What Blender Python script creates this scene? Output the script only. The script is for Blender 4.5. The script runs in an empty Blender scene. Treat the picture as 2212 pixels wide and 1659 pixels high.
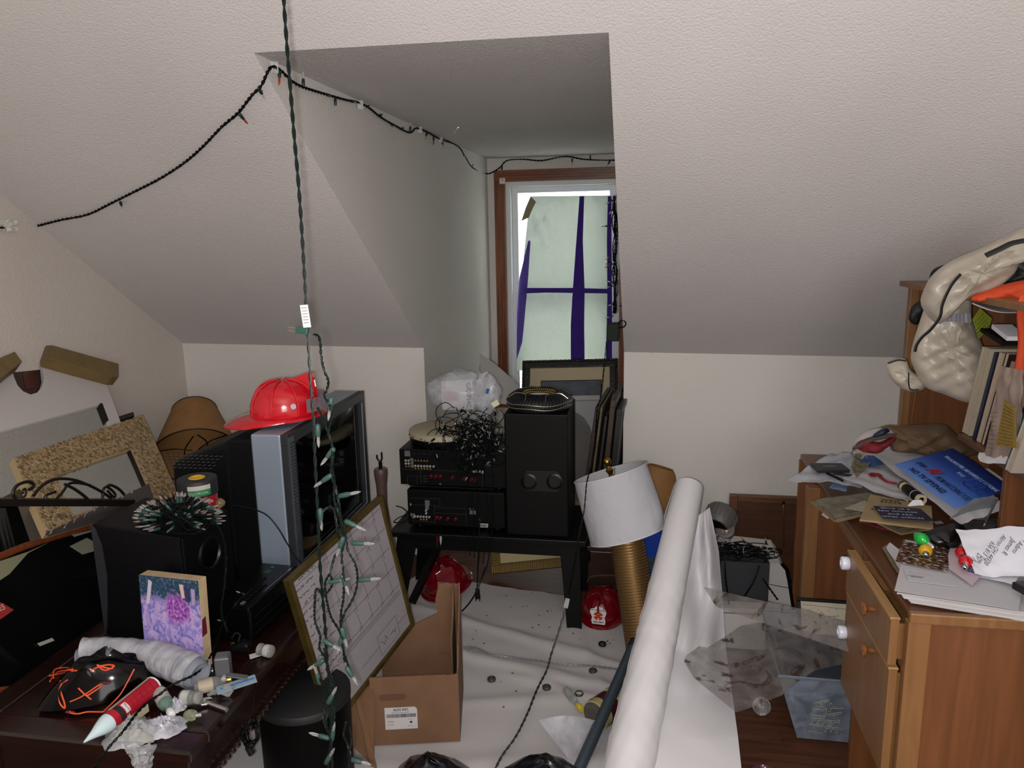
import bpy, math, random
from mathutils import Vector as V, Matrix as MX
random.seed(7)
C = bpy.context.scene.collection
pi = math.pi
# ---------------------------------------------------------------- camera
FPX, CX, CY, HC = 1640.0, 1106.0, 829.5, 1.6
yaw, pitch, roll = [math.radians(a) for a in (10.041, 11.182, -1.072)]
fwd = V((-math.sin(yaw)*math.cos(pitch), math.cos(yaw)*math.cos(pitch), -math.sin(pitch)))
rt0 = V((math.cos(yaw), math.sin(yaw), 0)); up0 = rt0.cross(fwd)
rt = math.cos(roll)*rt0 + math.sin(roll)*up0; up = -math.sin(roll)*rt0 + math.cos(roll)*up0
cd = bpy.data.cameras.new('camera'); cam = bpy.data.objects.new('camera', cd); C.objects.link(cam)
cd.sensor_width = 36; cd.lens = 36*FPX/2212; cd.clip_start = .02
cam.matrix_world = MX(((rt.x, up.x, -fwd.x, 0), (rt.y, up.y, -fwd.y, 0), (rt.z, up.z, -fwd.z, HC), (0, 0, 0, 1)))
bpy.context.scene.camera = cam
def A(px, py, X=None, Y=None, Z=None):
    """the point on a plane of the room seen at a pixel of the photograph"""
    d = fwd + rt*(px-CX)/FPX - up*(py-CY)/FPX
    t = X/d.x if X is not None else Y/d.y if Y is not None else (Z-HC)/d.z
    return V((d.x*t, d.y*t, HC + d.z*t))
def Apl(px, py, P, n):
    d = fwd + rt*(px-CX)/FPX - up*(py-CY)/FPX
    o = V((0, 0, HC)); t = (P-o).dot(n)/d.dot(n)
    return o + d*t
# ---------------------------------------------------------------- light, world, exposure
sc = bpy.context.scene
sc.view_settings.view_transform = 'Standard'; sc.view_settings.look = 'None'
sc.view_settings.gamma = 1; sc.view_settings.use_curve_mapping = False
sc.view_settings.exposure = 0.1
w = bpy.data.worlds.new('overcast_sky'); sc.world = w; w.use_nodes = True
bg = w.node_tree.nodes['Background']; bg.inputs[0].default_value = (.975, 1.0, .98, 1); bg.inputs[1].default_value = 5.0
def light(name, kind, loc, energy, col=(1, 1, 1), size=.1, size_y=None, aim=None):
    l = bpy.data.lights.new(name, kind); o = bpy.data.objects.new(name, l); C.objects.link(o)
    l.energy = energy; l.color = col; o.location = loc
    if kind == 'AREA':
        l.size = size
        if size_y: l.shape = 'RECTANGLE'; l.size_y = size_y
    else: l.shadow_soft_size = size
    if aim is not None: o.rotation_euler = (V(aim)-V(loc)).to_track_quat('-Z', 'Y').to_euler()
    return o
light('phone_flash', 'POINT', (-.020, .0, 1.585), 98, (1, .985, .97), .012)
light('rear_fill_light', 'AREA', (1.25, -1.9, 1.6), 40, (1, .98, .96), 1.6, 1.3, aim=(-.3, 2.5, 1.3))  # area fill added behind the camera; no window is built there
# ---------------------------------------------------------------- materials
def rgb(h):
    h = h.lstrip('#'); r = [int(h[i:i+2], 16)/255 for i in (0, 2, 4)]
    return tuple((c/12.92 if c <= .04045 else ((c+.055)/1.055)**2.4) for c in r)+(1,)
MATS = {}
def N(nt, t, **kw):
    n = nt.nodes.new(t)
    for k, v_ in kw.items():
        if k in n.inputs: n.inputs[k].default_value = v_
        else: setattr(n, k, v_)
    return n
def mat(name, col, rough=.6, metal=0, var=.0, vscale=8, bump=0, bscale=60, spec=.5, trans=0, alpha=1, emit=None, coat=0, coords='Object'):
    if name in MATS: return MATS[name]
    m = bpy.data.materials.new(name); m.use_nodes = True; nt = m.node_tree; b = nt.nodes['Principled BSDF']
    c = rgb(col) if isinstance(col, str) else tuple(col)
    b.inputs['Base Color'].default_value = c; b.inputs['Roughness'].default_value = rough; b.inputs['Metallic'].default_value = metal
    b.inputs['Specular IOR Level'].default_value = spec; b.inputs['Transmission Weight'].default_value = trans; b.inputs['Alpha'].default_value = alpha
    b.inputs['Coat Weight'].default_value = coat
    tc = N(nt, 'ShaderNodeTexCoord')
    if var:
        n = N(nt, 'ShaderNodeTexNoise', Scale=vscale, Detail=5.0); nt.links.new(tc.outputs[coords], n.inputs['Vector'])
        r = N(nt, 'ShaderNodeValToRGB'); r.color_ramp.elements[0].position = .3; r.color_ramp.elements[1].position = .7
        r.color_ramp.elements[0].color = tuple(max(0, x*(1-var)) for x in c[:3])+(1,); r.color_ramp.elements[1].color = tuple(min(1, x*(1+var*.6)) for x in c[:3])+(1,)
        nt.links.new(n.outputs['Fac'], r.inputs['Fac']); nt.links.new(r.outputs['Color'], b.inputs['Base Color'])
    if bump:
        n2 = N(nt, 'ShaderNodeTexNoise', Scale=bscale, Detail=3.0); nt.links.new(tc.outputs[coords], n2.inputs['Vector'])
        bp = N(nt, 'ShaderNodeBump', Strength=bump, Distance=.004); nt.links.new(n2.outputs['Fac'], bp.inputs['Height']); nt.links.new(bp.outputs['Normal'], b.inputs['Normal'])
    if emit: b.inputs['Emission Color'].default_value = rgb(emit[0]); b.inputs['Emission Strength'].default_value = emit[1]
    MATS[name] = m; return m
def ramp(nt, stops, interp='LINEAR'):
    r = N(nt, 'ShaderNodeValToRGB'); cr = r.color_ramp; cr.interpolation = interp
    while len(cr.elements) > len(stops): cr.elements.remove(cr.elements[-1])
    while len(cr.elements) < len(stops): cr.elements.new(1)
    for e, (p, c) in zip(cr.elements, stops): e.position = p; e.color = rgb(c) if isinstance(c, str) else c
    return r
def wood(name, c1, c2, axis='Z', scale=5, rough=.45, stretch=12, coat=.15):
    if name in MATS: return MATS[name]
    m = mat(name, c1, rough); nt = m.node_tree; b = nt.nodes['Principled BSDF']; b.inputs['Coat Weight'].default_value = coat; b.inputs['Coat Roughness'].default_value = .3
    tc = N(nt, 'ShaderNodeTexCoord'); mp = N(nt, 'ShaderNodeMapping'); s = [scale*stretch]*3; s['XYZ'.index(axis)] = scale
    mp.inputs['Scale'].default_value = s; nt.links.new(tc.outputs['Object'], mp.inputs['Vector'])
    n = N(nt, 'ShaderNodeTexNoise', Scale=1.0, Detail=6.0, Distortion=.6); nt.links.new(mp.outputs[0], n.inputs['Vector'])
    r = ramp(nt, [(.3, c1), (.52, tuple((x+y)/2 for x, y in zip(rgb(c1), rgb(c2)))), (.7, c2)]); nt.links.new(n.outputs['Fac'], r.inputs[0]); nt.links.new(r.outputs[0], b.inputs['Base Color'])
    bp = N(nt, 'ShaderNodeBump', Strength=.12, Distance=.002); nt.links.new(n.outputs['Fac'], bp.inputs['Height']); nt.links.new(bp.outputs[0], b.inputs['Normal'])
    return m
# ---------------------------------------------------------------- geometry builder
I4 = MX.Identity(4)
class G:
    def __init__(s): s.v = []; s.f = []; s.uv = {}
    def add(s, vs, fs, M=None, uv=None):
        o = len(s.v)
        s.v += [(M @ V(p)) if M is not None else V(p) for p in vs]
        s.f += [tuple(i+o for i in f) for f in fs]
        if uv:
            for i, t in enumerate(uv): s.uv[i+o] = t
        return s
    def box(s, c, d, M=None):
        x, y, z = [k/2 for k in d]; c = V(c)
        vs = [c+V((a*x, b*y, e*z)) for e in (-1, 1) for a, b in ((-1, -1), (1, -1), (1, 1), (-1, 1))]
        return s.add(vs, [(3, 2, 1, 0), (4, 5, 6, 7), (0, 1, 5, 4), (1, 2, 6, 5), (2, 3, 7, 6), (3, 0, 4, 7)], M)
    def bb(s, a, b, M=None):
        a, b = V(a), V(b); return s.box((a+b)/2, [abs(k) for k in (b-a)], M)
    def hexa(s, lo, hi):                       # 4 bottom points, 4 top points, same order
        return s.add(list(lo)+list(hi), [(3, 2, 1, 0), (4, 5, 6, 7), (0, 1, 5, 4), (1, 2, 6, 5), (2, 3, 7, 6), (3, 0, 4, 7)])
    def bar(s, p, q, w_, t, upv=(0, 0, 1)):    # rectangular bar from p to q
        p, q = V(p), V(q); d = (q-p); L = d.length; d.normalize(); x = d.cross(V(upv)); 
        if x.length < 1e-4: x = d.cross(V((0, 1, 0)))
        x.normalize(); y = x.cross(d)
        M = MX((x, y, d)).transposed().to_4x4(); M.translation = (p+q)/2
        return s.box((0, 0, 0), (w_, t, L), M)
    def prism(s, poly, z0, z1, M=None):
        n = len(poly); vs = [(x, y, z0) for x, y in poly]+[(x, y, z1) for x, y in poly]
        return s.add(vs, [tuple(reversed(range(n))), tuple(range(n, 2*n))]+[(i, (i+1) % n, n+(i+1) % n, n+i) for i in range(n)], M)
    def lathe(s, prof, n=24, M=None, sx=1, sy=1):
        vs = []; fs = []
        for r, z in prof:
            for k in range(n):
                a = 2*pi*k/n; vs.append((r*math.cos(a)*sx, r*math.sin(a)*sy, z))
        for i in range(len(prof)-1):
            for k in range(n):
                k2 = (k+1) % n; fs.append((i*n+k, i*n+k2, (i+1)*n+k2, (i+1)*n+k))
        m = len(prof)
        if prof[0][0] > 1e-5: fs.append(tuple(reversed(range(n))))
        if prof[-1][0] > 1e-5: fs.append(tuple((m-1)*n+k for k in range(n)))
        return s.add(vs, fs, M)
    def tubeopen(s, prof, n=32, M=None, th=.002):   # thin shell of revolution, open both ends
        p = prof+[(max(r-th, 1e-4), z) for r, z in reversed(prof)]
        vs = []; fs = []; m = len(p)
        for r, z in p:
            for k in range(n): a = 2*pi*k/n; vs.append((r*math.cos(a), r*math.sin(a), z))
        for i in range(m):
            j = (i+1) % m
            for k in range(n): k2 = (k+1) % n; fs.append((i*n+k, i*n+k2, j*n+k2, j*n+k))
        return s.add(vs, fs, M)
    def cyl(s, p, q, r, r2=None, n=16):
        r2 = r if r2 is None else r2; p, q = V(p), V(q)
        return s.lathe([(r, 0), (r2, (q-p).length)], n, zmat(p, q))
    def ball(s, c, r, n=16, M=None, sq=1.0):
        rx, ry, rz = r if isinstance(r, (tuple, list)) else (r, r, r); m = max(6, n//2)
        vs = [(c[0], c[1], c[2]-rz)]; fs = []
        for i in range(1, m):
            t = pi*i/m
            for k in range(n): a = 2*pi*k/n; vs.append((c[0]+rx*math.sin(t)*math.cos(a), c[1]+ry*math.sin(t)*math.sin(a), c[2]-rz*math.cos(t)))
        vs.append((c[0], c[1], c[2]+rz)); L = len(vs)-1
        for k in range(n):
            k2 = (k+1) % n; fs.append((0, 1+k2, 1+k)); fs.append((L, 1+(m-2)*n+k, 1+(m-2)*n+k2))
            for i in range(m-2): fs.append((1+i*n+k, 1+i*n+k2, 1+(i+1)*n+k2, 1+(i+1)*n+k))
        return s.add(vs, fs, M)
    def tube(s, pts, r, n=6, closed=False, flat=1.0):
        pts = [V(p) for p in pts]; m = len(pts); vs = []; fs = []; nrm = None
        for i, p in enumerate(pts):
            a = pts[(i-1) % m] if (closed or i > 0) else p; b = pts[(i+1) % m] if (closed or i < m-1) else p
            d = (b-a)
            if d.length < 1e-9: d = V((0, 0, 1))
            d.normalize()
            if nrm is None: nrm = d.orthogonal().normalized()
            nrm = (nrm - d*nrm.dot(d))
            if nrm.length < 1e-6: nrm = d.orthogonal()
            nrm.normalize(); bi = d.cross(nrm); rr = r[i] if isinstance(r, (list, tuple)) else r
            for k in range(n): t = 2*pi*k/n; vs.append(p+nrm*math.cos(t)*rr+bi*math.sin(t)*rr*flat)
        for i in range(m if closed else m-1):
            j = (i+1) % m
            for k in range(n): k2 = (k+1) % n; fs.append((i*n+k, i*n+k2, j*n+k2, j*n+k))
        if not closed: fs.append(tuple(reversed(range(n)))); fs.append(tuple((m-1)*n+k for k in range(n)))
        return s.add(vs, fs)
    def sheet(s, P, nx, ny, th=.0006, fn=None):     # P(u,v) -> point; closed thin surface with UVs
        pts = [[V(P(i/nx, j/ny)) for i in range(nx+1)] for j in range(ny+1)]; vs = []; uv = []; fs = []
        def nr(i, j):
            a = pts[j][min(i+1, nx)]-pts[j][max(i-1, 0)]; b = pts[min(j+1, ny)][i]-pts[max(j-1, 0)][i]; c = a.cross(b)
            return c.normalized() if c.length > 1e-12 else V((0, 0, 1))
        for side in (0, 1):
            for j in range(ny+1):
                for i in range(nx+1): vs.append(pts[j][i]-nr(i, j)*th*side); uv.append((i/nx, j/ny))
        K = (nx+1)*(ny+1); ix = lambda i, j: j*(nx+1)+i
        for j in range(ny):
            for i in range(nx):
                q = (ix(i, j), ix(i+1, j), ix(i+1, j+1), ix(i, j+1)); fs.append(q); fs.append(tuple(K+k for k in reversed(q)))
        for i in range(nx):
            fs.append((ix(i+1, 0), ix(i, 0), K+ix(i, 0), K+ix(i+1, 0))); fs.append((ix(i, ny), ix(i+1, ny), K+ix(i+1, ny), K+ix(i, ny)))
        for j in range(ny):
            fs.append((ix(0, j), ix(0, j+1), K+ix(0, j+1), K+ix(0, j))); fs.append((ix(nx, j+1), ix(nx, j), K+ix(nx, j), K+ix(nx, j+1)))
        return s.add(vs, fs, uv=uv)
def zmat(p, q):
    p, q = V(p), V(q); d = (q-p).normalized(); x = d.cross(V((0, 1, 0)))
    if x.length < 1e-3: x = d.cross(V((1, 0, 0)))
    x.normalize(); y = d.cross(x); M = MX((x, y, d)).transposed().to_4x4(); M.translation = p; return M
def fr(O, U, W):
    """frame with origin O, x towards U, y in the plane of W; returns matrix, width, height"""
    O, U, W = V(O), V(U), V(W); x = (U-O); wd = x.length; x.normalize(); y = W-O; y -= x*y.dot(x); h = y.length; y.normalize(); z = x.cross(y)
    M = MX((x, y, z)).transposed().to_4x4(); M.translation = O; return M, wd, h
def spline(pts, k=8, closed=False):
    P = [V(p) for p in pts]; n = len(P); out = []
    for i in range(n if closed else n-1):
        p0 = P[(i-1) % n] if (closed or i > 0) else P[i]*2-P[i+1]; p1 = P[i]; p2 = P[(i+1) % n]; p3 = P[(i+2) % n] if (closed or i+2 < n) else p2*2-p1
        for j in range(k):
            t = j/k; out.append(.5*((2*p1)+(p2-p0)*t+(2*p0-5*p1+4*p2-p3)*t*t+(3*p1-p0-3*p2+p3)*t**3))
    if not closed: out.append(P[-1])
    return out
def twist(pts, r=.0012, h=.0014, pitch=.018, n=4):
    """two wires twisted round a path"""
    g = G(); P = [V(p) for p in pts]; L = [0]
    for a, b in zip(P, P[1:]): L.append(L[-1]+(b-a).length)
    step = pitch/6; m = max(2, int(L[-1]/step)); q = []; i = 0
    for k in range(m+1):
        d = L[-1]*k/m
        while i < len(L)-2 and L[i+1] < d: i += 1
        t = (d-L[i])/max(1e-9, L[i+1]-L[i]); q.append((P[i].lerp(P[i+1], min(1, t)), d))
    nrm = None; A1 = []; B1 = []
    for k, (p, d) in enumerate(q):
        dr = (q[min(k+1, m)][0]-q[max(k-1, 0)][0])
        if dr.length < 1e-9: dr = V((0, 0, 1))
        dr.normalize()
        nrm = dr.orthogonal().normalized() if nrm is None else (nrm-dr*nrm.dot(dr)).normalized(); bi = dr.cross(nrm); a = 2*pi*d/pitch
        o = (nrm*math.cos(a)+bi*math.sin(a))*h; A1.append(p+o); B1.append(p-o)
    g.tube(A1, r, n); g.tube(B1, r, n); return g
# ---------------------------------------------------------------- scene objects
WM = {}
def mesh(name, g, m, smooth, M=I4):
    me = bpy.data.meshes.new(name); inv = M.inverted()
    me.from_pydata([tuple(inv @ p) for p in g.v], [], g.f)
    if g.uv:
        uvl = me.uv_layers.new(name='UVMap')
        for l in me.loops: uvl.data[l.index].uv = g.uv.get(l.vertex_index, (0, 0))
    if m: me.materials.append(m)
    if smooth:
        me.polygons.foreach_set('use_smooth', [True]*len(me.polygons))
        if smooth is not True and smooth > 0: me.set_sharp_from_angle(angle=math.radians(smooth))
        else: me.set_sharp_from_angle(angle=math.radians(50))
    me.update(); return me
def obj(name, g, m, parent=None, smooth=False, bevel=0, label=None, kind=None, sub=0):
    if parent is not None: M = WM[parent]
    else:
        lo = [min(p[i] for p in g.v) for i in range(3)]; hi = [max(p[i] for p in g.v) for i in range(3)]
        M = MX.Translation(((lo[0]+hi[0])/2, (lo[1]+hi[1])/2, lo[2]))
    o = bpy.data.objects.new(name, mesh(name, g, m, smooth, M)); C.objects.link(o); WM[o] = M
    if parent is not None: o.parent = parent
    else: o.matrix_world = M
    if bevel:
        b = o.modifiers.new('bevel', 'BEVEL'); b.width = bevel; b.segments = 2; b.limit_method = 'ANGLE'; b.angle_limit = .6
    if sub:
        b = o.modifiers.new('subd', 'SUBSURF'); b.levels = sub; b.render_levels = sub
    if label: o['label'] = label
    if kind: o['kind'] = kind
    return o
def tag(o, label, cat, group=None, kind=None):
    o['label'] = label; o['category'] = cat
    if group: o['group'] = group
    if kind: o['kind'] = kind
    return o
def thing(name, label, cat, loc=(0, 0, 0), group=None):
    o = bpy.data.objects.new(name, None); C.objects.link(o); o.empty_display_size = .05; M = MX.Translation(V(loc)); o.matrix_world = M; WM[o] = M
    return tag(o, label, cat, group)
def single(name, label, cat, g, m, smooth=False, bevel=0, group=None, sub=0):
    return tag(obj(name, g, m, None, smooth, bevel, sub=sub), label, cat, group)
def struct(name, g, m, parent=None, smooth=False, bevel=0):
    return obj(name, g, m, parent, smooth, bevel, kind='structure' if parent is None else None)
def inst(src, parent, M, name=None):
    """another copy of a part whose mesh was built round the origin; M = world matrix"""
    o = src.copy(); C.objects.link(o); o.name = name or src.name.split('.')[0]; o.parent = parent
    o.matrix_parent_inverse = MX.Identity(4); o.matrix_basis = WM[parent].inverted() @ M; WM[o] = M; return o
def part0(name, me_g, m, parent, M, smooth=False, bevel=0, label=None):
    """a part whose mesh is local; placed at world matrix M"""
    o = bpy.data.objects.new(name, mesh(name, me_g, m, smooth)); C.objects.link(o); o.parent = parent
    o.matrix_basis = WM[parent].inverted() @ M; WM[o] = M
    if bevel: b = o.modifiers.new('bevel', 'BEVEL'); b.width = bevel; b.segments = 2
    if label: o['label'] = label
    return o
def text(s, size, M, m, parent, name='lettering', ext=.0002, ax='CENTER', shear=0, sx=1, bold=0, label=None):
    c = bpy.data.curves.new('t', 'FONT'); c.body = s; c.size = size; c.extrude = ext; c.align_x = ax; c.align_y = 'CENTER'; c.shear = shear; c.resolution_u = 2; c.offset = bold; c.space_line = .95
    t = bpy.data.objects.new('t', c); C.objects.link(t)
    me = bpy.data.meshes.new_from_object(t); bpy.data.objects.remove(t); bpy.data.curves.remove(c)
    Mi = WM[parent].inverted() @ M @ MX.Diagonal((sx, 1, 1, 1)); me.transform(Mi); me.materials.clear(); me.materials.append(m); me.name = name
    o = bpy.data.objects.new(name, me); C.objects.link(o); o.parent = parent; WM[o] = WM[parent]
    if label: o['label'] = label
    return o
def off(x=0, y=0, z=0): return MX.Translation((x, y, z))
def rot(a, ax): return MX.Rotation(math.radians(a), 4, ax)
def noise(x, y=0, s=0):
    return math.sin(x*1.7+s*3.1)*.5+math.sin(x*3.9+y*2.3+s)*.27+math.sin(y*4.7-x*1.3+s*1.7)*.3+math.sin(y*9.1+x*7.7+s*2)*.12
def bil(a, b, c, d):
    a, b, c, d = V(a), V(b), V(c), V(d)
    return lambda u, v: a*(1-u)*(1-v)+b*u*(1-v)+c*u*v+d*(1-u)*v
# ================================================================ ROOM SHELL
KY = 3.5; XL = -2.325; XR = 1.62
def zk(X): return 1.055-.012*X
nroof = V((.012, .69, 1)).normalized(); Proof = V((0, KY, zk(0)))
def roof(px, py): return Apl(px, py, Proof, nroof)
def roofz(X, Y): return zk(X)+.69*(KY-Y)
def wallmat(name, col, speck):
    m = mat(name, col, .75, spec=.3); nt = m.node_tree; b = nt.nodes['Principled BSDF']
    tc = N(nt, 'ShaderNodeTexCoord'); n = N(nt, 'ShaderNodeTexNoise', Scale=190.0, Detail=3.0, Roughness=.55); n2 = N(nt, 'ShaderNodeTexVoronoi', Scale=150.0)
    nt.links.new(tc.outputs['Object'], n.inputs['Vector']); nt.links.new(tc.outputs['Object'], n2.inputs['Vector'])
    mx = N(nt, 'ShaderNodeMath', operation='SUBTRACT'); nt.links.new(n.outputs['Fac'], mx.inputs[0]); nt.links.new(n2.outputs['Distance'], mx.inputs[1])
    bp = N(nt, 'ShaderNodeBump', Strength=speck, Distance=.003); nt.links.new(mx.outputs[0], bp.inputs['Height']); nt.links.new(bp.outputs[0], b.inputs['Normal'])
    n3 = N(nt, 'ShaderNodeTexNoise', Scale=1.3, Detail=4.0); nt.links.new(tc.outputs['Object'], n3.inputs['Vector']); c = rgb(col)
    r = ramp(nt, [(.35, tuple(x*.93 for x in c[:3])+(1,)), (.65, c)]); nt.links.new(n3.outputs['Fac'], r.inputs[0]); nt.links.new(r.outputs[0], b.inputs['Base Color'])
    return m
Mwall = wallmat('wall_paint_textured', '#d6d1cb', .3); Mceil = wallmat('slope_paint_textured', '#d2cdcb', .34)
Mdorm = wallmat('dormer_ceiling_stipple', '#cfcbc9', 1.0); Mgable = wallmat('gable_paint', '#c9c0b8', .35)
cL = roof(548, 114); cR = roof(1315, 70)                       # near corners of the dormer opening
kL = V((A(915, 751, Y=KY).x, KY, 0)); kR = V((A(1348, 762, Y=KY).x, KY, 0))
kL.z = zk(kL.x); kR.z = zk(kR.x)
WY = 4.95; dL = A(1052, 343, Y=WY); dR = V((kR.x+.03, WY, dL.z-.0)); TH = .09
def slab(pts, n, m, name, th=TH, parent=None):
    g = G(); n = V(n).normalized(); k = len(pts); P = [V(p) for p in pts]
    g.add(P+[p+n*th for p in P], [tuple(range(k)), tuple(reversed(range(k, 2*k)))]+[((i+1) % k, i, k+i, k+(i+1) % k) for i in range(k)])
    return struct(name, g, m, parent)
YB = -2.5
# knee walls, gable, slope, flat ceiling
g = G()
g.hexa([(XL, KY, 0), (kL.x, KY, 0), (kL.x, KY+TH, 0), (XL, KY+TH, 0)], [(XL, KY, zk(XL)), (kL.x, KY, kL.z), (kL.x, KY+TH, kL.z), (XL, KY+TH, zk(XL))])
g.hexa([(kR.x, KY, 0), (XR, KY, 0), (XR, KY+TH, 0), (kR.x, KY+TH, 0)], [(kR.x, KY, kR.z), (XR, KY, zk(XR)), (XR, KY+TH, zk(XR)), (kR.x, KY+TH, kR.z)])
struct('wall_back', g, Mwall)
ZF = 2.52; YF = KY-(ZF-1.055)/.69
g = G(); nn = nroof
outer = [(XL, KY, zk(XL)), tuple(kL), tuple(cL), tuple(cR), tuple(kR), (XR, KY, zk(XR)), (XR, YF, roofz(XR, YF)), (XL, YF, roofz(XL, YF))]
vs = [V(p) for p in outer]; vt = [p+nn*TH for p in vs]
k = 8; g.add(vs+vt, [(0, 1, 2, 7), (2, 3, 6, 7), (3, 4, 5, 6), (15, 10, 9, 8), (15, 14, 11, 10), (14, 13, 12, 11)]+[((i+1) % k, i, k+i, k+(i+1) % k) for i in range(k)])
a, b = V((XL, YF, roofz(XL, YF))), V((XR, YF, roofz(XR, YF)))
g.hexa([(XL, YB, a.z), (XR, YB, b.z), tuple(b), tuple(a)], [(XL, YB, a.z+TH), (XR, YB, b.z+TH), (b.x, b.y, b.z+TH), (a.x, a.y, a.z+TH)])
struct('ceiling', g, Mceil)
slab([(XL, YB, 0), (XL, KY, 0), (XL, KY, zk(XL)), (XL, YF, roofz(XL, YF)), (XL, YB, roofz(XL, YF))], (-1, 0, 0), Mgable, 'wall_left')
slab([(XR, KY, 0), (XR, YB, 0), (XR, YB, roofz(XR, YF)), (XR, YF, roofz(XR, YF)), (XR, KY, zk(XR))], (1, 0, 0), Mwall, 'wall_right')
slab([(XL, YB, 0), (XR, YB, 0), (XR, YB, a.z), (XL, YB, a.z)], (0, -1, 0), Mwall, 'wall_front')
# dormer
up4 = nroof*.006+V((0, .004, 0)); e4 = V((0, .006, 0))
slab([V((kL.x, KY, 0))+e4, (dL.x, WY, 0), tuple(dL), cL+up4, kL+up4], (-1, 0, 0), Mwall, 'wall_dormer_left', .02)
slab([(dR.x, WY, 0), V((kR.x, KY, 0))+e4, kR+up4, cR+up4, tuple(dR)], (1, 0, 0), Mwall, 'wall_dormer_right', .02)
slab([tuple(cL), tuple(dL), tuple(dR), tuple(cR)], (0, 0, 1), Mdorm, 'ceiling_dormer')
wx0, wx1 = A(1092, 400, Y=WY).x, -.165; wz1 = A(1100, 393, Y=WY).z; wz0 = .50
g = G()
g.bb((dL.x-.03, WY, 0), (dR.x+.03, WY+.12, wz0)); g.bb((dL.x-.03, WY, wz1), (dR.x+.03, WY+.12, dL.z+.05))
g.bb((dL.x-.03, WY, wz0), (wx0, WY+.12, wz1)); g.bb((wx1, WY, wz0), (dR.x+.03, WY+.12, wz1))
struct('wall_dormer_back', g, Mwall)
# window: ridged oak casing, white vinyl double-hung sashes, panes
Moak = wood('casing_oak', '#5a2c10', '#8a4a20', 'Z', 3, .3); MoakX = wood('casing_oak_h', '#5a2c10', '#8a4a20', 'X', 3, .3)
Mvin = mat('white_vinyl', '#dfe3df', .35); Mglass = mat('window_glass', '#f4fbf6', .02, trans=1, spec=.5)
win = thing('window_1', '', '', (wx0, WY, wz0)); del win['label'], win['category']; win['kind'] = 'structure'
cw = .072
def casing(x0, x1, z0, z1, vert, m):
    g = G(); g.bb((x0, WY-.018, z0), (x1, WY, z1))
    for k in range(4):
        t = (k+.5)/4
        if vert: xx = x0+(x1-x0)*t; g.bb((xx-.006, WY-.024, z0), (xx+.006, WY-.017, z1))
        else: zz = z0+(z1-z0)*t; g.bb((x0, WY-.024, zz-.006), (x1, WY-.017, zz+.006))
    obj('casing', g, m, win, bevel=.002)
casing(wx0-cw, wx0-.002, wz0-.02, wz1, True, Moak); casing(wx1+.002, min(wx1+cw, dR.x-.005), wz0-.02, wz1, True, Moak); casing(wx0-cw, min(wx1+cw, dR.x-.005), wz1+.001, wz1+cw, False, MoakX)
g = G(); g.bb((wx0-cw-.01, WY-.06, wz0-.045), (min(wx1+cw, dR.x-.004), WY, wz0-.021)); obj('window_sill', g, MoakX, win, bevel=.003)
g = G(); j = .03
g.bb((wx0, WY, wz0), (wx0+j, WY+.1, wz1)); g.bb((wx1-j, WY, wz0), (wx1, WY+.1, wz1)); g.bb((wx0+j, WY, wz1-j), (wx1-j, WY+.1, wz1)); g.bb((wx0+j, WY, wz0), (wx1-j, WY+.1, wz0+j))
obj('window_frame', g, Mvin, win, bevel=.002)
zm = A(1110, 640, Y=WY+.04).z
for nm, y0, z0, z1 in (('upper_sash', WY+.06, zm-.02, wz1-j), ('lower_sash', WY+.025, wz0+j, zm+.02)):
    g = G(); a, b = wx0+j, wx1-j; s = .038; y1 = y0+.03
    g.bb((a, y0, z0), (a+s, y1, z1)); g.bb((b-s, y0, z0), (b, y1, z1)); g.bb((a+s, y0, z0), (b-s, y1, z0+s)); g.bb((a+s, y0, z1-s), (b-s, y1, z1))
    so = obj(nm, g, Mvin, win, bevel=.002)
    g = G(); g.bb((a+s, y0+.012, z0+s), (b-s, y0+.016, z1-s)); obj('pane', g, Mglass, so)
# floor of narrow boards
Mfl = wood('floor_board_wood', '#3a1c0f', '#5c331b', 'X', 2.5, .55, 14, .03)
g = G(); g.bb((XL-.1, YB, -.12), (XR+.1, WY+.15, -.0205)); fl = struct('floor', g, mat('subfloor', '#2a1810', .9))
bw = .0945; ny = int((3.5-1.0)/bw)+1
for i in range(ny):
    y0 = 1.0+i*bw; cuts = [XL] + sorted([XL+.3+random.random()*3.0]) + [XR]
    for a, b in zip(cuts, cuts[1:]):
        g = G(); g.bb((a+.0006, y0+.0007, -.02), (b-.0006, y0+bw-.0007, 0)); obj('floor_board', g, Mfl, fl)
for Y0, Y1, X0, X1 in ((YB, 1.0, XL, XR), (1.0+ny*bw, WY, kL.x, kR.x)):
    i = 0; y = Y0
    while y < Y1-.001:
        g = G(); g.bb((X0, y+.0007, -.02), (X1, min(y+bw, Y1)-.0007, 0)); obj('floor_board', g, Mfl, fl); y += bw
# ================================================================ SHARED MATERIALS
Mblk = mat('black_plastic', '#050506', .4, spec=.3); Mblk2 = mat('black_matte', '#040405', .65, spec=.2, var=.3, vscale=30); Mblkwood = mat('black_painted_wood', '#030303', .45, spec=.25, var=.4, vscale=20, bump=.15, bscale=90)
Mwire = mat('dark_green_wire', '#030706', .6, spec=.12); Msock = mat('green_socket', '#0f2a22', .4); Msock2 = mat('sage_socket', '#2b443e', .5, spec=.3); Mclear = mat('clear_glass', '#f0f2f0', .05, trans=.9); Mbred = mat('orange_red_bulb', '#b8361a', .15, trans=.4)
Mwhite = mat('white_paper', '#d9d8dc', .7); Mchrome = mat('chrome', '#c9c9c9', .15, 1); Mbrass = mat('brass', '#8f7436', .28, 1); Mcard = mat('cardboard', '#6e4f38', .85, var=.12, vscale=14); Mcardin = mat('cardboard_inner', '#65482f', .9, var=.12, vscale=18)
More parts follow.
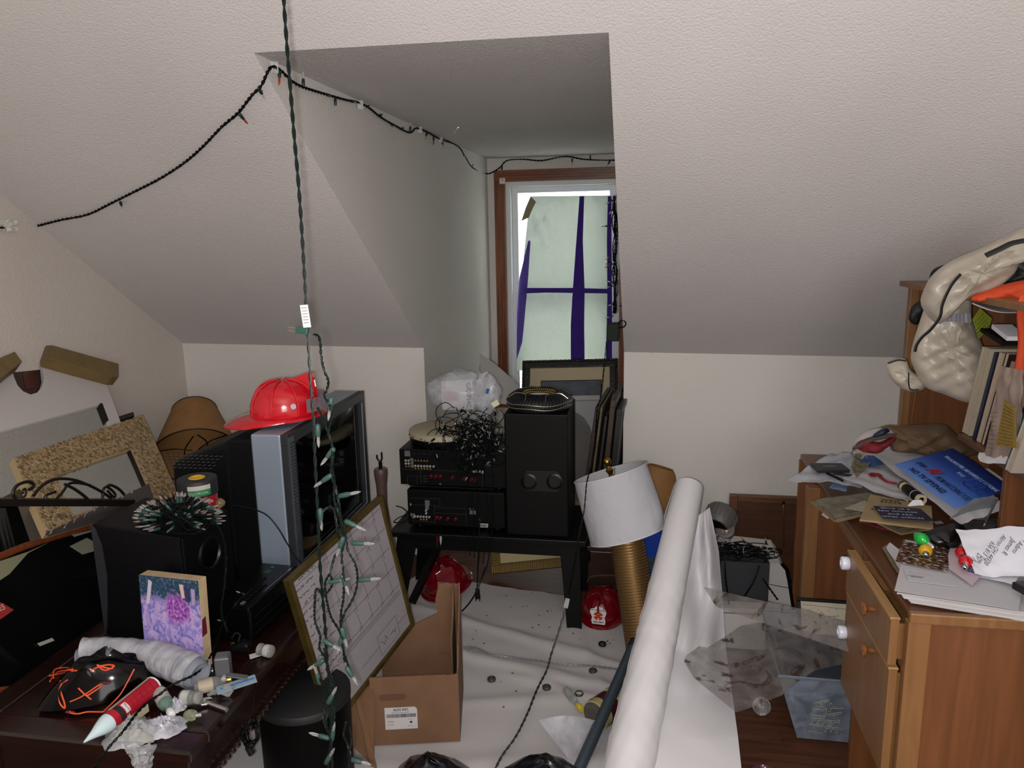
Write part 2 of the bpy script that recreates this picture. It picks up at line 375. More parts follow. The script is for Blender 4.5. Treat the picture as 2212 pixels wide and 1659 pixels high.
Mink = mat('black_ink', '#121216', .7); Mred = mat('red_gloss_plastic', '#c40a1e', .16, coat=.6); Mredshade = mat('red_plastic_shaded', '#6a0513', .16, coat=.35); Mgrey = mat('grey_plastic', '#55575c', .5)  # the darker red has the low helmets' shade put into its colour
def film(name, col, fac=.25, rough=.12, spec=.6):
    """thin clear plastic: mostly see-through, some gloss and haze"""
    if name in MATS: return MATS[name]
    m = bpy.data.materials.new(name); m.use_nodes = True; nt = m.node_tree; nt.nodes.clear(); out = N(nt, 'ShaderNodeOutputMaterial')
    t = N(nt, 'ShaderNodeBsdfTransparent'); t.inputs[0].default_value = (.93, .93, .93, 1); p = N(nt, 'ShaderNodeBsdfPrincipled'); p.inputs['Base Color'].default_value = rgb(col); p.inputs['Roughness'].default_value = rough
    tc = N(nt, 'ShaderNodeTexCoord'); n = N(nt, 'ShaderNodeTexNoise', Scale=16.0, Detail=3.0, Distortion=.6); nt.links.new(tc.outputs['Object'], n.inputs['Vector'])
    bp = N(nt, 'ShaderNodeBump', Strength=.6, Distance=.004); nt.links.new(n.outputs['Fac'], bp.inputs['Height']); nt.links.new(bp.outputs[0], p.inputs['Normal'])
    r = ramp(nt, [(.35, (fac*.6,)*3+(1,)), (.75, (min(1, fac*2),)*3+(1,))]); nt.links.new(n.outputs['Fac'], r.inputs[0])
    mx = N(nt, 'ShaderNodeMixShader'); nt.links.new(r.outputs[0], mx.inputs[0]); nt.links.new(t.outputs[0], mx.inputs[1]); nt.links.new(p.outputs[0], mx.inputs[2]); nt.links.new(mx.outputs[0], out.inputs[0])
    MATS[name] = m; return m
Mfilm = film('clear_plastic_film', '#e8e8ea', .22)
def sock_g(): return G().lathe([(.0022, 0), (.0038, .002), (.0038, .013), (.0028, .018)], 8)
def bulb_g(L=.016): return G().lathe([(.0022, .017), (.0024, .026), (.0016, .031), (.0003, .034)], 8)
def lights(root, spots, ms=None, mb=None, sc_=1.0):
    """socket and bulb pairs of a light string; spots = (point, direction, bulb material)"""
    protoS = {}; 
    for p, d, m in spots:
        M = zmat(p, V(p)+V(d)) @ MX.Scale(sc_, 4)
        for nm, gg, mm in (('socket', sock_g, ms or Msock), ('bulb', bulb_g, m or mb or Mclear)):
            key = (nm, mm.name)
            if key not in protoS: protoS[key] = part0(nm, gg(), mm, root, M, True)
            else: inst(protoS[key], root, M, nm)
# ================================================================ WINDOW BLIND SHEET
def blind_mat(name, tr, dif, fac):
    m = bpy.data.materials.new(name); m.use_nodes = True; nt = m.node_tree; nt.nodes.clear(); out = N(nt, 'ShaderNodeOutputMaterial')
    t = N(nt, 'ShaderNodeBsdfTranslucent'); t.inputs[0].default_value = rgb(tr); d = N(nt, 'ShaderNodeBsdfDiffuse'); d.inputs[0].default_value = rgb(dif)
    tc = N(nt, 'ShaderNodeTexCoord'); n = N(nt, 'ShaderNodeTexNoise', Scale=9.0, Detail=5.0); nt.links.new(tc.outputs['Object'], n.inputs['Vector'])
    bp = N(nt, 'ShaderNodeBump', Strength=.8, Distance=.02); nt.links.new(n.outputs[0], bp.inputs['Height']); nt.links.new(bp.outputs[0], d.inputs['Normal']); nt.links.new(bp.outputs[0], t.inputs['Normal'])
    mx = N(nt, 'ShaderNodeMixShader'); mx.inputs[0].default_value = fac; nt.links.new(t.outputs[0], mx.inputs[1]); nt.links.new(d.outputs[0], mx.inputs[2]); nt.links.new(mx.outputs[0], out.inputs[0]); return m
Mbl = blind_mat('tissue_sheet', '#ccd0c8', '#8674b0', .30); Mfoldshade = blind_mat('purple_fold_rail_shade', '#7058c0', '#4a3690', .86)
by = WY-.035
r_ = thing('paper_blind', 'creased translucent paper sheet taped over the window panes, showing purple folds and a painted rail shadow', 'window covering', A(1225, 775, Y=by))
Pb = bil(A(1115, 800, Y=by), A(1322, 800, Y=by), A(1320, 422, Y=by), A(1146, 424, Y=by))
obj('sheet', G().sheet(lambda u, v: Pb(u, v)+V((-.012*math.sin(v*3)*(1-u), -abs(noise(u*5, v*6, 2))*.012-.022*abs(noise(u*16, v*18, 6))*math.exp(-((u-.15)/.2)**2-((v-.85)/.16)**2), 0)), 30, 40, .0004), Mbl, r_, True)
def strip(pts, nm='fold', m=Mfoldshade, y=by-.016):
    Q = [A(x, yy, Y=y) for x, yy in pts]; n = len(Q)//2
    L = Q[:n]; Rr = list(reversed(Q[n:]))
    def P(u, v):
        t = v*(n-1); i = min(n-2, int(t)); f = t-i; return L[i].lerp(L[i+1], f).lerp(Rr[i].lerp(Rr[i+1], f), u)+V((0, -.002*noise(v*9, u, 3), 0))
    obj(nm, G().sheet(P, 4, 24, .0006), m, r_, True)
strip([(1252, 424), (1245, 520), (1237, 630), (1233, 700), (1233, 786), (1263, 786), (1262, 700), (1263, 630), (1259, 520), (1262, 424)])
strip([(1141, 520), (1122, 600), (1117, 680), (1116, 776), (1128, 740), (1134, 680), (1141, 600), (1146, 520)], m=blind_mat('thin_purple_fold', '#a89ad8', '#6a58b0', .45))
strip([(1313, 424), (1311, 520), (1312, 640), (1309, 776), (1322, 776), (1322, 640), (1321, 520), (1321, 424)])
strip([(1130, 622), (1180, 622), (1240, 622), (1312, 624), (1312, 634), (1240, 633), (1180, 632), (1130, 634)])  # no fold here: the mid rail's shadow put in as a purple strip
strip([(1146, 424), (1135, 450), (1126, 478), (1142, 470), (1150, 452), (1158, 436)], 'curled_corner', mat('kraft_corner', '#8d8367', .8), by-.025)
# ================================================================ LIGHT STRINGS
def hangpts(pts, k=6): return spline(pts, k)
e_ = nroof*-.012
s1 = thing('string_light', 'dark green mini lights strung across the slope and dormer ceiling edge', 'string lights', roof(590, 140)+e_)
gl = lambda x, y: A(x, y, X=kL.x+.012+(dL.x-kL.x)*.5)
P1 = [A(0, 492, X=XL+.02)]+[roof(x, y)+e_ for x, y in ((60, 487), (130, 470), (190, 458), (240, 434), (300, 404), (350, 378), (400, 345), (440, 310), (480, 268), (515, 238), (545, 200), (566, 178), (580, 148), (590, 137))]
P1 += [gl(x, y) for x, y in ((605, 152), (630, 175), (655, 189), (700, 203), (745, 216), (772, 221), (795, 232), (820, 252), (850, 270), (885, 287), (900, 277), (925, 287), (950, 300), (988, 315), (1005, 340), (1020, 362), (1045, 374))]
P1 += [A(x, y, Y=WY-.03) for x, y in ((1060, 374), (1080, 362), (1095, 347), (1130, 344), (1170, 347), (1220, 338), (1260, 344), (1300, 346), (1328, 346))]
obj('wire', twist(hangpts(P1, 4), .0026, .0028, .045), Mwire, s1, True)
sp = []
for x, y, a, m in ((55, 490, -90, 0), (262, 430, -75, 0), (518, 238, -50, 2), (560, 182, -60, 0)): 
    p = roof(x, y)+e_; sp.append((p, (roof(x+9*math.cos(math.radians(a)), y-9*math.sin(math.radians(a)))-roof(x, y)), [None, None, Mbred][m]))
for x, y, a, m in ((604, 150, -92, 2), (655, 188, 90, 0), (706, 205, -10, 2), (724, 212, -88, 0), (760, 219, -5, 0), (792, 231, 30, 0), (820, 250, 30, 0), (846, 270, -20, 0), (866, 279, 30, 2), (886, 285, 88, 0), (922, 286, -100, 0), (937, 294, -92, 2), (955, 302, -82, 0), (985, 314, 0, 0), (1000, 333, -60, 0), (1022, 356, -140, 0), (1042, 370, -95, 0)):
    sp.append((gl(x, y), gl(x+9*math.cos(math.radians(a)), y-9*math.sin(math.radians(a)))-gl(x, y), [None, None, Mbred][m]))
for x, y, a in ((1085, 360, -100), (1236, 342, -90), (1275, 344, 88), (1318, 347, -120)):
    sp.append((A(x, y, Y=WY-.03), V((.1*math.cos(math.radians(a)), -.02, .1*math.sin(math.radians(a)))), None))
lights(s1, sp, sc_=1.35)
for x, y in ((590, 142), (776, 224), (905, 277), (950, 299)):
    g = G(); g.box((0, 0, 0), (.02, .004, .03), MX.Translation(gl(x, y)+V((0.004, 0, -.004))) @ rot(20, 'Z')); obj('adhesive_clip', g, Mfilm, s1)
g = G(); q = A(14, 488, X=XL+.006); single('tape_strip', 'crumpled translucent tape holding the light string to the gable wall at left', 'tape', G().sheet(lambda u, v: q+V((-.002+.012*abs(noise(u*4, v*3)), (u-.5)*.10, (v-.5)*.04)), 8, 5, .0008), mat('masking_tape', '#c9c6bd', .6))
single('ceiling_hook', 'small bent wire hook stuck in the dormer ceiling', 'hook', G().tube(spline([A(978, 270, Z=cL.z-.002), A(985, 274, Z=cL.z-.006), A(990, 275, Z=cL.z-.01), A(980, 288, Z=cL.z-.035)], 4), .0022), Mchrome)
g = G(); q = A(1085, 391, Y=WY-.03); r_ = thing('wireless_sensor', 'small square white sensor stuck to the upper left corner of the window casing', 'sensor', q)
obj('case', g.box(q+V((0, .002, 0)), (.037, .012, .037)), mat('offwhite_plastic', '#cfcabb', .5), r_, bevel=.003); obj('button', G().cyl(q+V((.002, -.004, .006)), q+V((.002, -.0075, .006)), .004), Mgrey, r_)
# bundle hanging at the right edge of the dormer opening, with its adapter and lead
HY = 3.28
s3 = thing('string_light', 'bunched dark string lights hanging beside the right window casing above a green adapter box', 'string lights', A(1325, 700, Y=HY))
random.seed(3)
for k in range(6):
    pts = [A(1328+random.uniform(-6, 4)+k*.6, y+random.uniform(-3, 3), Y=HY+random.uniform(-.01, .01)) for y in range(424, 700, 23)]
    obj('wire', twist(hangpts(pts, 3), .0015, .0018, .03), Mwire, s3, True)
sp = []
for x, y, a in ((1318, 432, 210), (1320, 450, 230), (1310, 488, 184), (1330, 492, 10), (1314, 550, 222), (1318, 570, 180), (1320, 612, 160), (1318, 618, 190), (1322, 655, 200), (1318, 684, 185), (1332, 660, 330), (1316, 572, 200)):
    sp.append((A(x+6, y, Y=HY), V((math.cos(math.radians(a)), -.2, math.sin(math.radians(a)))), Mbred if y in (570, 572) else None))
lights(s3, sp, sc_=1.0)
q = A(1324, 717, Y=HY); g = G(); g.box(q, (.052, .04, .078)); obj('adapter_box', g, mat('adapter_green', '#04120c', .55, spec=.2), s3, bevel=.004)
obj('lead_loop', G().tube(spline([A(1334, 702, Y=HY-.01), A(1343, 692, Y=HY-.03), A(1352, 697, Y=HY-.03), A(1348, 706, Y=HY-.02), A(1336, 708, Y=HY-.01)], 6), .0028), Mwire, s3, True)
s4 = thing('extension_lead', 'thin dark lead falling from the window adapter over the bench end to the floor sheet', 'cord', A(1120, 1600, Z=.01))
Pc = [A(1310, 738, Y=3.25), A(1305, 790, Y=3.2), A(1297, 860, Y=3.1), A(1290, 885, Y=3.02), A(1283, 980, Y=2.86), A(1268, 1040, Y=2.62), A(1262, 1100, Y=2.55), A(1248, 1170, Y=2.5), A(1240, 1220, Y=2.5), A(1228, 1285, Y=2.5)]
obj('wire', twist(hangpts(Pc, 5), .0016, .0018, .05), Mwire, s4, True)
Pd = [A(1220, 1320, Y=2.48), A(1205, 1370, Y=2.46), A(1190, 1415, Y=2.44), A(1180, 1450, Z=.04), A(1160, 1490, Z=.034), A(1140, 1540, Z=.026), A(1115, 1590, Z=.03), A(1085, 1632, Z=.03), A(1068, 1665, Z=.04)]
obj('wire', twist(hangpts(Pd, 5), .0022, .0024, .06), mat('grey_black_wire', '#26262a', .5), s4, True)
q = A(1224, 1303, Y=2.49); obj('connector', G().box((0, 0, 0), (.016, .01, .036), MX.Translation(q) @ rot(12, 'Y')), Mfilm, s4, bevel=.002); obj('prong_block', G().box((0, 0, 0), (.009, .006, .03), MX.Translation(q) @ rot(12, 'Y')), Mgrey, s4)
# ================================================================ PICTURES STANDING IN THE DORMER
def framed(name, label, cat, O, U, W, fw, dep, mf, back=True, inset=.006, group=None, bev=.003):
    """frame of four rails with its own board; local x along the bottom, y up, z to the viewer"""
    M, w_, h = fr(O, U, W); r = thing(name, label, cat, O, group)
    for nm, a, b in (('frame_rail', (0, 0), (w_, fw)), ('frame_rail', (0, h-fw), (w_, h)), ('frame_rail', (0, fw), (fw, h-fw)), ('frame_rail', (w_-fw, fw), (w_, h-fw))):
        obj(nm, G().bb((a[0], a[1], -dep), (b[0], b[1], 0), M), mf, r, bevel=bev)
    return r, M, w_, h
fy0 = 3.95; lean = .14
q0, q1, q2 = A(1120, 905, Y=fy0-lean), A(1330, 903, Y=fy0-lean), A(1118, 779, Y=fy0)
Mornate = mat('black_ornate_wood', '#0d0c0b', .35, bump=.4, bscale=80)
r_, M, w_, h = framed('framed_picture', 'wide black beaded frame with cream mat and blue-grey picture below the window', 'picture', q0-(q2-q0)*.9, q1-(q2-q0)*.9, q2, .042, .03, Mornate)
proto = None
for k in range(int(w_/.02)):
    m_ = M @ off(.01+k*.02, h-.008, .001)
    if proto is None: proto = part0('bead', G().ball((0, 0, 0), .0085, 8), Mornate, r_, m_, True)
    else: inst(proto, r_, m_)
for k in range(int(h/.02)):
    inst(proto, r_, M @ off(.008, .01+k*.02, .001)); inst(proto, r_, M @ off(w_-.008, .01+k*.02, .001))
obj('mat_board', G().bb((.04, .04, -.02), (w_-.04, h-.04, -.012), M), mat('cream_mat', '#a5987c', .85), r_)
mp = mat('blue_grey_print', '#3c4650', .5, var=.6, vscale=14)
obj('print', G().bb((.105, .1, -.013), (w_-.09, h-.115, -.010), M), mp, r_)
obj('inner_rim', G().bb((.1, .095, -.014), (w_-.085, h-.11, -.0115), M), Mink, r_)
# grey painted board and a dark canvas behind the tower speaker
M, w_, h = fr(A(1225, 1060, Y=3.6), A(1330, 1060, Y=3.6), A(1225, 858, Y=3.75)); 
r_ = thing('white_board', 'white board with a grey rail on top leaning behind the tower speaker', 'board', M.translation)
obj('panel', G().bb((0, 0, -.01), (w_, h, 0), M), mat('grey_white_board', '#8f9092', .6), r_); obj('top_rail', G().bb((-.01, h-.02, -.015), (w_+.01, h+.006, .012), M), mat('grey_rail', '#8d8c88', .5), r_, bevel=.002)
M, w_, h = fr(A(1222, 1070, Y=3.38), A(1278, 1070, Y=3.38), A(1222, 890, Y=3.45))
pl = [(0, 0), (w_*1.1, 0), (w_*1.12, h*.55), (w_*1.0, h*.8), (w_*.75, h*.93), (w_*.4, h*1.0), (0, h)]
r_ = thing('painted_board', 'dark round-topped board painted in smoky grey, between tower speaker and leaning frames', 'board', M.translation); obj('board', G().prism(pl, -.012, 0, M), mat('smoky_painting', '#2b2c30', .5, var=.8, vscale=7), r_)
obj('face', G().prism([(x*.94, y*.965) for x, y in pl], 0, .001, M), mat('smoky_painting_top', '#4b453f', .6, var=.6, vscale=5), r_)
# five frames leaning in a row against the dormer cheek
cols = [('#2a1712', 'dark walnut frame, first and lowest of the row leaning at the dormer cheek'), ('#5e5238', 'speckled gold frame, second of the row leaning at the dormer cheek'), ('#1d1714', 'thin black frame, third of the row leaning at the dormer cheek'), ('#3d2a1c', 'tall brown-black frame standing proud of the row at the dormer cheek'), ('#171513', 'wide black frame closest to the dormer cheek')]
for i, ((c, lb), (bx, tx, ty, wd)) in enumerate(zip(cols, ((1262, 1286, 878, 9), (1276, 1297, 880, 5), (1288, 1306, 900, 6), (1300, 1319, 866, 11), (1316, 1332, 885, 12)))):
    yy = 3.22+i*.012; b0 = A(bx, 1045, Y=yy-.0); t0 = A(tx, ty, Y=yy); d = (t0-b0)
    yv = V((.03, .42, 0)); r_ = thing('picture_frame', lb, 'picture', b0)
    m = mat('frame_'+c[1:], c, .45, var=.5, vscale=25)
    n_ = yv.cross(d).normalized(); th = A(bx+wd, 1045, Y=yy)-b0; th = V((th.length, 0, 0))
    for s_, e2 in ((0, .08), (.92, 1)): 
        a = b0+d*s_; b = b0+d*e2; obj('frame_rail', G().hexa([a, a+th, a+th+yv, a+yv], [b, b+th, b+th+yv, b+yv]), m, r_, bevel=.002)
    for s_, e2 in ((0, .08), (.92, 1)):
        a = b0+d*.08+yv*s_; b = b0+d*.92+yv*s_; w2 = yv*(e2-s_); obj('frame_rail', G().hexa([a, a+th, a+th+w2, a+w2], [b, b+th, b+th+w2, b+w2]), m, r_, bevel=.002)
    a = b0+d*.08+yv*.08+th*.3; b = b0+d*.92+yv*.08+th*.3; obj('backing_board', G().hexa([a, a+th*.4, a+th*.4+yv*.84, a+yv*.84], [b, b+th*.4, b+th*.4+yv*.84, b+yv*.84]), mat('brown_backing', '#3a3029', .8), r_)
# curled metal sheet
r_ = thing('metal_sheet', 'bright brushed metal sheet with a pointed corner poking up left of the window', 'sheet metal', A(1040, 870, Y=3.45))
Ms_ = mat('brushed_metal', '#c4c4c0', .4, .5)
Pq = bil(A(1045, 872, Y=3.3), A(1130, 880, Y=3.3), A(1122, 835, Y=3.42), A(1036, 762, Y=3.5)); obj('sheet', G().sheet(lambda u, v: Pq(u, v)+V((0, .03*math.sin(u*3), 0)), 12, 8, .0012), Ms_, r_, True)
Pq = bil(A(1033, 800, Y=3.46), A(1050, 815, Y=3.44), A(1055, 795, Y=3.48), A(1036, 786, Y=3.5)); obj('folded_flap', G().sheet(Pq, 4, 4, .0012), Ms_, r_, True)
# ================================================================ BENCH AND WHAT STANDS ON IT
BZ = .40
bfl, bfr_, bbl, bbr = V((-1.03, 2.83, BZ)), V((-.215, 2.83, BZ)), V((-1.03, 3.24, BZ)), V((-.18, 3.24, BZ))
r_ = thing('bench', 'low black painted wooden bench with splayed legs under the receivers and tower speaker', 'bench', (-.62, 3.03, 0))
dn = V((0, 0, -.024)); obj('seat_board', G().hexa([bfl+dn, bfr_+dn, bbr+dn, bbl+dn], [bfl, bfr_, bbr, bbl]), Mblkwood, r_, bevel=.004)
obj('apron', G().bb((-.96, 2.87, BZ-.085), (-.27, 2.885, BZ-.024)), Mblkwood, r_); obj('apron', G().bb((-.96, 3.19, BZ-.085), (-.25, 3.205, BZ-.024)), Mblkwood, r_)
obj('apron', G().bb((-.965, 2.885, BZ-.085), (-.95, 3.19, BZ-.024)), Mblkwood, r_); obj('apron', G().bb((-.275, 2.885, BZ-.085), (-.26, 3.19, BZ-.024)), Mblkwood, r_)
for tx, bx, tyy, byy in ((-.965, -1.03, 2.88, 2.86), (-.285, -.265, 2.88, 2.865), (-.965, -1.02, 3.2, 3.22), (-.275, -.245, 3.2, 3.22)):
    tw, bw_ = .042, .03; g = G(); g.hexa([(bx-bw_, byy-.012, 0), (bx+bw_, byy-.012, 0), (bx+bw_, byy+.012, 0), (bx-bw_, byy+.012, 0)], [(tx-tw, tyy-.012, BZ-.024), (tx+tw, tyy-.012, BZ-.024), (tx+tw, tyy+.012, BZ-.024), (tx-tw, tyy+.012, BZ-.024)]); obj('leg', g, Mblkwood, r_, bevel=.002)
obj('brace', G().bar((-.97, 2.9, .05), (-.87, 3.19, .30), .03, .02), Mblkwood, r_); obj('stretcher', G().bar((-.99, 3.19, .20), (-.25, 3.19, .20), .035, .02), Mblkwood, r_)
# receivers (their back panels face the room)
Mrec = mat('receiver_black_metal', '#030303', .5, spec=.2, var=.3, vscale=40); Mlbl = mat('panel_print_grey', '#56575a', .6); Mgold = mat('rca_gold', '#7a6234', .3, .8); Mrcaw = mat('rca_white', '#9a9a9a', .4); Mpost = mat('binding_post_red', '#4d0814', .3, spec=.3)
def receiver(label, x0, x1, y0, z0, h, dep, rows, posts, tags, lines):
    r = thing('av_receiver', label, 'receiver', ((x0+x1)/2, y0, z0)); g = G(); g.bb((x0, y0, z0+.012), (x1, y0+dep, z0+h)); obj('case', g, Mrec, r, bevel=.003)
    for fx in (x0+.04, x1-.04):
        for fy_ in (y0+.04, y0+dep-.04): obj('foot', G().cyl((fx, fy_, z0), (fx, fy_, z0+.013), .018, n=12), Mblk, r)
    protos = {}
    for (rx, rz, n, dx, m) in rows:
        for k in range(n):
            Mm = zmat((x0+rx+k*dx, y0, z0+rz), (x0+rx+k*dx, y0-.1, z0+rz))
            if m.name not in protos: protos[m.name] = part0('rca_jack', G().tubeopen([(.0046, 0), (.0046, .006), (.0028, .007), (.0028, .010)], 10, None, .0012), m, r, Mm, True)
            else: inst(protos[m.name], r, Mm)
    pp = None
    for (rx, rz) in posts:
        Mm = zmat((x0+rx, y0, z0+rz), (x0+rx, y0-.1, z0+rz))
        if pp is None: pp = part0('binding_post', G().lathe([(.008, 0), (.008, .012), (.005, .014), (.005, .02)], 8), Mpost, r, Mm, True)
        else: inst(pp, r, Mm)
        # black twin below
    for (rx, rz, a, b, m) in tags: obj('panel_label', G().bb((x0+rx, y0-.0012, z0+rz), (x0+rx+a, y0+.001, z0+rz+b)), m, r)
    g = G()
    for (ax_, az, bx_, bz) in lines: g.bb((x0+ax_, y0-.0006, z0+az), (x0+max(bx_, ax_+.0007), y0+.0004, z0+max(bz, az+.0007)))
    obj('printed_lines', g, mat('thin_print', '#3c3c40', .7), r)
    return r
rx0, rx1 = A(882, 1140, Y=2.9).x, A(1092, 1140, Y=2.9).x
r2 = receiver('lower black receiver on the bench, back panel with a barcode label at the right', rx0+.005, rx1, 2.89, BZ, .165, .26,
  [(.03, .05, 6, .0125, Mrcaw), (.055, .037, 3, .0125, Mgold), (.08, .078, 1, .01, Mrcaw), (.08, .066, 1, .01, Mrcaw)],
  [(.125, .05), (.14, .05), (.172, .048), (.205, .048)],
  [(.076, .10, .02, .022, Mlbl), (.076, .082, .016, .018, Mlbl), (.018, .04, .012, .022, Mlbl), (.012, .095, .003, .012, Mrcaw), (.012, .05, .003, .012, Mrcaw), (.265, .07, .026, .016, Mlbl), (.30, .015, .042, .017, Mrcaw)],
  [(.01, .1, .14, .1), (.14, .1, .14, .13), (.01, .13, .14, .13), (.115, .02, .115, .1), (.115, .092, .25, .092), (.115, .068, .25, .068), (.02, .028, .12, .028), (.25, .02, .25, .08)])
for k in range(10):
    obj('barcode_bar', G().bb((rx0+.312+k*.0028, 2.8875, BZ+.019), (rx0+.3128+k*.0028+.0006*(k % 3), 2.889, BZ+.027)), Mink, r2)
def tri(r, x, z, s, y): obj('warning_triangle', G().prism([(-s, 0), (s, 0), (0, s*1.7)], 0, .001, MX.Translation((x, y-.0008, z)) @ rot(90, 'X')), Mlbl, r)
tri(r2, rx0+.272, BZ+.09, .005, 2.89); tri(r2, rx0+.285, BZ+.09, .005, 2.89)
text('UL', .012, MX.Translation((rx0+.31, 2.889, BZ+.048)) @ rot(90, 'X'), Mlbl, r2)
ux0, ux1 = A(868, 1030, Y=2.93).x, A(1086, 1030, Y=2.93).x+.02
uz = BZ+.168
r1 = receiver('upper black receiver of the pair, rows of jacks and red posts, under the cord tangle', ux0, ux1, 2.91, uz, .165, .28,
  [(.028, .118, 2, .0125, Mrcaw), (.028, .105, 2, .0125, Mrcaw), (.028, .092, 2, .0125, Mgold), (.053, .118, 1, .01, Mgold), (.053, .105, 1, .01, Mgold), (.053, .092, 1, .01, Mgold), (.068, .118, 5, .0128, Mgold), (.068, .096, 6, .0128, Mrcaw), (.068, .084, 6, .0128, Mgold), (.147, .096, 1, .01, Mrcaw)],
  [(.135, .055), (.155, .055), (.175, .055), (.225, .052), (.275, .05), (.308, .048), (.325, .048)],
  [(.024, .135, .024, .024, Mlbl), (.047, .086, .013, .042, Mlbl), (.312, .075, .02, .012, Mrcaw), (.338, .073, .018, .012, Mrcaw), (.168, .017, .008, .006, Mlbl)],
  [(.012, .078, .35, .078), (.09, .012, .09, .075), (.03, .05, .09, .05), (.03, .012, .03, .05), (.072, .012, .072, .05), (.02, .006, .40, .006), (.35, .01, .35, .078), (.1, .04, .115, .042), (.1, .028, .115, .03), (.1, .052, .115, .054), (.31, .09, .345, .09), (.31, .09, .31, .13), (.345, .09, .345, .13)])
for k in range(4): obj('hdmi_port', G().bb((ux0+.058+k*.022, 2.9075, uz+.146), (ux0+.072+k*.022, 2.911, uz+.151)), mat('port_metal', '#3a3a3c', .4, .8), r1)
text('UL', .012, MX.Translation((ux0+.372, 2.909, uz+.105)) @ rot(90, 'X'), Mlbl, r1)
# drum on the receivers
tz = uz+.167; dx_ = A(955, 915, Y=3.02).x; q = V((dx_, 3.05, tz)); R_ = .148
r_ = thing('frame_drum', 'round black shallow drum with a cream skin held by small tacks, on the receivers', 'drum', q)
obj('shell', G().lathe([(R_*.9, 0), (R_*.97, .006), (R_, .02), (R_, .05), (R_*.98, .052)], 48, MX.Translation(q)), Mblk, r_, True)
obj('skin', G().lathe([(R_+.002, .034), (R_+.0025, .052), (R_-.004, .058), (R_*.5, .0585), (0, .059)], 48, MX.Translation(q)), mat('cream_skin', '#a39a80', .55, var=.15, vscale=6), r_, True)
pr = None
for k in range(18):
    a = 2*pi*k/18+.1; p = q+V((math.cos(a)*(R_+.003), math.sin(a)*(R_+.003), .042)); Mm = zmat(p, p+V((math.cos(a), math.sin(a), 0)))
    pr = part0('tack', G().lathe([(.004, -.001), (.0025, .002), (0, .003)], 8), mat('tack_brass', '#5b4c30', .4, .8), r_, Mm, True) if pr is None else inst(pr, r_, Mm)
# plastic shopping bag with a white carton and a can inside
q = A(1000, 880, Y=2.98); bz = tz+.06
carton = thing('carton', 'white carton with black capital letters inside the clear shopping bag', 'box', A(1000, 880, Y=2.97))
Mc, cw_, ch = fr(A(955, 886, Y=2.96), A(1023, 884, Y=2.94), A(957, 822, Y=2.98)); obj('carton_body', G().bb((0, 0, -.1), (cw_, ch, 0), Mc), mat('carton_white', '#c2bfc4', .6), carton, bevel=.002)
text('GRAPHC', .026, Mc @ off(cw_*.86, ch*.48, .0006) @ rot(-90, 'Z'), Mink, carton, bold=.0006)
obj('side_print', G().bb((.006, ch*.3, 0), (cw_*.55, ch*.62, .0004), Mc), mat('pale_pink_print', '#b9a4a8', .6), carton)
def blob(c, r, M=I4, n=28, amp=.12, seed=0, zc=None):
    g = G(); m = n//2
    vs = []; fs = []
    for i in range(m+1):
        t = pi*i/m
        for k in range(n):
            a = 2*pi*k/n; s_ = 1+amp*noise(math.cos(a)*3+seed, t*2.2+math.sin(a)*2, seed)
            p = V((r[0]*math.sin(t)*math.cos(a)*s_, r[1]*math.sin(t)*math.sin(a)*s_, -r[2]*math.cos(t)*s_)); p = V(c)+p
            if zc is not None: p.z = max(p.z, zc)
            vs.append(p)
    for i in range(m):
        for k in range(n): k2 = (k+1) % n; fs.append((i*n+k, i*n+k2, (i+1)*n+k2, (i+1)*n+k))
    return g.add(vs, fs, M)
Mbag = film('cloudy_bag', '#d5d7de', .30, .22)
r_ = thing('shopping_bag', 'crumpled translucent grey shopping bag lying over the drum and cord tangle', 'plastic bag', A(1000, 885, Y=2.96))
obj('bag_body', blob(A(992, 845, Y=2.99), (.15, .09, .088), amp=.10, seed=2, zc=bz-.002), Mbag, r_, True)
obj('bag_handles', blob(A(1052, 850, Y=2.96), (.065, .05, .078), amp=.2, seed=5), Mbag, r_, True)
obj('blue_print', G().box((0, 0, 0), (.012, .001, .022), MX.Translation(A(1053, 845, Y=2.89)) @ rot(15, 'Y')), mat('print_blue', '#1c4f86', .5), r_)
obj('yellow_card', G().box((0, 0, 0), (.03, .001, .022), MX.Translation(A(1070, 872, Y=2.9)) @ rot(-30, 'Y')), mat('pale_yellow', '#c9c7a6', .6), r_)
# tangle of dark string lights over the receivers
r_ = thing('string_light', 'large tangled heap of dark string lights spilling down the receivers', 'string lights', A(1020, 960, Y=2.88))
random.seed(11)
g = G()
for k in range(130):
    c = A(random.gauss(1024, 27), random.gauss(952, 26), Y=2.90+random.uniform(-.02, .08)); pts = []
    c.z = max(c.z, tz-.06)
    rr = random.uniform(.02, .058); ph = random.random()*6; tl = random.uniform(-1, 1)
    for j in range(9):
        a = ph+j*.75; pts.append(c+V((rr*math.cos(a)*1.1, rr*.35*math.sin(a+tl)-.02, rr*.85*math.sin(a)+random.uniform(-.01, .01))))
    g.tube(spline(pts, 4), .0017, 5)
obj('wire', g, Mwire, r_, True, kind='stuff')
sp = []
for k in range(90):
    p = A(random.gauss(1026, 30), random.gauss(952, 30), Y=2.87+random.uniform(-.03, .05)); sp.append((p, V((random.uniform(-1, 1), random.uniform(-.6, .2), random.uniform(-1, 1))), None))
lights(r_, sp, ms=Mwire, sc_=1.1)
obj('white_plug', G().bar(A(973, 944, Y=2.84), A(976, 953, Y=2.84), .012, .01), Mrcaw, r_)
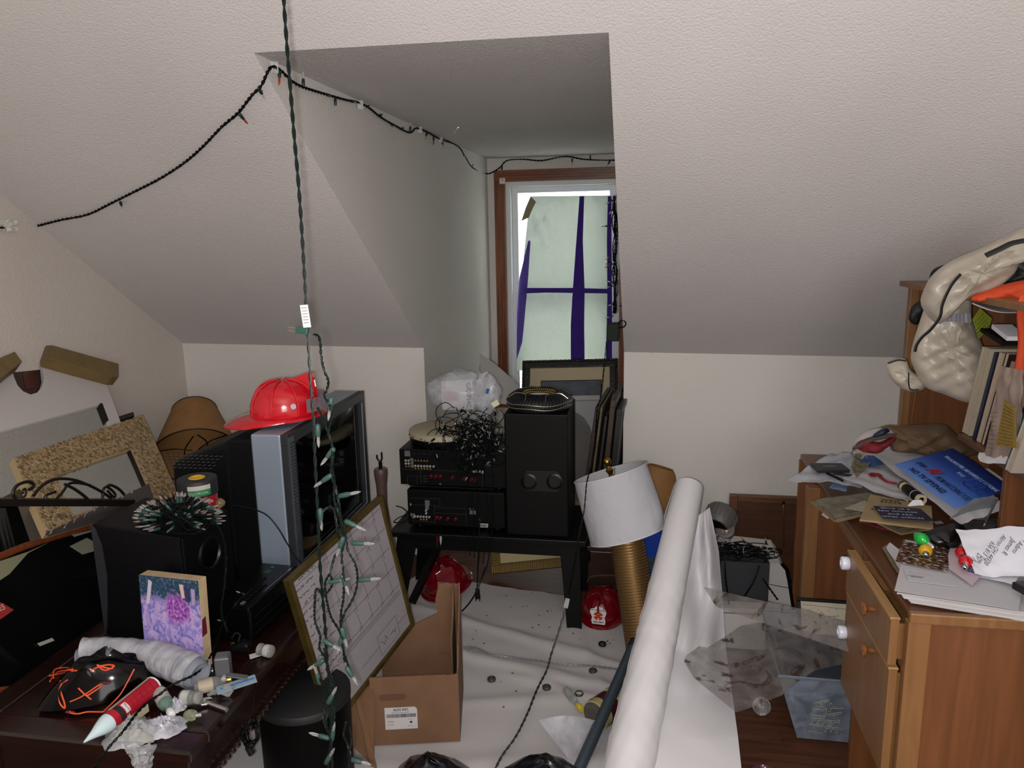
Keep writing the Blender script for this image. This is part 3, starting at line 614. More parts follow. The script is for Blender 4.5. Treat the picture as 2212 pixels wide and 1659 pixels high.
for k in range(5):
    pts = [A(1010+k*14+random.uniform(-6, 6), y+random.uniform(-5, 5), Y=2.865+random.uniform(-.006, .004)) for y in (1000, 1040, 1080, 1120)]+[A(1012+k*12, 1175, Y=2.80), A(1016+k*9, 1200+k*6, Y=2.79)]
    obj('wire', G().tube(spline(pts, 5), .0018, 5), Mwire, r_, True)
# power cord with plug hanging off the bench, RCA pair
r_ = thing('power_cord', 'black power cord with a two-prong plug hanging off the bench front', 'cord', A(1030, 1290, Y=2.76))
obj('wire', G().tube(spline([A(1036, 1130, Y=2.8), A(1034, 1180, Y=2.77), A(1032, 1230, Y=2.75), A(1031, 1272, Y=2.74)], 6), .003, 6), Mblk, r_, True)
pg = G().cyl(A(1031, 1272, Y=2.74), A(1032, 1292, Y=2.74), .008, .011); obj('plug', pg, Mblk, r_, True)
for dx in (-4, 4): obj('prong', G().bar(A(1032+dx, 1292, Y=2.74), A(1032+dx, 1299, Y=2.74), .0015, .005), Mchrome, r_)
obj('wire', G().tube(spline([A(1050, 1225, Y=2.78), A(1040, 1250, Y=2.7), A(1028, 1280, Y=2.66), A(1012, 1305, Y=2.6), A(998, 1320, Y=2.55)], 6), .003, 6), Mblk, r_, True)
r_ = thing('audio_cable', 'red and white audio plugs dangling under the bench edge above the red helmet', 'cable', A(948, 1178, Y=2.84))
for dx, m in ((-4, Mpost), (4, Mrcaw)):
    p, q = A(948+dx, 1158, Y=2.80), A(948+dx, 1176, Y=2.80); obj('plug', G().lathe([(.004, 0), (.005, .006), (.0045, .02), (.002, (q-p).length)], 10, zmat(p, q)), m, r_, True)
    obj('tip', G().cyl(q, A(948+dx, 1181, Y=2.80), .0018), Mchrome, r_); obj('wire', G().tube([p, A(948+dx, 1130, Y=2.80)], .0016), Mblk, r_)
r_ = thing('loose_cable', 'thin black cable straggling over the left end of the bench', 'cable', A(880, 1110, Z=BZ+.004))
obj('wire', G().tube(spline([A(855, 1093, Z=BZ+.03), A(870, 1098, Z=BZ+.02), A(880, 1110, Z=BZ+.005), A(862, 1118, Z=BZ+.005), A(850, 1128, Z=BZ+.005), A(868, 1128, Z=BZ+.005), A(885, 1118, Z=BZ+.005), A(905, 1122, Z=BZ+.005)], 6), .0022, 6), Mblk, r_, True)
# tower speaker
tx0, tx1 = A(1094, 1165, Y=2.86).x, A(1228, 1165, Y=2.86).x; th_ = A(1090, 893, Y=2.86).z-BZ
r_ = thing('tower_speaker', 'tall black speaker cabinet with two round ports on the bench right end', 'speaker', ((tx0+tx1)/2, 2.86, BZ))
g = G(); g.bb((tx0, 2.86, BZ), (tx1, 3.16, BZ+th_)); obj('cabinet', g, mat('black_vinyl', '#030303', .5, spec=.2, bump=.1, bscale=200), r_, bevel=.006)
for px in (1143, 1200-1.5):
    c = A(px, 1040, Y=2.855); obj('port', G().tubeopen([(.030, 0), (.033, -.004), (.027, -.006), (.024, .02), (.022, .05)], 32, MX.Translation(c) @ rot(-90, 'X'), .002), Mblk, r_, True)
    obj('port_hole', G().cyl(c+V((0, .003, 0)), c+V((0, .0045, 0)), .024, n=32), mat('void', '#020202', .9), r_)
c0, c1 = A(1120, 1040, Y=2.856), A(1222, 1040, Y=2.856); obj('port_plate', G().prism([(x, y) for x, y in [(-.072, -.03), (-.06, -.042), (.06, -.042), (.072, -.03), (.072, .03), (.06, .042), (-.06, .042), (-.072, .03)]], 0, .003, MX.Translation((c0+c1)/2+V((0, .003, 0))) @ rot(90, 'X')), mat('satin_black', '#0f0f11', .35), r_, bevel=.001)
# braided hat-like round basket on the tower
q = V(((tx0+tx1)/2, 2.97, BZ+th_)); Ro = .128
r_ = thing('braided_basket', 'round black braided basket with gold beaded opening and silver wire trim on the tower speaker', 'basket', q)
Mbraid = mat('black_braid', '#08080a', .55, bump=.8, bscale=110)
obj('body', G().lathe([(Ro*.85, 0), (Ro*.98, .012), (Ro, .03), (Ro*.96, .046), (Ro*.8, .06), (Ro*.6, .066), (Ro*.5, .062), (Ro*.42, .045), (Ro*.3, .02), (0, .018)], 48, MX.Translation(q)), Mbraid, r_, True)
pr = None
for k in range(60):
    a = 2*pi*k/60; pts = [(Ro*f*math.cos(a+dd), Ro*f*math.sin(a+dd), z) for f, z, dd in ((.99, .012, 0), (1.01, .03, .02), (.97, .048, .05), (.81, .0625, .08), (.6, .068, .1), (.52, .064, .11))]
    if k == 0: pr = part0('braid_rib', G().tube(spline(pts, 3), .0035, 5), Mbraid, r_, MX.Translation(q), True)
    else: inst(pr, r_, MX.Translation(q) @ rot(6*k, 'Z'))
Mgb = mat('gold_bead', '#9c8440', .25, .9); pr = None
for row, (f, z) in enumerate(((.50, .064), (.47, .056), (.44, .048))):
    for k in range(44):
        a = 2*pi*(k+.5*row)/44; Mm = MX.Translation(q+V((Ro*f*math.cos(a), Ro*f*math.sin(a), z)))
        pr = part0('gold_bead', G().ball((0, 0, 0), .0042, 8), Mgb, r_, Mm, True) if pr is None else inst(pr, r_, Mm)
obj('white_lining', G().lathe([(Ro*.41, .046), (Ro*.40, .052), (0, .054)], 32, MX.Translation(q)), mat('white_satin', '#dfe6e8', .3), r_, True)
Msw = mat('silver_wire', '#bcb9a8', .25, .9)
for f, z in ((1.03, .02), (1.04, .036)): obj('wire_ring', G().tube([q+V((Ro*f*math.cos(a*pi/24), Ro*f*math.sin(a*pi/24), z+.003*math.sin(a*.6))) for a in range(48)], .0016, 6, True), Msw, r_, True)
for a0 in (-2.35, -.8, .8, 2.35):
    pts = [q+V((Ro*f*math.cos(a0+d), Ro*f*math.sin(a0+d), z)) for f, z, d in ((1.0, .05, -.45), (.8, .068, -.38), (.66, .071, -.15), (.66, .071, .15), (.8, .068, .38), (1.0, .05, .45))]
    obj('wire_scroll', G().tube(spline(pts, 5), .0015, 5), Msw, r_, True)
# under the bench: red helmet, gilt frame, then the chest, helmets and lamp to its right
# ================================================================ LEFT SIDE: TV, SHADES, MIRRORS
def quad3(O, U, W, d, M=None):  # slab from three corners, thickness d behind
    M, w_, h = fr(O, U, W); return M, w_, h
# TV: silver front bezel, screen turned to the right, black tapering back
Msil = mat('tv_silver', '#8d99a8', .38, .35); Mtvg = mat('tv_dark_grey', '#24262a', .5); Mscr = mat('tv_screen', '#020203', .08, spec=.5); Mtvb = mat('tv_back_black', '#060709', .6, spec=.2, bump=.1, bscale=300)
TZ = .47
a0 = A(548, 935, Y=2.1); a1 = A(617, 930, Y=2.12); b1 = A(785, 852, Y=2.80)
a0 = V((a0.x, 2.1, 0)); a1 = V((a1.x, 2.12, 0)); b1 = V((b1.x, b1.y, 0)); ux = (b1-a1); Wt = ux.length; ux.normalize(); nx = V((-ux.y, ux.x, 0))      # nx points to the back of the set
zt0 = A(617, 930, Y=2.12).z; zt1 = A(785, 852, Y=2.80).z; Ht = (zt0+zt1)/2-TZ+.0
Mtv = MX(((ux.x, nx.x, 0, a1.x), (ux.y, nx.y, 0, a1.y), (0, 0, 1, TZ), (0, 0, 0, 1)))     # x along the face, y towards the back
r_ = thing('television', 'large silver-edged tube television turned to the right behind the subwoofer', 'television', Mtv.translation)
DB = (a0-a1).length*1.22
g = G(); fb = .035
g.bb((0, .02, 0), (Wt, DB, Ht), Mtv); obj('bezel_box', g, Msil, r_, bevel=.006)
g = G(); g.bb((.0, -.004, 0), (Wt, .02, fb*2.1), Mtv); g.bb((0, -.004, Ht-fb), (Wt, .02, Ht), Mtv); g.bb((0, -.004, fb*2.1), (.055, .02, Ht-fb), Mtv); g.bb((Wt-.035, -.004, fb*2.1), (Wt, .02, Ht-fb), Mtv); obj('front_frame', g, Mtvg, r_, bevel=.002)
g = G(); g.bb((.004, -.006, .01), (.040, -.003, Ht-.01), Mtv); go = obj('speaker_grille', g, mat('grille_silver', '#5a6068', .5, .4), r_)
for k in range(44): obj('grille_slot', G().bb((.007, -.0075, .018+k*(Ht-.04)/44), (.037, -.0055, .018+(k+.45)*(Ht-.04)/44), Mtv), mat('slot_grey', '#30343a', .5), go)
g = G(); m = 14
def Ps(u, v): return Mtv @ V((.062+(Wt-.104)*u, .012-.012*(1-(2*u-1)**2)*(1-(2*v-1)**2)**.5, fb*2.4+(Ht-fb*3.6)*v))
g.sheet(Ps, m, m, .004); obj('screen', g, Mscr, r_, True)
g = G(); z0 = fb*2.3; z1 = Ht-fb*1.15; x0, x1 = .058, Wt-.038
for p, q in (((x0, z0), (x1, z0)), ((x1, z0), (x1, z1))): g.bar(Mtv @ V((p[0], -.005, p[1])), Mtv @ V((q[0], -.005, q[1])), .003, .003)
obj('silver_line', g, mat('silver_line', '#a9abb0', .3, .6), r_)
g = G(); y0, y1, y2 = DB, DB+.10, DB+.38
g.hexa([Mtv @ V(p) for p in ((.01, y0, .02), (Wt-.01, y0, .02), (Wt-.03, y1, .02), (.03, y1, .02))], [Mtv @ V(p) for p in ((.01, y0, Ht-.02), (Wt-.01, y0, Ht-.02), (Wt-.03, y1, Ht-.03), (.03, y1, Ht-.03))])
obj('back_shell', g, Mtvb, r_, bevel=.008)
g = G(); g.hexa([Mtv @ V(p) for p in ((.04, y1, .04), (Wt-.04, y1, .04), (Wt-.14, y2, .08), (.14, y2, .08))], [Mtv @ V(p) for p in ((.04, y1, Ht-.035), (Wt-.04, y1, Ht-.035), (Wt-.14, y2, Ht-.15), (.14, y2, Ht-.15))])
bs = obj('tube_housing', g, Mtvb, r_, bevel=.02)
for k in range(5):
    for j in range(12):
        p = Mtv @ V((.052+.004*k, y1+.03+j*.018, Ht-.09-k*.012)); q = Mtv @ V((.056+.004*k, y1+.042+j*.018, Ht-.094-k*.012)); obj('vent_slot', G().bar(p, q, .003, .003), mat('slot_line', '#3c4048', .5), bs)
st = thing('tv_stand', 'black stand carrying the television behind the wooden table', 'stand', Mtv @ V((Wt/2, .2, -TZ)))
g = G(); g.bb((.0, -.01, -TZ), (.02, .48, -.022), Mtv); obj('side_panel', g, Mblkwood, st); obj('side_panel', G().bb((Wt-.02, -.01, -TZ), (Wt, .48, -.022), Mtv), Mblkwood, st)
obj('top_board', G().bb((-.01, -.012, -.02), (Wt+.01, .5, 0), Mtv), Mblkwood, st, bevel=.003); obj('shelf', G().bb((.02, .0, -.27), (Wt-.02, .48, -.25), Mtv), Mblkwood, st); obj('back_panel', G().bb((.02, .47, -TZ), (Wt-.02, .48, -.022), Mtv), Mblkwood, st)
# ---- toy fire helmet
def helmet(label, c, s, az, tilt, m, shield=None, visor=False):
    """helmet with its base centre at c; az: direction the front faces"""
    Mh = MX.Translation(c) @ rot(az, 'Z') @ tilt @ MX.Scale(s, 4); r = thing('fire_helmet', label, 'helmet', c)
    g = G(); g.lathe([(.104, 0), (.105, .012), (.103, .04), (.094, .07), (.075, .1), (.045, .118), (.015, .124), (0, .1245)], 40, Mh, 1.16, 1); obj('crown', g, m, r, True)
    # brim: long duckbill at the back (-x), short at the front
    n = 48; g = G(); vs = []; fs = []
    for k in range(n):
        a = 2*pi*k/n; ca, sa = math.cos(a), math.sin(a); back = max(0, -ca)**1.5; ro = .034+.06*back; dz = -.006-.022*back+.006*max(0, ca)
        for (rx, ry, z) in ((.104*1.16, .104, .004), (.104*1.16+ro*.6, .104+ro*.55, .002+dz*.4), (.104*1.16+ro, .104+ro*.75, dz), (.104*1.16+ro, .104+ro*.75, dz-.005), (.104*1.16+ro*.6, .104+ro*.55, -.003+dz*.4), (.104*1.16-.002, .102, -.001)):
            vs.append((rx*ca, ry*sa, z))
    for k in range(n):
        k2 = (k+1) % n
        for j in range(6): j2 = (j+1) % 6; fs.append((k*6+j, k2*6+j, k2*6+j2, k*6+j2))
    g.add(vs, fs, Mh); obj('brim', g, m, r, True)
    for k in range(8):
        a = pi*k/4+pi/8; pts = [Mh @ V((rr*1.16*math.cos(a), rr*math.sin(a), z)) for rr, z in ((.105, .008), (.1045, .04), (.095, .071), (.076, .101), (.046, .12), (.016, .126))]
        obj('rib', G().tube(spline(pts, 4), .0036*s, 6), m, r, True)
    # front comb and shield
    g = G(); pts = [(-.02, .118), (.03, .128), (.07, .14), (.105, .15), (.112, .13), (.118, .09), (.121, .05), (.118, .03), (.10, .06), (.06, .1)]
    g.prism(pts, -.006, .006, Mh @ rot(90, 'X')); obj('comb', g, m, r, bevel=.001)
    if shield:
        Ms2 = Mh @ off(.126, 0, .012) @ rot(-8, 'Y') @ rot(90, 'Z') @ rot(90, 'X')
        pl = [(-.034, 0), (.034, 0), (.038, .02), (.033, .04), (.044, .07), (.04, .088), (.022, .094), (.012, .104), (0, .112), (-.012, .104), (-.022, .094), (-.04, .088), (-.044, .07), (-.033, .04), (-.038, .02)]
        so = obj('badge', G().prism(pl, -.002, .002, Ms2), mat('badge_white', '#d9d4d0', .35), r, bevel=.0008)
        mk = mat('badge_orange', '#b4371e', .4)
        text('CITY OF CANTON', .0095, Ms2 @ off(0, .084, .0024), Mink, r, bold=.0003); text('FIRE DEPT', .0125, Ms2 @ off(0, .013, .0024), Mink, r, bold=.0004)
        g = G()
        for k in range(4): g.prism([(-.004, .004), (-.014, .022), (0, .026), (.014, .022), (.004, .004)], .002, .003, Ms2 @ off(0, .05, 0) @ rot(45+90*k, 'Z'))
        g.lathe([(.010, .002), (.010, .0034), (0, .0034)], 20, Ms2 @ off(0, .05, 0)); obj('emblem', g, mk, r)
    else:
        Ms2 = Mh @ off(.123, 0, .03) @ rot(-6, 'Y') @ rot(90, 'Z') @ rot(90, 'X')
        pl = [(-.03, 0), (.03, 0), (.034, .04), (.045, .07), (.04, .095), (.014, .1), (.008, .116), (-.008, .116), (-.014, .1), (-.04, .095), (-.045, .07), (-.034, .04)]
        obj('badge', G().prism(pl, -.003, .003, Ms2), m, r, bevel=.0008)
    if visor:
        def Pv(u, v):
            a = (u-.5)*2.2; return Mh @ V((.145*math.cos(a)+.01, .125*math.sin(a), .065-.05*v+.02*math.sin(v*3)))
        obj('visor', G().sheet(Pv, 20, 6, .0015), mat('visor_clear', '#c9c4cc', .08, trans=.8), r, True)
        for s_ in (-1, 1): obj('visor_bolt', G().cyl(Mh @ V((.03, s_*.1, .045)), Mh @ V((.03, s_*.112, .045)), .01*s), mat('visor_bolt_grey', '#b9b4b8', .3), r, True)
    return r
hp = A(617, 922, Y=2.3); hp.z = TZ+Ht+.026
helmet('shiny red toy fire helmet with clear visor on top of the television', hp, .9, 28, rot(0, 'Y'), Mred, None, True)
# ---- big brown lampshade in the left corner, lying tilted
def shade(label, c, M, r0, r1, h, m, mi, cat='lamp', nm='floor_lamp', harp=True):
    r = thing(nm, label, cat, c)
    obj('shade', G().tubeopen([(r0, 0), (r0+(r1-r0)*.5, h*.5), (r1, h)], 48, M, .002), m, r, True)
    for rr, z in ((r0, 0), (r1, h)): obj('rim_wire', G().tube([M @ V((rr*math.cos(2*pi*k/40), rr*math.sin(2*pi*k/40), z)) for k in range(40)], .0028, 6, True), mi, r, True)
    return r
Mkraft = mat('kraft_shade', '#8a6236', .8, var=.1, vscale=20)
c = A(424, 985, Y=2.98); Msh = MX.Translation(c) @ rot(-50, 'X') @ rot(-24, 'Y')
r_ = shade('lamp with large brown paper cone shade tilted in the left corner behind the television', c, Msh, .185, .10, .27, Mkraft, Mblk)
for k in range(3):
    a = 2*pi*k/3-.4; obj('spider_arm', G().tube([Msh @ V((.183*math.cos(a), .183*math.sin(a), .002)), Msh @ V((.09*math.cos(a), .09*math.sin(a), .03)), Msh @ V((.015*math.cos(a), .015*math.sin(a), .03))], .0028, 6), Mblk, r_)
for s_ in (-1, 1):
    obj('harp', G().tube(spline([Msh @ V((s_*.02, 0, -.03)), Msh @ V((s_*.045, 0, .0)), Msh @ V((s_*.05, 0, .06)), Msh @ V((s_*.01, 0, .12))], 4), .003, 6), Mblk, r_, True)
ls = Msh @ V((0, 0, -.06)); obj('lamp_socket', G().cyl(ls, Msh @ V((0, 0, -.005)), .017, .014), Mblk, r_, True)
obj('pole', G().tube(spline([ls, ls+V((0, .0, -.12)), V((ls.x, ls.y+.02, .4)), V((ls.x, ls.y+.02, .02))], 5), .011, 8), Mblk, r_, True); obj('base', G().lathe([(.13, 0), (.13, .012), (.03, .03), (.012, .05)], 32, MX.Translation((ls.x, ls.y+.02, 0))), Mblk, r_, True)
# ---- vase-shaped lamp body with prongs, left of the bench
q = A(835, 1195, Y=3.1); zb = .18; c = A(822, 1012, Y=3.1); g = G(); c0 = V((c.x, c.y, 0))
Mvz = mat('dusty_rose_ceramic', '#5d4840', .45)
r_ = thing('vase_lamp', 'dusty brown flared candle-vase with black forked prongs standing between television and bench', 'vase', c0)
hh = c.z; obj('body', G().lathe([(.07, 0), (.075, .02), (.055, .09), (.03, hh-.26), (.022, hh-.16), (.024, hh-.08), (.030, hh-.03), (.031, hh-.008), (.027, hh), (0, hh)], 28, MX.Translation(c0)), Mvz, r_, True)
obj('stem', G().cyl(c0+V((0, 0, hh)), c0+V((0, 0, hh+.03)), .008), Mblk, r_)
obj('prong', G().tube(spline([c0+V((0, 0, hh+.03)), c0+V((-.013, 0, hh+.045)), c0+V((-.014, 0, hh+.062))], 4), .004, 6), Mblk, r_, True)
obj('prong', G().tube(spline([c0+V((0, 0, hh+.03)), c0+V((.008, 0, hh+.045)), c0+V((.008, .0, hh+.075))], 4), .004, 6), Mblk, r_, True)
# ---- white house-shaped mirror leaning on the gable, with roof boards and a shield plaque behind
Xm = -2.19
O = A(-60, 1150, X=Xm+.12); Mw, w_, h = fr(A(-110, 1090, X=-1.93), A(262, 985, X=-1.93), A(-150, 885, X=-2.20))
white = mat('white_painted_frame', '#bdb7b6', .5)
def onp(px, py, M=Mw, z=0):
    p = Apl(px, py, M.translation+M.to_3x3() @ V((0, 0, z)), M.to_3x3() @ V((0, 0, 1))); return M.inverted() @ p
def poly_on(pts, M=Mw, z=0): return [tuple(onp(x, y, M, z)[:2]) for x, y in pts]
r_ = thing('house_mirror', 'white gabled mirror frame with tan roof strips leaning against the left gable wall', 'mirror', A(120, 980, X=Xm+.06))
body = [(-60, 1010), (-60, 870), (0, 826), (27, 802), (31, 815), (38, 832), (50, 845), (66, 852), (80, 848), (90, 836), (95, 818), (92, 790), (115, 800), (232, 832), (258, 905), (262, 930)]
tp = [(-60, 952), (0, 934), (219, 873)]; 
g = G(); g.prism(poly_on([(-60, 870), (0, 826), (27, 802), (31, 815), (38, 832), (50, 845), (66, 852), (80, 848), (90, 836), (95, 818), (92, 790), (115, 800), (232, 832), (240, 855), (232, 872), (219, 873), (0, 932), (-60, 950)]), -.02, 0, Mw); obj('frame_top', g, white, r_, bevel=.001)
g = G(); g.prism(poly_on([(219, 873), (232, 870), (240, 853), (262, 915), (300, 1010), (272, 1020)]), -.02, 0, Mw); obj('frame_side', g, white, r_, bevel=.001)
g = G(); g.prism(poly_on([(-60, 950), (0, 932), (219, 873), (272, 1020), (-60, 1100)], z=-.01), -.014, -.010, Mw); obj('mirror_glass', g, mat('mirror_silver', '#dfe2dc', .03, 1), r_)
g = G(); g.prism(poly_on([(212, 875), (219, 873), (233, 911), (227, 913)], z=-.006), -.01, .001, Mw); obj('inner_edge', g, Mblk, r_)
Mtan = mat('tan_strip', '#6f5b35', .5, var=.15, vscale=30)
for pts in ([(86, 765), (100, 764), (244, 803), (244, 831), (230, 830), (88, 791)], [(-40, 835), (-30, 800), (18, 779), (34, 801), (0, 828), (-40, 860)]):
    obj('roof_strip', G().prism(poly_on(pts, z=.004), .0, .05, Mw), Mtan, r_, bevel=.002)
pl = thing('shield_plaque', 'dark wooden shield plaque showing in the notch of the white mirror frame', 'plaque', A(62, 840, X=Xm-.03))
dkw = wood('dark_plaque_wood', '#1c0b08', '#3a1712', 'Z', 6)
obj('plaque_board', G().prism(poly_on([(24, 797), (92, 788), (97, 818), (90, 840), (78, 856), (64, 856), (44, 848), (30, 828)], z=-.03), -.045, -.024, Mw), dkw, pl, bevel=.002)
obj('inlay', G().prism(poly_on([(48, 805), (72, 800), (75, 838), (56, 842)], z=-.024), -.0239, -.0225, Mw), mat('plaque_inlay', '#4a1d14', .3), pl)
pl = thing('wall_plaque', 'dark red-brown wooden plaque corner behind the tan roof strip', 'plaque', A(180, 800, X=Xm-.04))
obj('plaque_board', G().prism(poly_on([(130, 777), (196, 765), (212, 810), (196, 850), (150, 850)], z=-.05), -.07, -.052, Mw), dkw, pl, bevel=.002)
obj('inlay', G().prism(poly_on([(172, 780), (190, 776), (196, 792), (178, 797)], z=-.052), -.0519, -.050, Mw), mat('plaque_inlay', '#4a1d14', .3), pl)
# black flat frame in front of it
Mb, w_, h = fr(A(-60, 1230, X=-1.80), A(330, 1120, X=-1.80), A(-90, 1005, X=-2.12))
r_ = thing('black_framed_panel', 'black-edged dark panel leaning between the white mirror and the pebble mirror', 'picture', A(100, 1080, X=-2.0))
obj('panel', G().prism(poly_on([(-60, 1004), (0, 985), (275, 895), (288, 893), (300, 925), (380, 1100), (300, 1230), (-60, 1280)], Mb), -.025, -.002, Mb), mat('dark_panel', '#040405', .5, spec=.2), r_, bevel=.002)
obj('frame_rail', G().prism(poly_on([(-60, 1004), (0, 983), (286, 892), (289, 900), (0, 1000), (-60, 1020)], Mb), -.004, .006, Mb), Mblk, r_)
obj('grey_back_strip', G().prism(poly_on([(0, 1018), (26, 1010), (28, 1018), (0, 1028)], Mb), 0, .003, Mb), mat('strip_grey', '#5e5d5a', .6), r_)
# pebble mosaic mirror
Mp, w_, h = fr(A(62, 1145, X=-1.66), A(385, 1065, X=-1.66), A(28, 992, X=-1.87))
r_ = thing('pebble_mirror', 'tilted square mirror in a wide tan pebble-mosaic frame', 'mirror', A(220, 1100, X=-1.88))
ext = poly_on([(28, 990), (309, 896), (372, 1050), (370, 1075), (66, 1152)], Mp); 
C4 = [V(p+(0,)) for p in poly_on([(28, 990), (309, 896), (386, 1070), (100, 1152)], Mp)]
I4c = [V(p+(0,)) for p in poly_on([(120, 1026), (283, 971), (322, 1060), (160, 1112)], Mp)]
Mgrout = mat('grout_tan', '#a08a66', .85)
for i in range(4):
    j = (i+1) % 4; g = G(); g.prism([tuple(C4[i][:2]), tuple(C4[j][:2]), tuple(I4c[j][:2]), tuple(I4c[i][:2])], -.022, 0, Mp); obj('frame_rail', g, Mgrout, r_)
obj('mirror_glass', G().prism([tuple(p[:2]) for p in I4c], -.012, -.008, Mp), mat('mirror_silver', '#dfe2dc', .03, 1), r_)
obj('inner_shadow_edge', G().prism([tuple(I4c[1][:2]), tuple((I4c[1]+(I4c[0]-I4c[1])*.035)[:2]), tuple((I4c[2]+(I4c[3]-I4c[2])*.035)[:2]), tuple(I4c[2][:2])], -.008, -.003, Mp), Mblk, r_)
random.seed(5); pebs = [mat('pebble_'+c, '#'+c, .5) for c in ('7b6644', '6d5638', '8a7450', '947f5b', '5a442c', '806a4a')]; protos = []; cnt = 0; sg = G()
for jj in range(40):
    for ii in range(56):
        u = (ii+.5*(jj % 2)+random.uniform(-.15, .15))/56; v = (jj+.5+random.uniform(-.15, .15))/40
        if not (0.01 < u < .99): continue
        p = C4[0]*(1-u)*(1-v)+C4[1]*u*(1-v)+C4[2]*u*v+C4[3]*(1-u)*v
        ins = all(((I4c[(i+1) % 4]-I4c[i]).cross(p-I4c[i])).z < .0009 for i in range(4))
        if ins: continue
        if p.x < -.01: continue
        Mm = Mp @ MX.Translation(p) @ rot(random.uniform(0, 90), 'Z') @ MX.Diagonal((random.uniform(.85, 1.15), random.uniform(.8, 1.1), 1, 1))
        sg.lathe([(.0056, 0), (.0052, .0016), (.003, .0026), (0, .0029)], 7, Mm)
        cnt += 1
pm = mat('pebbles', '#75603f', .5); nt = pm.node_tree
tc = N(nt, 'ShaderNodeNewGeometry'); rr_ = ramp(nt, [(0, '#4d3a26'), (.25, '#6d5738'), (.6, '#85704e'), (1, '#978361')]); nt.links.new(tc.outputs['Random Per Island'], rr_.inputs[0]); nt.links.new(rr_.outputs[0], nt.nodes['Principled BSDF'].inputs['Base Color'])
obj('pebbles', sg, pm, r_, True, kind='stuff')
# iron scroll piece with its flat bar
Xi = -1.60; 
r_ = thing('iron_scroll_rail', 'black wrought iron scrollwork on a long flat bar before the pebble mirror', 'ironwork', A(150, 1085, X=Xi))
Miron = mat('dark_iron', '#1c1815', .5, .5)
obj('flat_bar', G().hexa([A(-40, 1094, X=Xi), A(292, 1094, X=Xi+.0), A(292, 1090, X=Xi-.03), A(-40, 1088, X=Xi-.03)], [A(-40, 1078, X=Xi), A(292, 1080, X=Xi), A(292, 1077, X=Xi-.03), A(-40, 1075, X=Xi-.03)]), Miron, r_)
def scroll(pts, r=.0045): obj('scroll', G().tube(spline([A(x, y, X=Xi-.01) for x, y in pts], 6), r, 6), Miron, r_, True)
scroll([(50, 1066), (48, 1061), (54, 1056), (56, 1066), (52, 1074)], .003)
scroll([(62, 1058), (70, 1054), (72, 1046), (64, 1041), (52, 1042), (38, 1048), (30, 1058), (28, 1068), (34, 1077)])
scroll([(72, 1071), (88, 1052), (110, 1038), (135, 1034), (165, 1038), (200, 1052), (225, 1066), (240, 1076)])
scroll([(122, 1078), (136, 1062), (148, 1046), (165, 1043), (195, 1048)], .004); scroll([(98, 1078), (100, 1070), (110, 1066), (120, 1062)], .004)
scroll([(140, 1046), (160, 1056), (180, 1070), (190, 1079)]); scroll([(222, 1078), (222, 1064), (224, 1056), (232, 1052), (248, 1066), (246, 1074), (232, 1060)], .004); scroll([(232, 1050), (240, 1048), (256, 1056), (268, 1068)])
r_ = thing('grey_post', 'narrow grey wooden post below the iron bar at left', 'post', A(70, 1160, X=-1.72))
obj('post', G().hexa([A(68, 1178, X=-1.74), A(92, 1165, X=-1.74), A(92, 1165, X=-1.76), A(68, 1178, X=-1.76)], [A(38, 1092, X=-1.74), A(64, 1092, X=-1.74), A(64, 1092, X=-1.76), A(38, 1092, X=-1.76)]), mat('post_grey', '#514943', .6), r_)
for k in range(3):
    r_ = single('dark_slat', 'thin black slat leaning in the dark gap below the iron bar, number from left edge %s' % ('one', 'two', 'three')[k] if 0 else ('first', 'second', 'third')[k]+' thin black slat from the left edge in the gap below the iron bar', 'slat',
      G().bar(A(12+k*9, 1190-k*2, X=-1.80), A(-10+k*9, 1098, X=-1.82), .006, .012), mat('slat_black', '#0d0d0e', .5))
# oval glass coffee table tipped on its side: orange-brown rim
c = [(-60, 1225), (0, 1202), (60, 1178), (130, 1156), (200, 1137), (260, 1122), (330, 1108), (360, 1200), (340, 1290), (270, 1380), (200, 1430), (130, 1462), (60, 1484), (0, 1492), (-60, 1496)]
Mo, w_, h = fr(A(-60, 1500, X=-1.46), A(300, 1430, Y=2.0, X=None), A(0, 1205, X=-1.62))
Mo, w_, h = fr(A(-60, 1492, X=-1.61), A(300, 1388, X=-1.61), A(-60, 1225, X=-1.72))
P2 = [V(p) for p in [onp(x, y, Mo) for x, y in c]]
r_ = thing('oval_glass_table', 'oval coffee table top with orange-brown rim and smoky glass tipped up behind the wooden table', 'table', Mo.translation)
rim = [Mo @ V((p.x, p.y, -.006)) for p in P2]; obj('rim', G().tube(spline(rim, 5), .011, 8), wood('rim_orange_wood', '#5e2c14', '#7d4022', 'X', 4), r_, True)
smoky = mat('smoky_glass', '#0a0b0b', .06, spec=.6, var=.5, vscale=3)
obj('glass_top', G().prism([(p.x, p.y) for p in P2], -.010, -.004, Mo), smoky, r_)
def decal(nm, pts, m, M=Mo, z=.0, par=None, th=.0012): return obj(nm, G().prism(poly_on(pts, M, z), z, z+th, M), m, par or r_)
decal('reflected_light_patch', [(0, 1212), (60, 1192), (105, 1172), (60, 1195), (20, 1240), (-10, 1260), (-50, 1262)], mat('reflection_olive', '#76755c', .8))  # olive patch paints light reflected in the glass
decal('sticker', [(150, 1180), (187, 1162), (205, 1172), (205, 1190), (178, 1198)], mat('sticker_grey', '#7c7b6b', .7)); decal('sticker', [(155, 1155), (195, 1146), (200, 1148), (160, 1160)], mat('sticker_grey', '#7c7b6b', .7))
decal('white_tape_mark', [(80, 1390), (112, 1378), (117, 1384), (86, 1396)], mat('sticker_pale', '#9a9890', .7))
r_ = thing('red_card', 'red card with white letters resting on the oval glass at the left edge', 'card', A(10, 1325, X=-1.5))
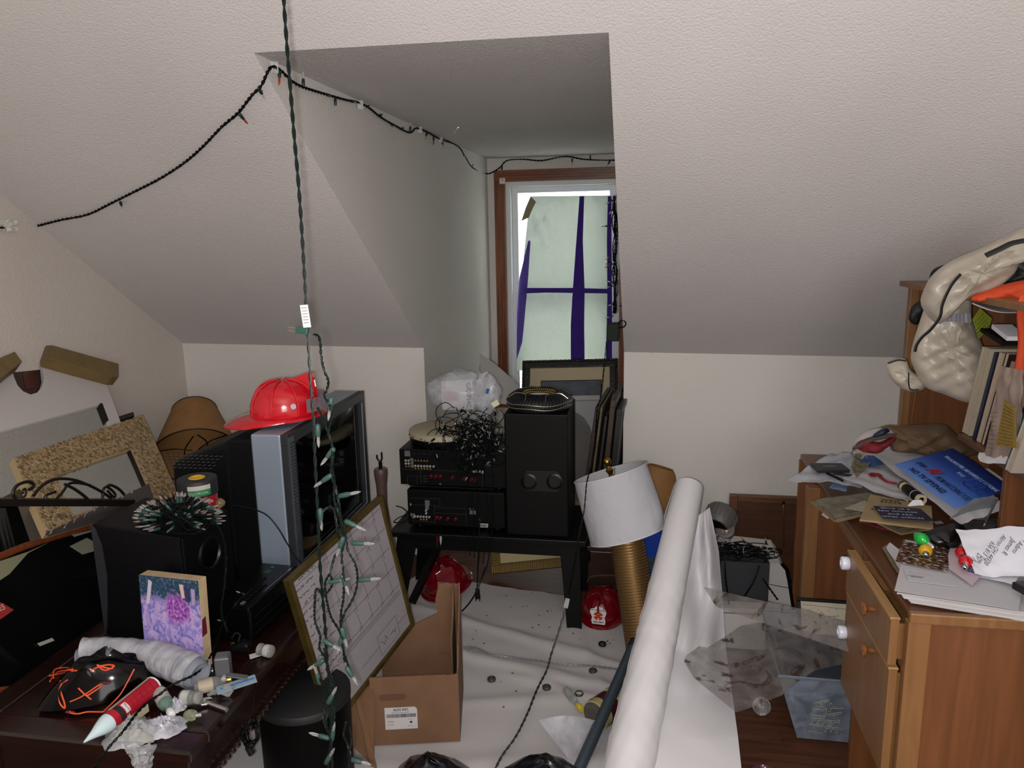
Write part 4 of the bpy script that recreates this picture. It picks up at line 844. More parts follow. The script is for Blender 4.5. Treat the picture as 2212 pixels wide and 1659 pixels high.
Mq = Mo; obj('card', G().prism(poly_on([(-40, 1290), (2, 1303), (28, 1318), (0, 1338), (-40, 1350)], Mo, .004), .004, .007, Mo), mat('card_red', '#8c2622', .6), r_)
text('ES', .022, Mo @ MX.Translation(onp(4, 1313, Mo, .008)+V((0, 0, 0))) @ rot(10, 'Z'), mat('card_text', '#c9a8a0', .6), r_)
# clear strip with screws
r_ = thing('screw_strip', 'grey translucent plastic strip studded with small screws between mirror and subwoofer', 'plastic strip', A(220, 1130, X=-1.6))
Mz, w_, h = fr(A(100, 1160, X=-1.62), A(300, 1090, X=-1.62), A(105, 1140, X=-1.64))
obj('strip', G().prism(poly_on([(98, 1152), (322, 1044), (334, 1082), (300, 1090), (200, 1130), (104, 1158)], Mz), -.003, 0, Mz), mat('strip_smoke', '#3b3634', .3), r_)
pr = None
for x, y in ((110, 1150), (140, 1138), (161, 1126), (184, 1114), (205, 1103), (228, 1095), (265, 1074), (285, 1064)):
    Mm = Mz @ MX.Translation(onp(x, y, Mz, 0)); pr = part0('screw', G().lathe([(.0045, 0), (.0045, .002), (.0018, .0025), (.0014, .014), (0, .016)], 8), Mchrome, r_, Mm, True) if pr is None else inst(pr, r_, Mm)
# ================================================================ WOODEN TABLE AND SUBWOOFER
TBZ = .5
Mmah = wood('mahogany', '#0e0503', '#210b08', 'X', 3, .22, 10, .5); MmahY = wood('mahogany_y', '#0e0503', '#210b08', 'Y', 3, .22, 10, .5)
tX0, tX1, tY0, tY1 = -1.575, -.965, 1.325, 2.06
r_ = thing('wooden_table', 'dark glossy mahogany table with fluted carved edges at the lower left', 'table', ((tX0+tX1)/2, (tY0+tY1)/2, 0))
obj('top_panel', G().bb((tX0+.07, tY0+.07, TBZ-.022), (tX1-.07, tY1-.07, TBZ-.006)), Mmah, r_)
for a, b, m in (((tX0, tY0), (tX1, tY0+.07), Mmah), ((tX0, tY1-.07), (tX1, tY1), Mmah), ((tX0, tY0+.07), (tX0+.07, tY1-.07), MmahY), ((tX1-.07, tY0+.07), (tX1, tY1-.07), MmahY)):
    obj('top_border', G().bb((a[0], a[1], TBZ-.028), (b[0], b[1], TBZ)), m, r_, bevel=.006)
g = G(); g.bb((tX0+.015, tY0+.015, TBZ-.04), (tX1-.015, tY1-.015, TBZ-.028)); obj('moulding', g, Mmah, r_, bevel=.004)
g = G(); g.bb((tX0+.03, tY0+.03, TBZ-.13), (tX1-.03, tY1-.03, TBZ-.04)); obj('apron', g, Mmah, r_)
g = G(); g.bb((tX0+.022, tY0+.022, TBZ-.142), (tX1-.022, tY1-.022, TBZ-.128)); obj('moulding', g, Mmah, r_, bevel=.004)
ob = None
for k in range(40):
    x = tX0+.08+k*(tX1-tX0-.16)/39; Mm = MX.Translation((x, tY0+.02, TBZ-.136)) @ rot(20, 'Y')
    ob = part0('carved_notch', G().box((0, 0, 0), (.012, .012, .016)), Mmah, r_, Mm, bevel=.003) if ob is None else inst(ob, r_, Mm)
for k in range(26):
    inst(ob, r_, MX.Translation((tX1-.02, tY0+.08+k*.022, TBZ-.136)) @ rot(20, 'X') @ rot(90, 'Z'))
for x, y in ((tX0+.06, tY0+.06), (tX1-.06, tY0+.06), (tX0+.06, tY1-.06), (tX1-.06, tY1-.06)):
    g = G(); g.bb((x-.035, y-.035, 0), (x+.035, y+.035, TBZ-.04)); lo = obj('leg', g, Mmah, r_, bevel=.004)
    for k in range(3):
        obj('flute', G().tube([(x-.018+k*.018, y-.036, .04), (x-.018+k*.018, y-.036, TBZ-.15)], .005, 6), Mmah, lo, True)
        obj('flute', G().tube([(x+.036, y-.018+k*.018, .04), (x+.036, y-.018+k*.018, TBZ-.15)], .005, 6), Mmah, lo, True)
# subwoofer
Msub = mat('subwoofer_black_ash', '#05060a', .5, var=.3, vscale=50, bump=.1, bscale=200, spec=.16); Msubf = mat('subwoofer_navy', '#030407', .55, spec=.14)
sz = .835
a = V((-1.49, 1.74, TBZ)); b = V((-1.235, 1.70, TBZ)); c = V((-1.04, 1.86, TBZ)); 
a = V((A(198, 1132, Z=sz).x, A(198, 1132, Z=sz).y, TBZ)); b = V((A(386, 1162, Z=sz).x, A(386, 1162, Z=sz).y, TBZ)); c = V((A(490, 1098, Z=sz).x, A(490, 1098, Z=sz).y, TBZ)); d = a+(c-b)
hz = V((0, 0, sz-TBZ))
r_ = thing('subwoofer', 'big black boxy subwoofer with curved side cut and round port, on the wooden table', 'speaker', (a+b+c+d)/4)
obj('cabinet', G().hexa([a, b, c, d], [a+hz, b+hz, c+hz, d+hz]), Msub, r_, bevel=.004)
# front baffle (right face b-c) with port and curved grey cheek on the left
uu = (c-b).normalized(); nn_ = uu.cross(V((0, 0, 1))); Mf = MX((uu, V((0, 0, 1)), nn_)).transposed().to_4x4(); Mf.translation = b
wS = (c-b).length
obj('baffle', G().bb((.004, .004, 0), (wS-.004, hz.z-.004, .008), Mf), Msubf, r_, bevel=.003)
pc = onp(455, 1195, Mf, .01); obj('port', G().lathe([(.052, 0), (.05, .006), (.042, .006), (.036, -.004), (.03, -.0005), (0, -.0005)], 36, Mf @ MX.Translation((pc.x, pc.y, .008))), Mblk, r_, True)
uu2 = (b-a).normalized(); Mg = MX((uu2, V((0, 0, 1)), uu2.cross(V((0, 0, 1))))).transposed().to_4x4(); Mg.translation = a
obj('side_cheek', G().prism([(0, hz.z-.002), (.012, hz.z-.01), (.03, hz.z-.06), (.034, hz.z*.55), (.022, hz.z*.3), (.01, hz.z*.1), (0, 0)], 0, .004, Mg), mat('cheek_grey', '#232429', .5), r_)
# light bundle on the subwoofer
r_ = thing('string_light', 'coiled bundle of sage-green mini lights with pink tips on the subwoofer', 'string lights', A(365, 1120, Z=sz))
random.seed(21); sp = []; g = G(); cc = A(386, 1106, Z=sz+.045)
for k in range(26):
    pts = []; ph = random.random()*6; ra = random.uniform(.035, .085)
    for j in range(8): a_ = ph+j*.8; pts.append(cc+V((ra*1.05*math.cos(a_), ra*.6*math.sin(a_), random.uniform(-.045, .03))))
    g.tube(spline(pts, 4), .0017, 5)
obj('wire', g, Mwire, r_, True, kind='stuff')
mb_ = mat('pink_tip_bulb', '#9a6a64', .2, trans=.3); mdk = mat('teal_dark_socket', '#0c1c1a', .5, spec=.25)
for k in range(120):
    a_ = random.uniform(-pi, pi); el = random.uniform(-.2, 1.2); d_ = V((math.cos(a_)*math.cos(el)*1.25, math.sin(a_)*math.cos(el)*.7, math.sin(el)*.55)); p = cc+V((d_.x*.078, d_.y*.078, d_.z*.075-.02)); p.z = max(p.z, sz+.008)
    sp.append((p, V((d_.x, d_.y, max(.05, d_.z))), mb_ if k % 5 == 0 else None))
lights(r_, sp[:60], ms=Msock2); lights(r_, sp[60:], ms=mdk)
q = A(320, 1128, Z=sz); r_ = thing('green_light_box', 'small dark green box with torn white paper top at the bundle edge on the subwoofer', 'box', q)
q = q+V((0, 0, .017)); obj('body', G().box((0, 0, 0), (.05, .03, .032), MX.Translation(q) @ rot(12, 'Z')), mat('box_dark_green', '#0d2a22', .5), r_, bevel=.003)
obj('torn_paper', G().sheet(lambda u, v: q+V((-.03+.07*u, -.014+.034*v, .018+.010*noise(u*3, v*3, 4)*.5+.006*u)), 8, 5, .0008), mat('torn_white', '#a9b3b0', .6), r_)
# tape rolls stacked
q = A(432, 1100, Z=sz); q.z = sz; rT = .052
r_ = thing('tape_roll', 'red tin under a black tape roll with yellow hub and green label', 'tape', q)
obj('tin', G().lathe([(rT*.98, 0), (rT, .003), (rT, .044), (rT*.96, .048), (0, .048)], 36, MX.Translation(q)), mat('tin_red', '#8c1018', .35), r_, True)
obj('tape', G().lathe([(.02, .049), (rT*1.04, .049), (rT*1.05, .052), (rT*1.05, .092), (rT*1.03, .095), (.022, .096), (.020, .052)], 40, MX.Translation(q)), mat('rubber_tape', '#17171a', .6), r_, True)
obj('hub', G().lathe([(.022, .08), (.023, .0965), (.019, .098), (.012, .094), (0, .094)], 24, MX.Translation(q)), mat('hub_yellow', '#c29a12', .4), r_, True)
def arcband(c, r, z0, z1, a0, a1, m, par, nm):
    obj(nm, G().sheet(lambda u, v: c+V((r*math.cos(a0+(a1-a0)*u), r*math.sin(a0+(a1-a0)*u), z0+(z1-z0)*v)), 10, 1, -.0006), m, par, True)
arcband(q, rT*1.055, .055, .073, -1.5, -.35, mat('label_green', '#1f6b41', .5), r_, 'green_label'); arcband(q, rT*1.055, .073, .086, -1.5, -.35, mat('label_pale', '#a8a49a', .5), r_, 'paper_label')
for i, ch in enumerate('ELECTRICAL'):
    a_ = -1.42+i*.1; M_ = MX.Translation(q+V((rT*1.067*math.cos(a_), rT*1.067*math.sin(a_), .064))) @ rot(math.degrees(a_)+90, 'Z') @ rot(90, 'X'); text(ch, .009, M_, mat('label_text', '#9fc2a8', .5), r_)
q = A(462, 1097, Z=sz)
r_ = thing('light_bulb', 'small clear ribbed light bulb lying beside the tape roll', 'light bulb', q); Mb_ = zmat(q+V((-.012, -.004, .012)), q+V((.03, .004, .016)))
obj('globe', G().lathe([(.006, .012), (.012, .018), (.0155, .028), (.0135, .038), (.006, .046), (0, .048)], 20, Mb_), mat('amber_clear_glass', '#c9b98a', .06, trans=.85), r_, True); obj('screw_base', G().lathe([(.002, -.004), (.006, -.002), (.0065, .012), (.006, .013)], 16, Mb_), Mbrass, r_, True)
# cables by the subwoofer
r_ = thing('black_cable', 'black cable running from the light bundle down the subwoofer face to the table', 'cable', A(480, 1360, Z=TBZ+.01))
obj('wire', twist(hangpts([A(412, 1112, Z=sz+.004), A(440, 1118, Z=sz+.005), A(465, 1130, Y=1.66), A(482, 1160, Y=1.64), A(488, 1210, Y=1.63), A(484, 1270, Y=1.62), A(478, 1310, Y=1.62), A(482, 1340, Y=1.62), A(492, 1365, Y=1.62)], 5), .0016, .0018, .03), Mwire, r_, True)
r_ = thing('tv_cable', 'thin black cable drooping across the silver side of the television', 'cable', A(560, 1150, Y=2.02))
obj('wire', G().tube(spline([A(505, 1092, Y=2.1), A(540, 1098, Y=2.08), A(575, 1112, Y=2.07), A(600, 1140, Y=2.06), A(618, 1170, Y=2.04), A(640, 1205, Y=2.0), A(655, 1222, Y=1.97)], 6), .0022, 6), Mblk, r_, True)
# ================================================================ CENTRE: FLOOR SHEET, FRAME, BOX, STOOL, CORD BUNDLE
# white paper/cloth covering the floor
fs = [(-1.02, 1.30), (.34, 1.30), (.52, 2.1), (.40, 2.35), (.10, 2.80), (-.02, 3.02), (-.26, 3.14), (-.62, 3.30), (-.80, 3.22), (-1.12, 3.28), (-1.30, 2.6)]
Lf = [V((-1.18, 1.30, 0)), V((-1.28, 1.9, 0)), V((-1.32, 2.6, 0)), V((-1.16, 3.0, 0)), V((-1.04, 3.26, 0))]; Rf = [V((.12, 1.30, 0)), V((.14, 1.9, 0)), V((.13, 2.4, 0)), V((.08, 2.8, 0)), V((-.32, 3.14, 0))]
def lerpl(L, t):
    t = min(.9999, max(0, t))*(len(L)-1); i = int(t); return L[i].lerp(L[i+1], t-i)
def Pf(u, v):
    p = lerpl(Lf, v).lerp(lerpl(Rf, v), u)
    z = .0045
    for (x0, y0, x1, y1, hgt, wd) in ((-1.1, 3.0, .1, 2.55, .012, .03), (-1.15, 2.72, .15, 2.40, .014, .035), (-.5, 2.5, .16, 2.30, .008, .02), (-.7, 2.28, -.1, 2.42, .008, .03), (-1.0, 1.9, .1, 2.12, .012, .05), (-.6, 1.7, .15, 1.82, .010, .04), (-.35, 3.1, -.1, 2.4, .008, .03), (-.9, 3.1, -.6, 2.4, .009, .03)):
        a = V((x0, y0, 0)); b = V((x1, y1, 0)); d = b-a; t = max(0, min(1, (p-a).dot(d)/d.dot(d))); q = a+d*t; r = (p-q).length+.01*noise(p.x*8, p.y*8, 1)
        z += hgt*math.exp(-(r/wd)**2)*min(1, 6*t*(1-t)+.2)
    return V((p.x+.012*noise(v*9, u*2, 3)*(abs(u-.5)*2)**3, p.y+.01*noise(u*8, 1, 5)*(v > .95), z+.0015*(1+noise(p.x*6, p.y*7, 2))))
Mfs = mat('white_drop_sheet', '#b4b0b0', .8, var=.06, vscale=5)
single('drop_sheet', 'wrinkled white paper sheet covering the floor before the bench', 'floor sheet', G().sheet(Pf, 110, 130, .001), Mfs, True)
def dirt(pts, r=.004):
    g = G()
    for x, y in pts:
        p = A(x, y, Z=.012); g.ball(p, (random.uniform(.5, 1.4)*r, random.uniform(.5, 1.2)*r, r*.3), 6)
    return g
random.seed(9)
sp_ = [(1138, 1309), (1183, 1320), (1190, 1318), (1165, 1330), (1185, 1382), (1195, 1383), (1312, 1385), (1318, 1390), (1325, 1382), (1252, 1382), (1187, 1355), (1115, 1493), (1088, 1527), (970, 1637), (1130, 1310)]+[(random.uniform(1020, 1330), random.uniform(1260, 1500)) for k in range(30)]
single('debris', 'dark crumbs and specks scattered on the white floor sheet', 'debris', dirt(sp_), mat('crumb_brown', '#2a221d', .9))['kind'] = 'stuff'
# bottle caps
capg = G().lathe([(.0125, 0), (.0155, .002), (.0158, .008), (.0142, .011), (.0125, .0115), (.0122, .004), (0, .004)], 20)
names = [(1062, 1470, 'olive screw cap on the floor sheet nearest the cardboard box'), (1181, 1488, 'olive screw cap beside the dark lead on the floor sheet'), (1281, 1452, 'grey screw cap just below the pale cord on the floor sheet'), (1301, 1394, 'black screw cap lying near the foot of the brass lamp'), (1251, 1502, 'dark screw cap behind the small plastic bottle and the tin')]
mo = mat('cap_olive', '#34382c', .4); md = mat('cap_black', '#08080a', .4)
cp = None
for i, (x, y, lb) in enumerate(names):
    p = A(x, y, Z=.01); p.z = .010; m = md if i == 3 else mo
    r_ = thing('bottle_cap', lb, 'bottle cap', p, 'screw caps scattered on the floor sheet')
    part0('cap_shell', capg, m, r_, MX.Translation(p), True); part0('inner_liner', G().lathe([(.0118, .0045), (0, .0048)], 16), mat('cap_liner', '#4b4f45', .5), r_, MX.Translation(p), True)
p = A(1014, 1403, Z=.012); p.z = .011
r_ = thing('green_disc', 'small pale green glass disc at the right side of the cardboard box', 'lid', p)
obj('disc', G().lathe([(.014, 0), (.017, .003), (.017, .007), (.012, .008), (.01, .005), (0, .005)], 24, MX.Translation(p)), mat('green_glass', '#b7c8b0', .1, trans=.6), r_, True)
# cord across the sheet
r_ = thing('silver_cord', 'silvery clear cord winding across the floor sheet from the box to the grey pipe', 'cord', A(1170, 1430, Z=.01))
obj('wire', twist(hangpts([A(x, y, Z=.016) for x, y in ((1004, 1399), (1030, 1400), (1060, 1413), (1095, 1418), (1130, 1424), (1170, 1428), (1210, 1435), (1260, 1437), (1300, 1441), (1342, 1446))], 5), .0022, .0024, .04), mat('grey_cord', '#77757a', .3), r_, True)
# small plastic bottle with a yellow cap
a, b = A(1222, 1492, Z=.016), A(1256, 1536, Z=.016); a.z = b.z = .022
Mb_ = zmat(a, b); L = (b-a).length
r_ = thing('small_bottle', 'little clear plastic bottle with yellow cap lying on the floor sheet', 'bottle', (a.x, a.y, 0))
obj('body', G().lathe([(.003, 0), (.012, .001), (.0145, .006), (.0145, L*.5), (.012, L*.6), (.0075, L*.68), (.0075, L*.82)], 20, Mb_), Mclear, r_, True)
obj('label', G().lathe([(.0147, L*.15), (.0147, L*.45)], 20, Mb_), mat('faded_label', '#a9a9a2', .5, alpha=.6), r_, True)
obj('cap', G().lathe([(.009, L*.80), (.0095, L*.82), (.0095, L), (.008, L*1.02), (0, L*1.02)], 16, Mb_), mat('cap_yellow', '#c9b32a', .4), r_, True)
# tin can lying down
a, b = A(1285, 1525, Y=2.22), A(1340, 1500, Y=2.33); a.z = b.z = .058; Mt = zmat(a, a+(b-a).normalized()*.11+V((0, 0, 0)))
r_ = thing('tin_can', 'old tin can with cream and maroon label lying behind the grey pipe', 'tin', (a.x, a.y, 0))
obj('can_body', G().lathe([(.05, 0), (.0505, .003), (.049, .006), (.049, .104), (.0505, .107), (.05, .11), (0, .108)], 36, Mt), mat('label_cream', '#a89f70', .5, var=.2, vscale=30), r_, True)
obj('label_band', G().lathe([(.0496, .03), (.0497, .031), (.0497, .075), (.0496, .076)], 36, Mt), mat('label_maroon', '#3c1015', .4), r_, True)
obj('can_end', G().lathe([(.046, -.001), (.044, .003), (.03, .003), (.029, .0045), (0, .0045)], 36, Mt), mat('tin_rusty', '#6e6a64', .4, .6, var=.3, vscale=40), r_, True)
for k in range(10):
    th = -1.9+k*.13; obj('label_text_line', G().bar(Mt @ V((.0498*math.cos(th), .0498*math.sin(th), .012)), Mt @ V((.0498*math.cos(th), .0498*math.sin(th), .026)), .0008, .0008), Mink, r_)
# clear plastic sheet curled on the floor
Pq = bil(A(1240, 1655, Z=.01), A(1330, 1600, Z=.01), A(1290, 1560, Y=2.15), A(1163, 1556, Y=2.12))
cl = film('milky_sheet', '#b9bac2', .30, .35)
single('plastic_sheet', 'curled milky plastic sheet lying at the foot of the grey pipe', 'plastic sheet', G().sheet(lambda u, v: Pq(u, v)+V((0, 0, .02*math.sin(u*3))), 14, 14, .0008), cl, True)
# ---------------------------------------------------------------- cylindrical black bin with wood grained lid
c = A(655, 1487, Z=.36); c = V((-.945, 1.79, 0)); 
top = .345; Rs = .165
ca = A(545, 1500, Z=top); cb = A(741, 1500, Z=top); c = V(((ca.x+cb.x)/2, (ca.y+cb.y)/2+.02, 0)); Rs = (cb-ca).length/2
c.x += .01
r_ = thing('round_bin', 'black cylindrical bin with wood-grained lid standing beside the mahogany table', 'bin', c)
obj('body', G().lathe([(Rs*.9, 0), (Rs*.96, .01), (Rs*.985, top-.02), (0, top-.02)], 48, MX.Translation(c)), mat('bin_black', '#010101', .55, spec=.1), r_, True)
obj('lid', G().lathe([(Rs, top-.022), (Rs, top-.002), (Rs*.985, top), (0, top)], 48, MX.Translation(c)), wood('black_grain', '#020203', '#08090c', 'X', 4, .6, 16, 0), r_, True)
# ---------------------------------------------------------------- cardboard box
bx = [A(808, 1615, Z=.002), A(997, 1605, Z=.002)]; x0, x1 = -.277, 0.0; yb0 = 0.0; yb1 = .285; hb = .236; BM = MX.Translation((-.560, 2.095, 0)) @ rot(13, 'Z')
r_ = thing('cardboard_box', 'open torn brown cardboard box with a hand hole and white shipping label', 'box', (-.70, 2.2, 0))
z0 = .013
def wall(p0, p1, pts, nm, th=.005, m=Mcard, label=None):
    """cardboard wall standing on the line p0-p1; pts: outline in (along, height)"""
    p0, p1 = BM @ V(p0), BM @ V(p1); x = (p1-p0).normalized(); M = MX((x, V((0, 0, 1)), x.cross(V((0, 0, 1))))).transposed().to_4x4(); M.translation = p0
    return obj(nm, G().prism(pts, -th, 0, M), m, r_, label=label), M
def rough(a, b, n, s): return [(a[0]+(b[0]-a[0])*k/n, a[1]+(b[1]-a[1])*k/n+random.uniform(-s, s)) for k in range(1, n)]
W_ = x1-x0; random.seed(4)
ow, Mw_ = wall((x0, yb0, z0), (x1, yb0, z0), [(0, 0), (W_, 0), (W_, hb), (W_*.99, hb+.002)]+rough((W_*.99, hb), (W_*.85, hb-.002), 6, .002)+[(W_*.85, hb-.001), (0, hb)], 'front_wall')
# hand hole: flat patch with the slot's shade put into its colour
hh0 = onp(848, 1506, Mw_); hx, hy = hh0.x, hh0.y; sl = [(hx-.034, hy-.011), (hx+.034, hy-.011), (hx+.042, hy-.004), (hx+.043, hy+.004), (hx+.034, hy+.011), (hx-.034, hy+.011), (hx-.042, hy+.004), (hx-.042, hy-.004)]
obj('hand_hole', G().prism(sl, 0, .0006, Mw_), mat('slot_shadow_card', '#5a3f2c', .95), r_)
D_ = yb1-yb0
wall((x1, yb0, z0), (x1+.008, yb1, z0), [(0, 0), (D_, 0), (D_, hb+.10), (D_*.93, hb+.18), (D_*.86, hb+.12), (D_*.6, hb+.08), (D_*.3, hb+.05), (D_*.1, hb+.005), (0, hb)], 'right_wall')
wall((x1-.02, yb0+.12, z0), (x1-.012, yb1-.003, z0), [(0, 0), (D_*.55, 0), (D_*.55, hb+.17), (D_*.45, hb+.16), (D_*.3, hb+.09), (0, hb+.05)], 'inner_flap', .005, Mcardin)
wall((x0, yb1, z0), (x1-.002, yb1, z0), [(0, 0), (W_, 0), (W_, hb+.165), (W_*.75, hb+.175), (W_*.74, hb+.06), (W_*.55, hb+.035), (W_*.3, hb+.0), (0, hb-.02)], 'back_wall', .005, Mcard)
wall((x1-.075, yb1-.008, z0+.15), (x1-.012, yb1-.008, z0+.15), [(0, 0), (.055, 0), (.06, .25), (.04, .262), (.01, .258), (-.004, .2), (.006, .12)], 'torn_flap', .004, Mcard)
wall((x0+.005, yb1, z0), (x0, yb0+.002, z0), [(0, 0), (D_, 0), (D_, .12), (D_*.5, .05), (0, .06)], 'left_wall')
obj('bottom', G().bb((x0+.004, yb0+.002, z0-.002), (x1, yb1, z0+.004), BM), Mcardin, r_)
# left open flaps sagging to the floor
def flap(pts, th, nm, m):
    P = [V(p) for p in pts]; Pq = bil(*P); obj(nm, G().sheet(lambda u, v: Pq(u, v)+V((0, 0, 0)), 6, 6, th), m, r_)
flap((A(752, 1470, Y=2.06), A(808, 1463, Y=2.07), A(806, 1655, Y=1.86), A(748, 1600, Y=1.84)), .005, 'left_flap', Mcardin)
flap((A(756, 1468, Y=2.04), A(764, 1470, Y=2.04), A(812, 1660, Y=1.84), A(800, 1655, Y=1.83)), .005, 'folded_flap', Mcard)
# label
lb = [onp(x, y, Mw_) for x, y in ((833, 1576), (903, 1576), (833, 1529))]; lw = lb[1].x-lb[0].x; lh = lb[2].y-lb[0].y; Ml = Mw_ @ off(lb[0].x, lb[0].y, .0008)
obj('shipping_label', G().prism([(0, 0), (lw, 0), (lw, lh*.9), (lw*.93, lh), (0, lh)], 0, .0006, Ml), mat('label_white', '#b9b4b3', .5), r_)
text('ALDI INC', .0115, Ml @ off(lw*.5, lh*.89, .0008), Mink, r_, bold=.0002)
text('1003174 Sports 3 24 2022 10:45 Fresh Cut', .0034, Ml @ off(lw*.5, lh*.76, .0008), Mink, r_); text('PERISHABLE', .0036, Ml @ off(lw*.18, lh*.36, .0008), Mink, r_); text('LOT# 0354', .0036, Ml @ off(lw*.17, lh*.22, .0008), Mink, r_); text('10 NW 22', .003, Ml @ off(lw*.78, lh*.44, .0008), Mink, r_); text('Batch 12 303', .003, Ml @ off(lw*.78, lh*.14, .0008), Mink, r_)
obj('label_mark', G().lathe([(.0035, .0006), (.0035, .0011), (0, .0011)], 16, Ml @ off(lw*.8, lh*.31, 0), 1.2, 1), Mink, r_)
random.seed(8); x = lw*.05
while x < lw*.95:
    w_ = random.choice((.0009, .0013, .0020)); obj('barcode_bar', G().bb((x, lh*.54, .0006), (x+w_, lh*.70, .0011), Ml), Mink, r_); x += w_+random.choice((.0009, .0014))
# ---------------------------------------------------------------- brass framed plan with handwriting, leaning on the box
cor = dict(L=(622, 1245), T=(827, 1072), R=(897, 1350), B=(700, 1470))
# the frame's lower edge lies across the box; its plane leans back to the television
LO, TO, RO = A(*cor['L'], Y=1.79), A(*cor['T'], Y=2.28), A(*cor['R'], Y=2.34)
BO = LO+RO-TO
Mf2, W2, H2 = fr(TO, RO, LO)                 # x: down the right side, y: along the top-left side
if (Mf2.to_3x3() @ V((0, 0, 1))).y > 0:
    Mf2, W2, H2 = fr(RO, TO, BO)             # x: up the right side, y: along the bottom to the left
r_ = thing('brass_framed_plan', 'brass-framed hand-drawn plan with handwriting leaning askew in the cardboard box', 'picture', RO)
fw = .014; Mbr = mat('brass_frame_old', '#6b5a2e', .38, .75, var=.3, vscale=20)
for a, b in (((0, 0), (W2, fw)), ((0, H2-fw), (W2, H2)), ((0, fw), (fw, H2-fw)), ((W2-fw, fw), (W2, H2-fw))): obj('frame_rail', G().bb((a[0], a[1], -.024), (b[0], b[1], 0), Mf2), Mbr, r_, bevel=.001)
obj('plan_sheet', G().bb((fw, fw, -.014), (W2-fw, H2-fw, -.010), Mf2), mat('plan_paper', '#8f8a8f', .25, var=.05, vscale=6), r_)
ln = lambda g, a, b, t=.0011: g.bar(Mf2 @ V((*a, -.0097)), Mf2 @ V((*b, -.0097)), t, .0005, Mf2.to_3x3() @ V((0, 0, 1)))
g = G()
for k in range(5): x = W2*(.93-.145*k); ln(g, (x, H2*.04), (x, H2*.95 if k < 2 else H2*.80))
for d in (0, .008, .014): ln(g, (W2*.29+d, H2*.05), (W2*.29+d, H2*.80))
ln(g, (W2*.12, H2*.02), (W2*.12, H2*.16)); ln(g, (W2*.12, H2*.40), (W2*.12, H2*.62))
for k in range(5):
    for j in range(5):
        x = W2*(.33+.135*k); y = H2*(.12+.13*j); a_ = .012
        ln(g, (x, y), (x+.06, y+.006)); ln(g, (x+.014, y), (x+.014, y+a_)); ln(g, (x+.014, y+a_), (x, y+a_))
ln(g, (W2*.05, H2*.16), (W2*.05, H2*.40)); ln(g, (W2*.19, H2*.16), (W2*.19, H2*.40)); ln(g, (W2*.05, H2*.16), (W2*.19, H2*.16)); ln(g, (W2*.05, H2*.40), (W2*.19, H2*.40))
obj('ruled_lines', g, mat('pencil_line', '#39373c', .7), r_)
def scrawl(g, M, x0, x1, y, amp, seed, r=.0008):
    random.seed(seed); x = x0; pts = []
    while x < x1:
        if random.random() < .12 and len(pts) > 4: g.tube([M @ V(p) for p in pts], r, 4); pts = []; x += amp*1.2
        pts.append((x, y+random.uniform(-amp, amp), 0)); x += amp*random.uniform(.3, .75)
    if len(pts) > 1: g.tube([M @ V(p) for p in pts], r, 4)
g = G(); Mt_ = Mf2 @ off(W2*.97, H2*.97, -.0096) @ rot(180, 'Z')       # writing along the left side
for k in range(18): scrawl(g, Mf2 @ off(0, 0, -.0095) @ MX.Translation((W2*.95-k*W2*.05, H2*(.80 if k % 3 else .76), 0)) @ rot(90, 'Z'), 0, H2*(.17 if k < 12 else .19), 0, .0045, 40+k)
obj('handwriting', g, Mink, r_)
g = G(); scrawl(g, Mf2 @ off(W2*.12, H2*.185, -.0095) @ rot(90, 'Z'), 0, H2*.19, 0, .012, 3, .0008); obj('signature', g, Mink, r_)
# ---------------------------------------------------------------- hanging cord bundle in the foreground
BY = 1.2
r_ = thing('string_light', 'long green string lights hanging from the ceiling in the foreground, knotted with clear bulbs', 'string lights', A(705, 1600, Y=BY))
Mwg = mat('green_cord_near', '#0b1613', .5, spec=.25)
def strand(px, y0=BY, jit=.012, r=.0013, pitch=.022, k=5, h=.0015):
    pts = [A(x, y, Y=y0+jit*math.sin(i*1.7+px[0][0])) for i, (x, y) in enumerate(px)]; obj('wire', twist(spline(pts, k), r, h, pitch), Mwg, r_, True)
strand([(607, -120), (613, 0), (620, 100), (628, 200), (636, 300), (645, 400), (652, 500), (658, 600), (663, 690), (667, 760), (672, 850), (677, 905), (680, 980), (685, 1080), (688, 1140), (690, 1200), (695, 1270), (702, 1350), (706, 1420), (712, 1500), (716, 1600), (717, 1690)], jit=.0, r=.0017, h=.0018, pitch=.05)
strand([(678, 722), (690, 730), (694, 770), (700, 800), (709, 822), (706, 842), (700, 855), (712, 875), (714, 905), (710, 935), (718, 965), (716, 1000), (722, 1040), (722, 1075), (728, 1100), (736, 1130), (744, 1165), (738, 1200), (742, 1240), (742, 1290), (736, 1330), (738, 1380), (746, 1420), (757, 1450)])
strand([(686, 880), (700, 910), (712, 945), (720, 985), (714, 1020), (726, 1055), (732, 1090), (738, 1125), (746, 1155), (752, 1190), (768, 1220), (772, 1255), (764, 1290), (742, 1330), (734, 1365)])
strand([(690, 1135), (700, 1102), (718, 1095), (726, 1120), (728, 1150), (738, 1175), (722, 1205), (714, 1240), (718, 1262), (700, 1285), (684, 1272), (680, 1300), (680, 1340), (692, 1375), (690, 1400), (704, 1425), (714, 1470), (712, 1510)])
strand([(712, 1240), (702, 1262), (706, 1300), (716, 1335), (732, 1360), (740, 1385), (744, 1430)], jit=.02)
strand([(700, 1400), (708, 1445), (720, 1480), (712, 1520), (704, 1560), (714, 1600), (708, 1640), (712, 1680)])
strand([(690, 1465), (702, 1500), (698, 1545), (710, 1580), (722, 1545), (718, 1500), (706, 1470)], jit=.02)
strand([(748, 1560), (742, 1585), (752, 1610), (756, 1640), (748, 1670)], jit=.02); strand([(756, 1570), (760, 1600), (752, 1630), (764, 1650)], jit=.02)
sp = []
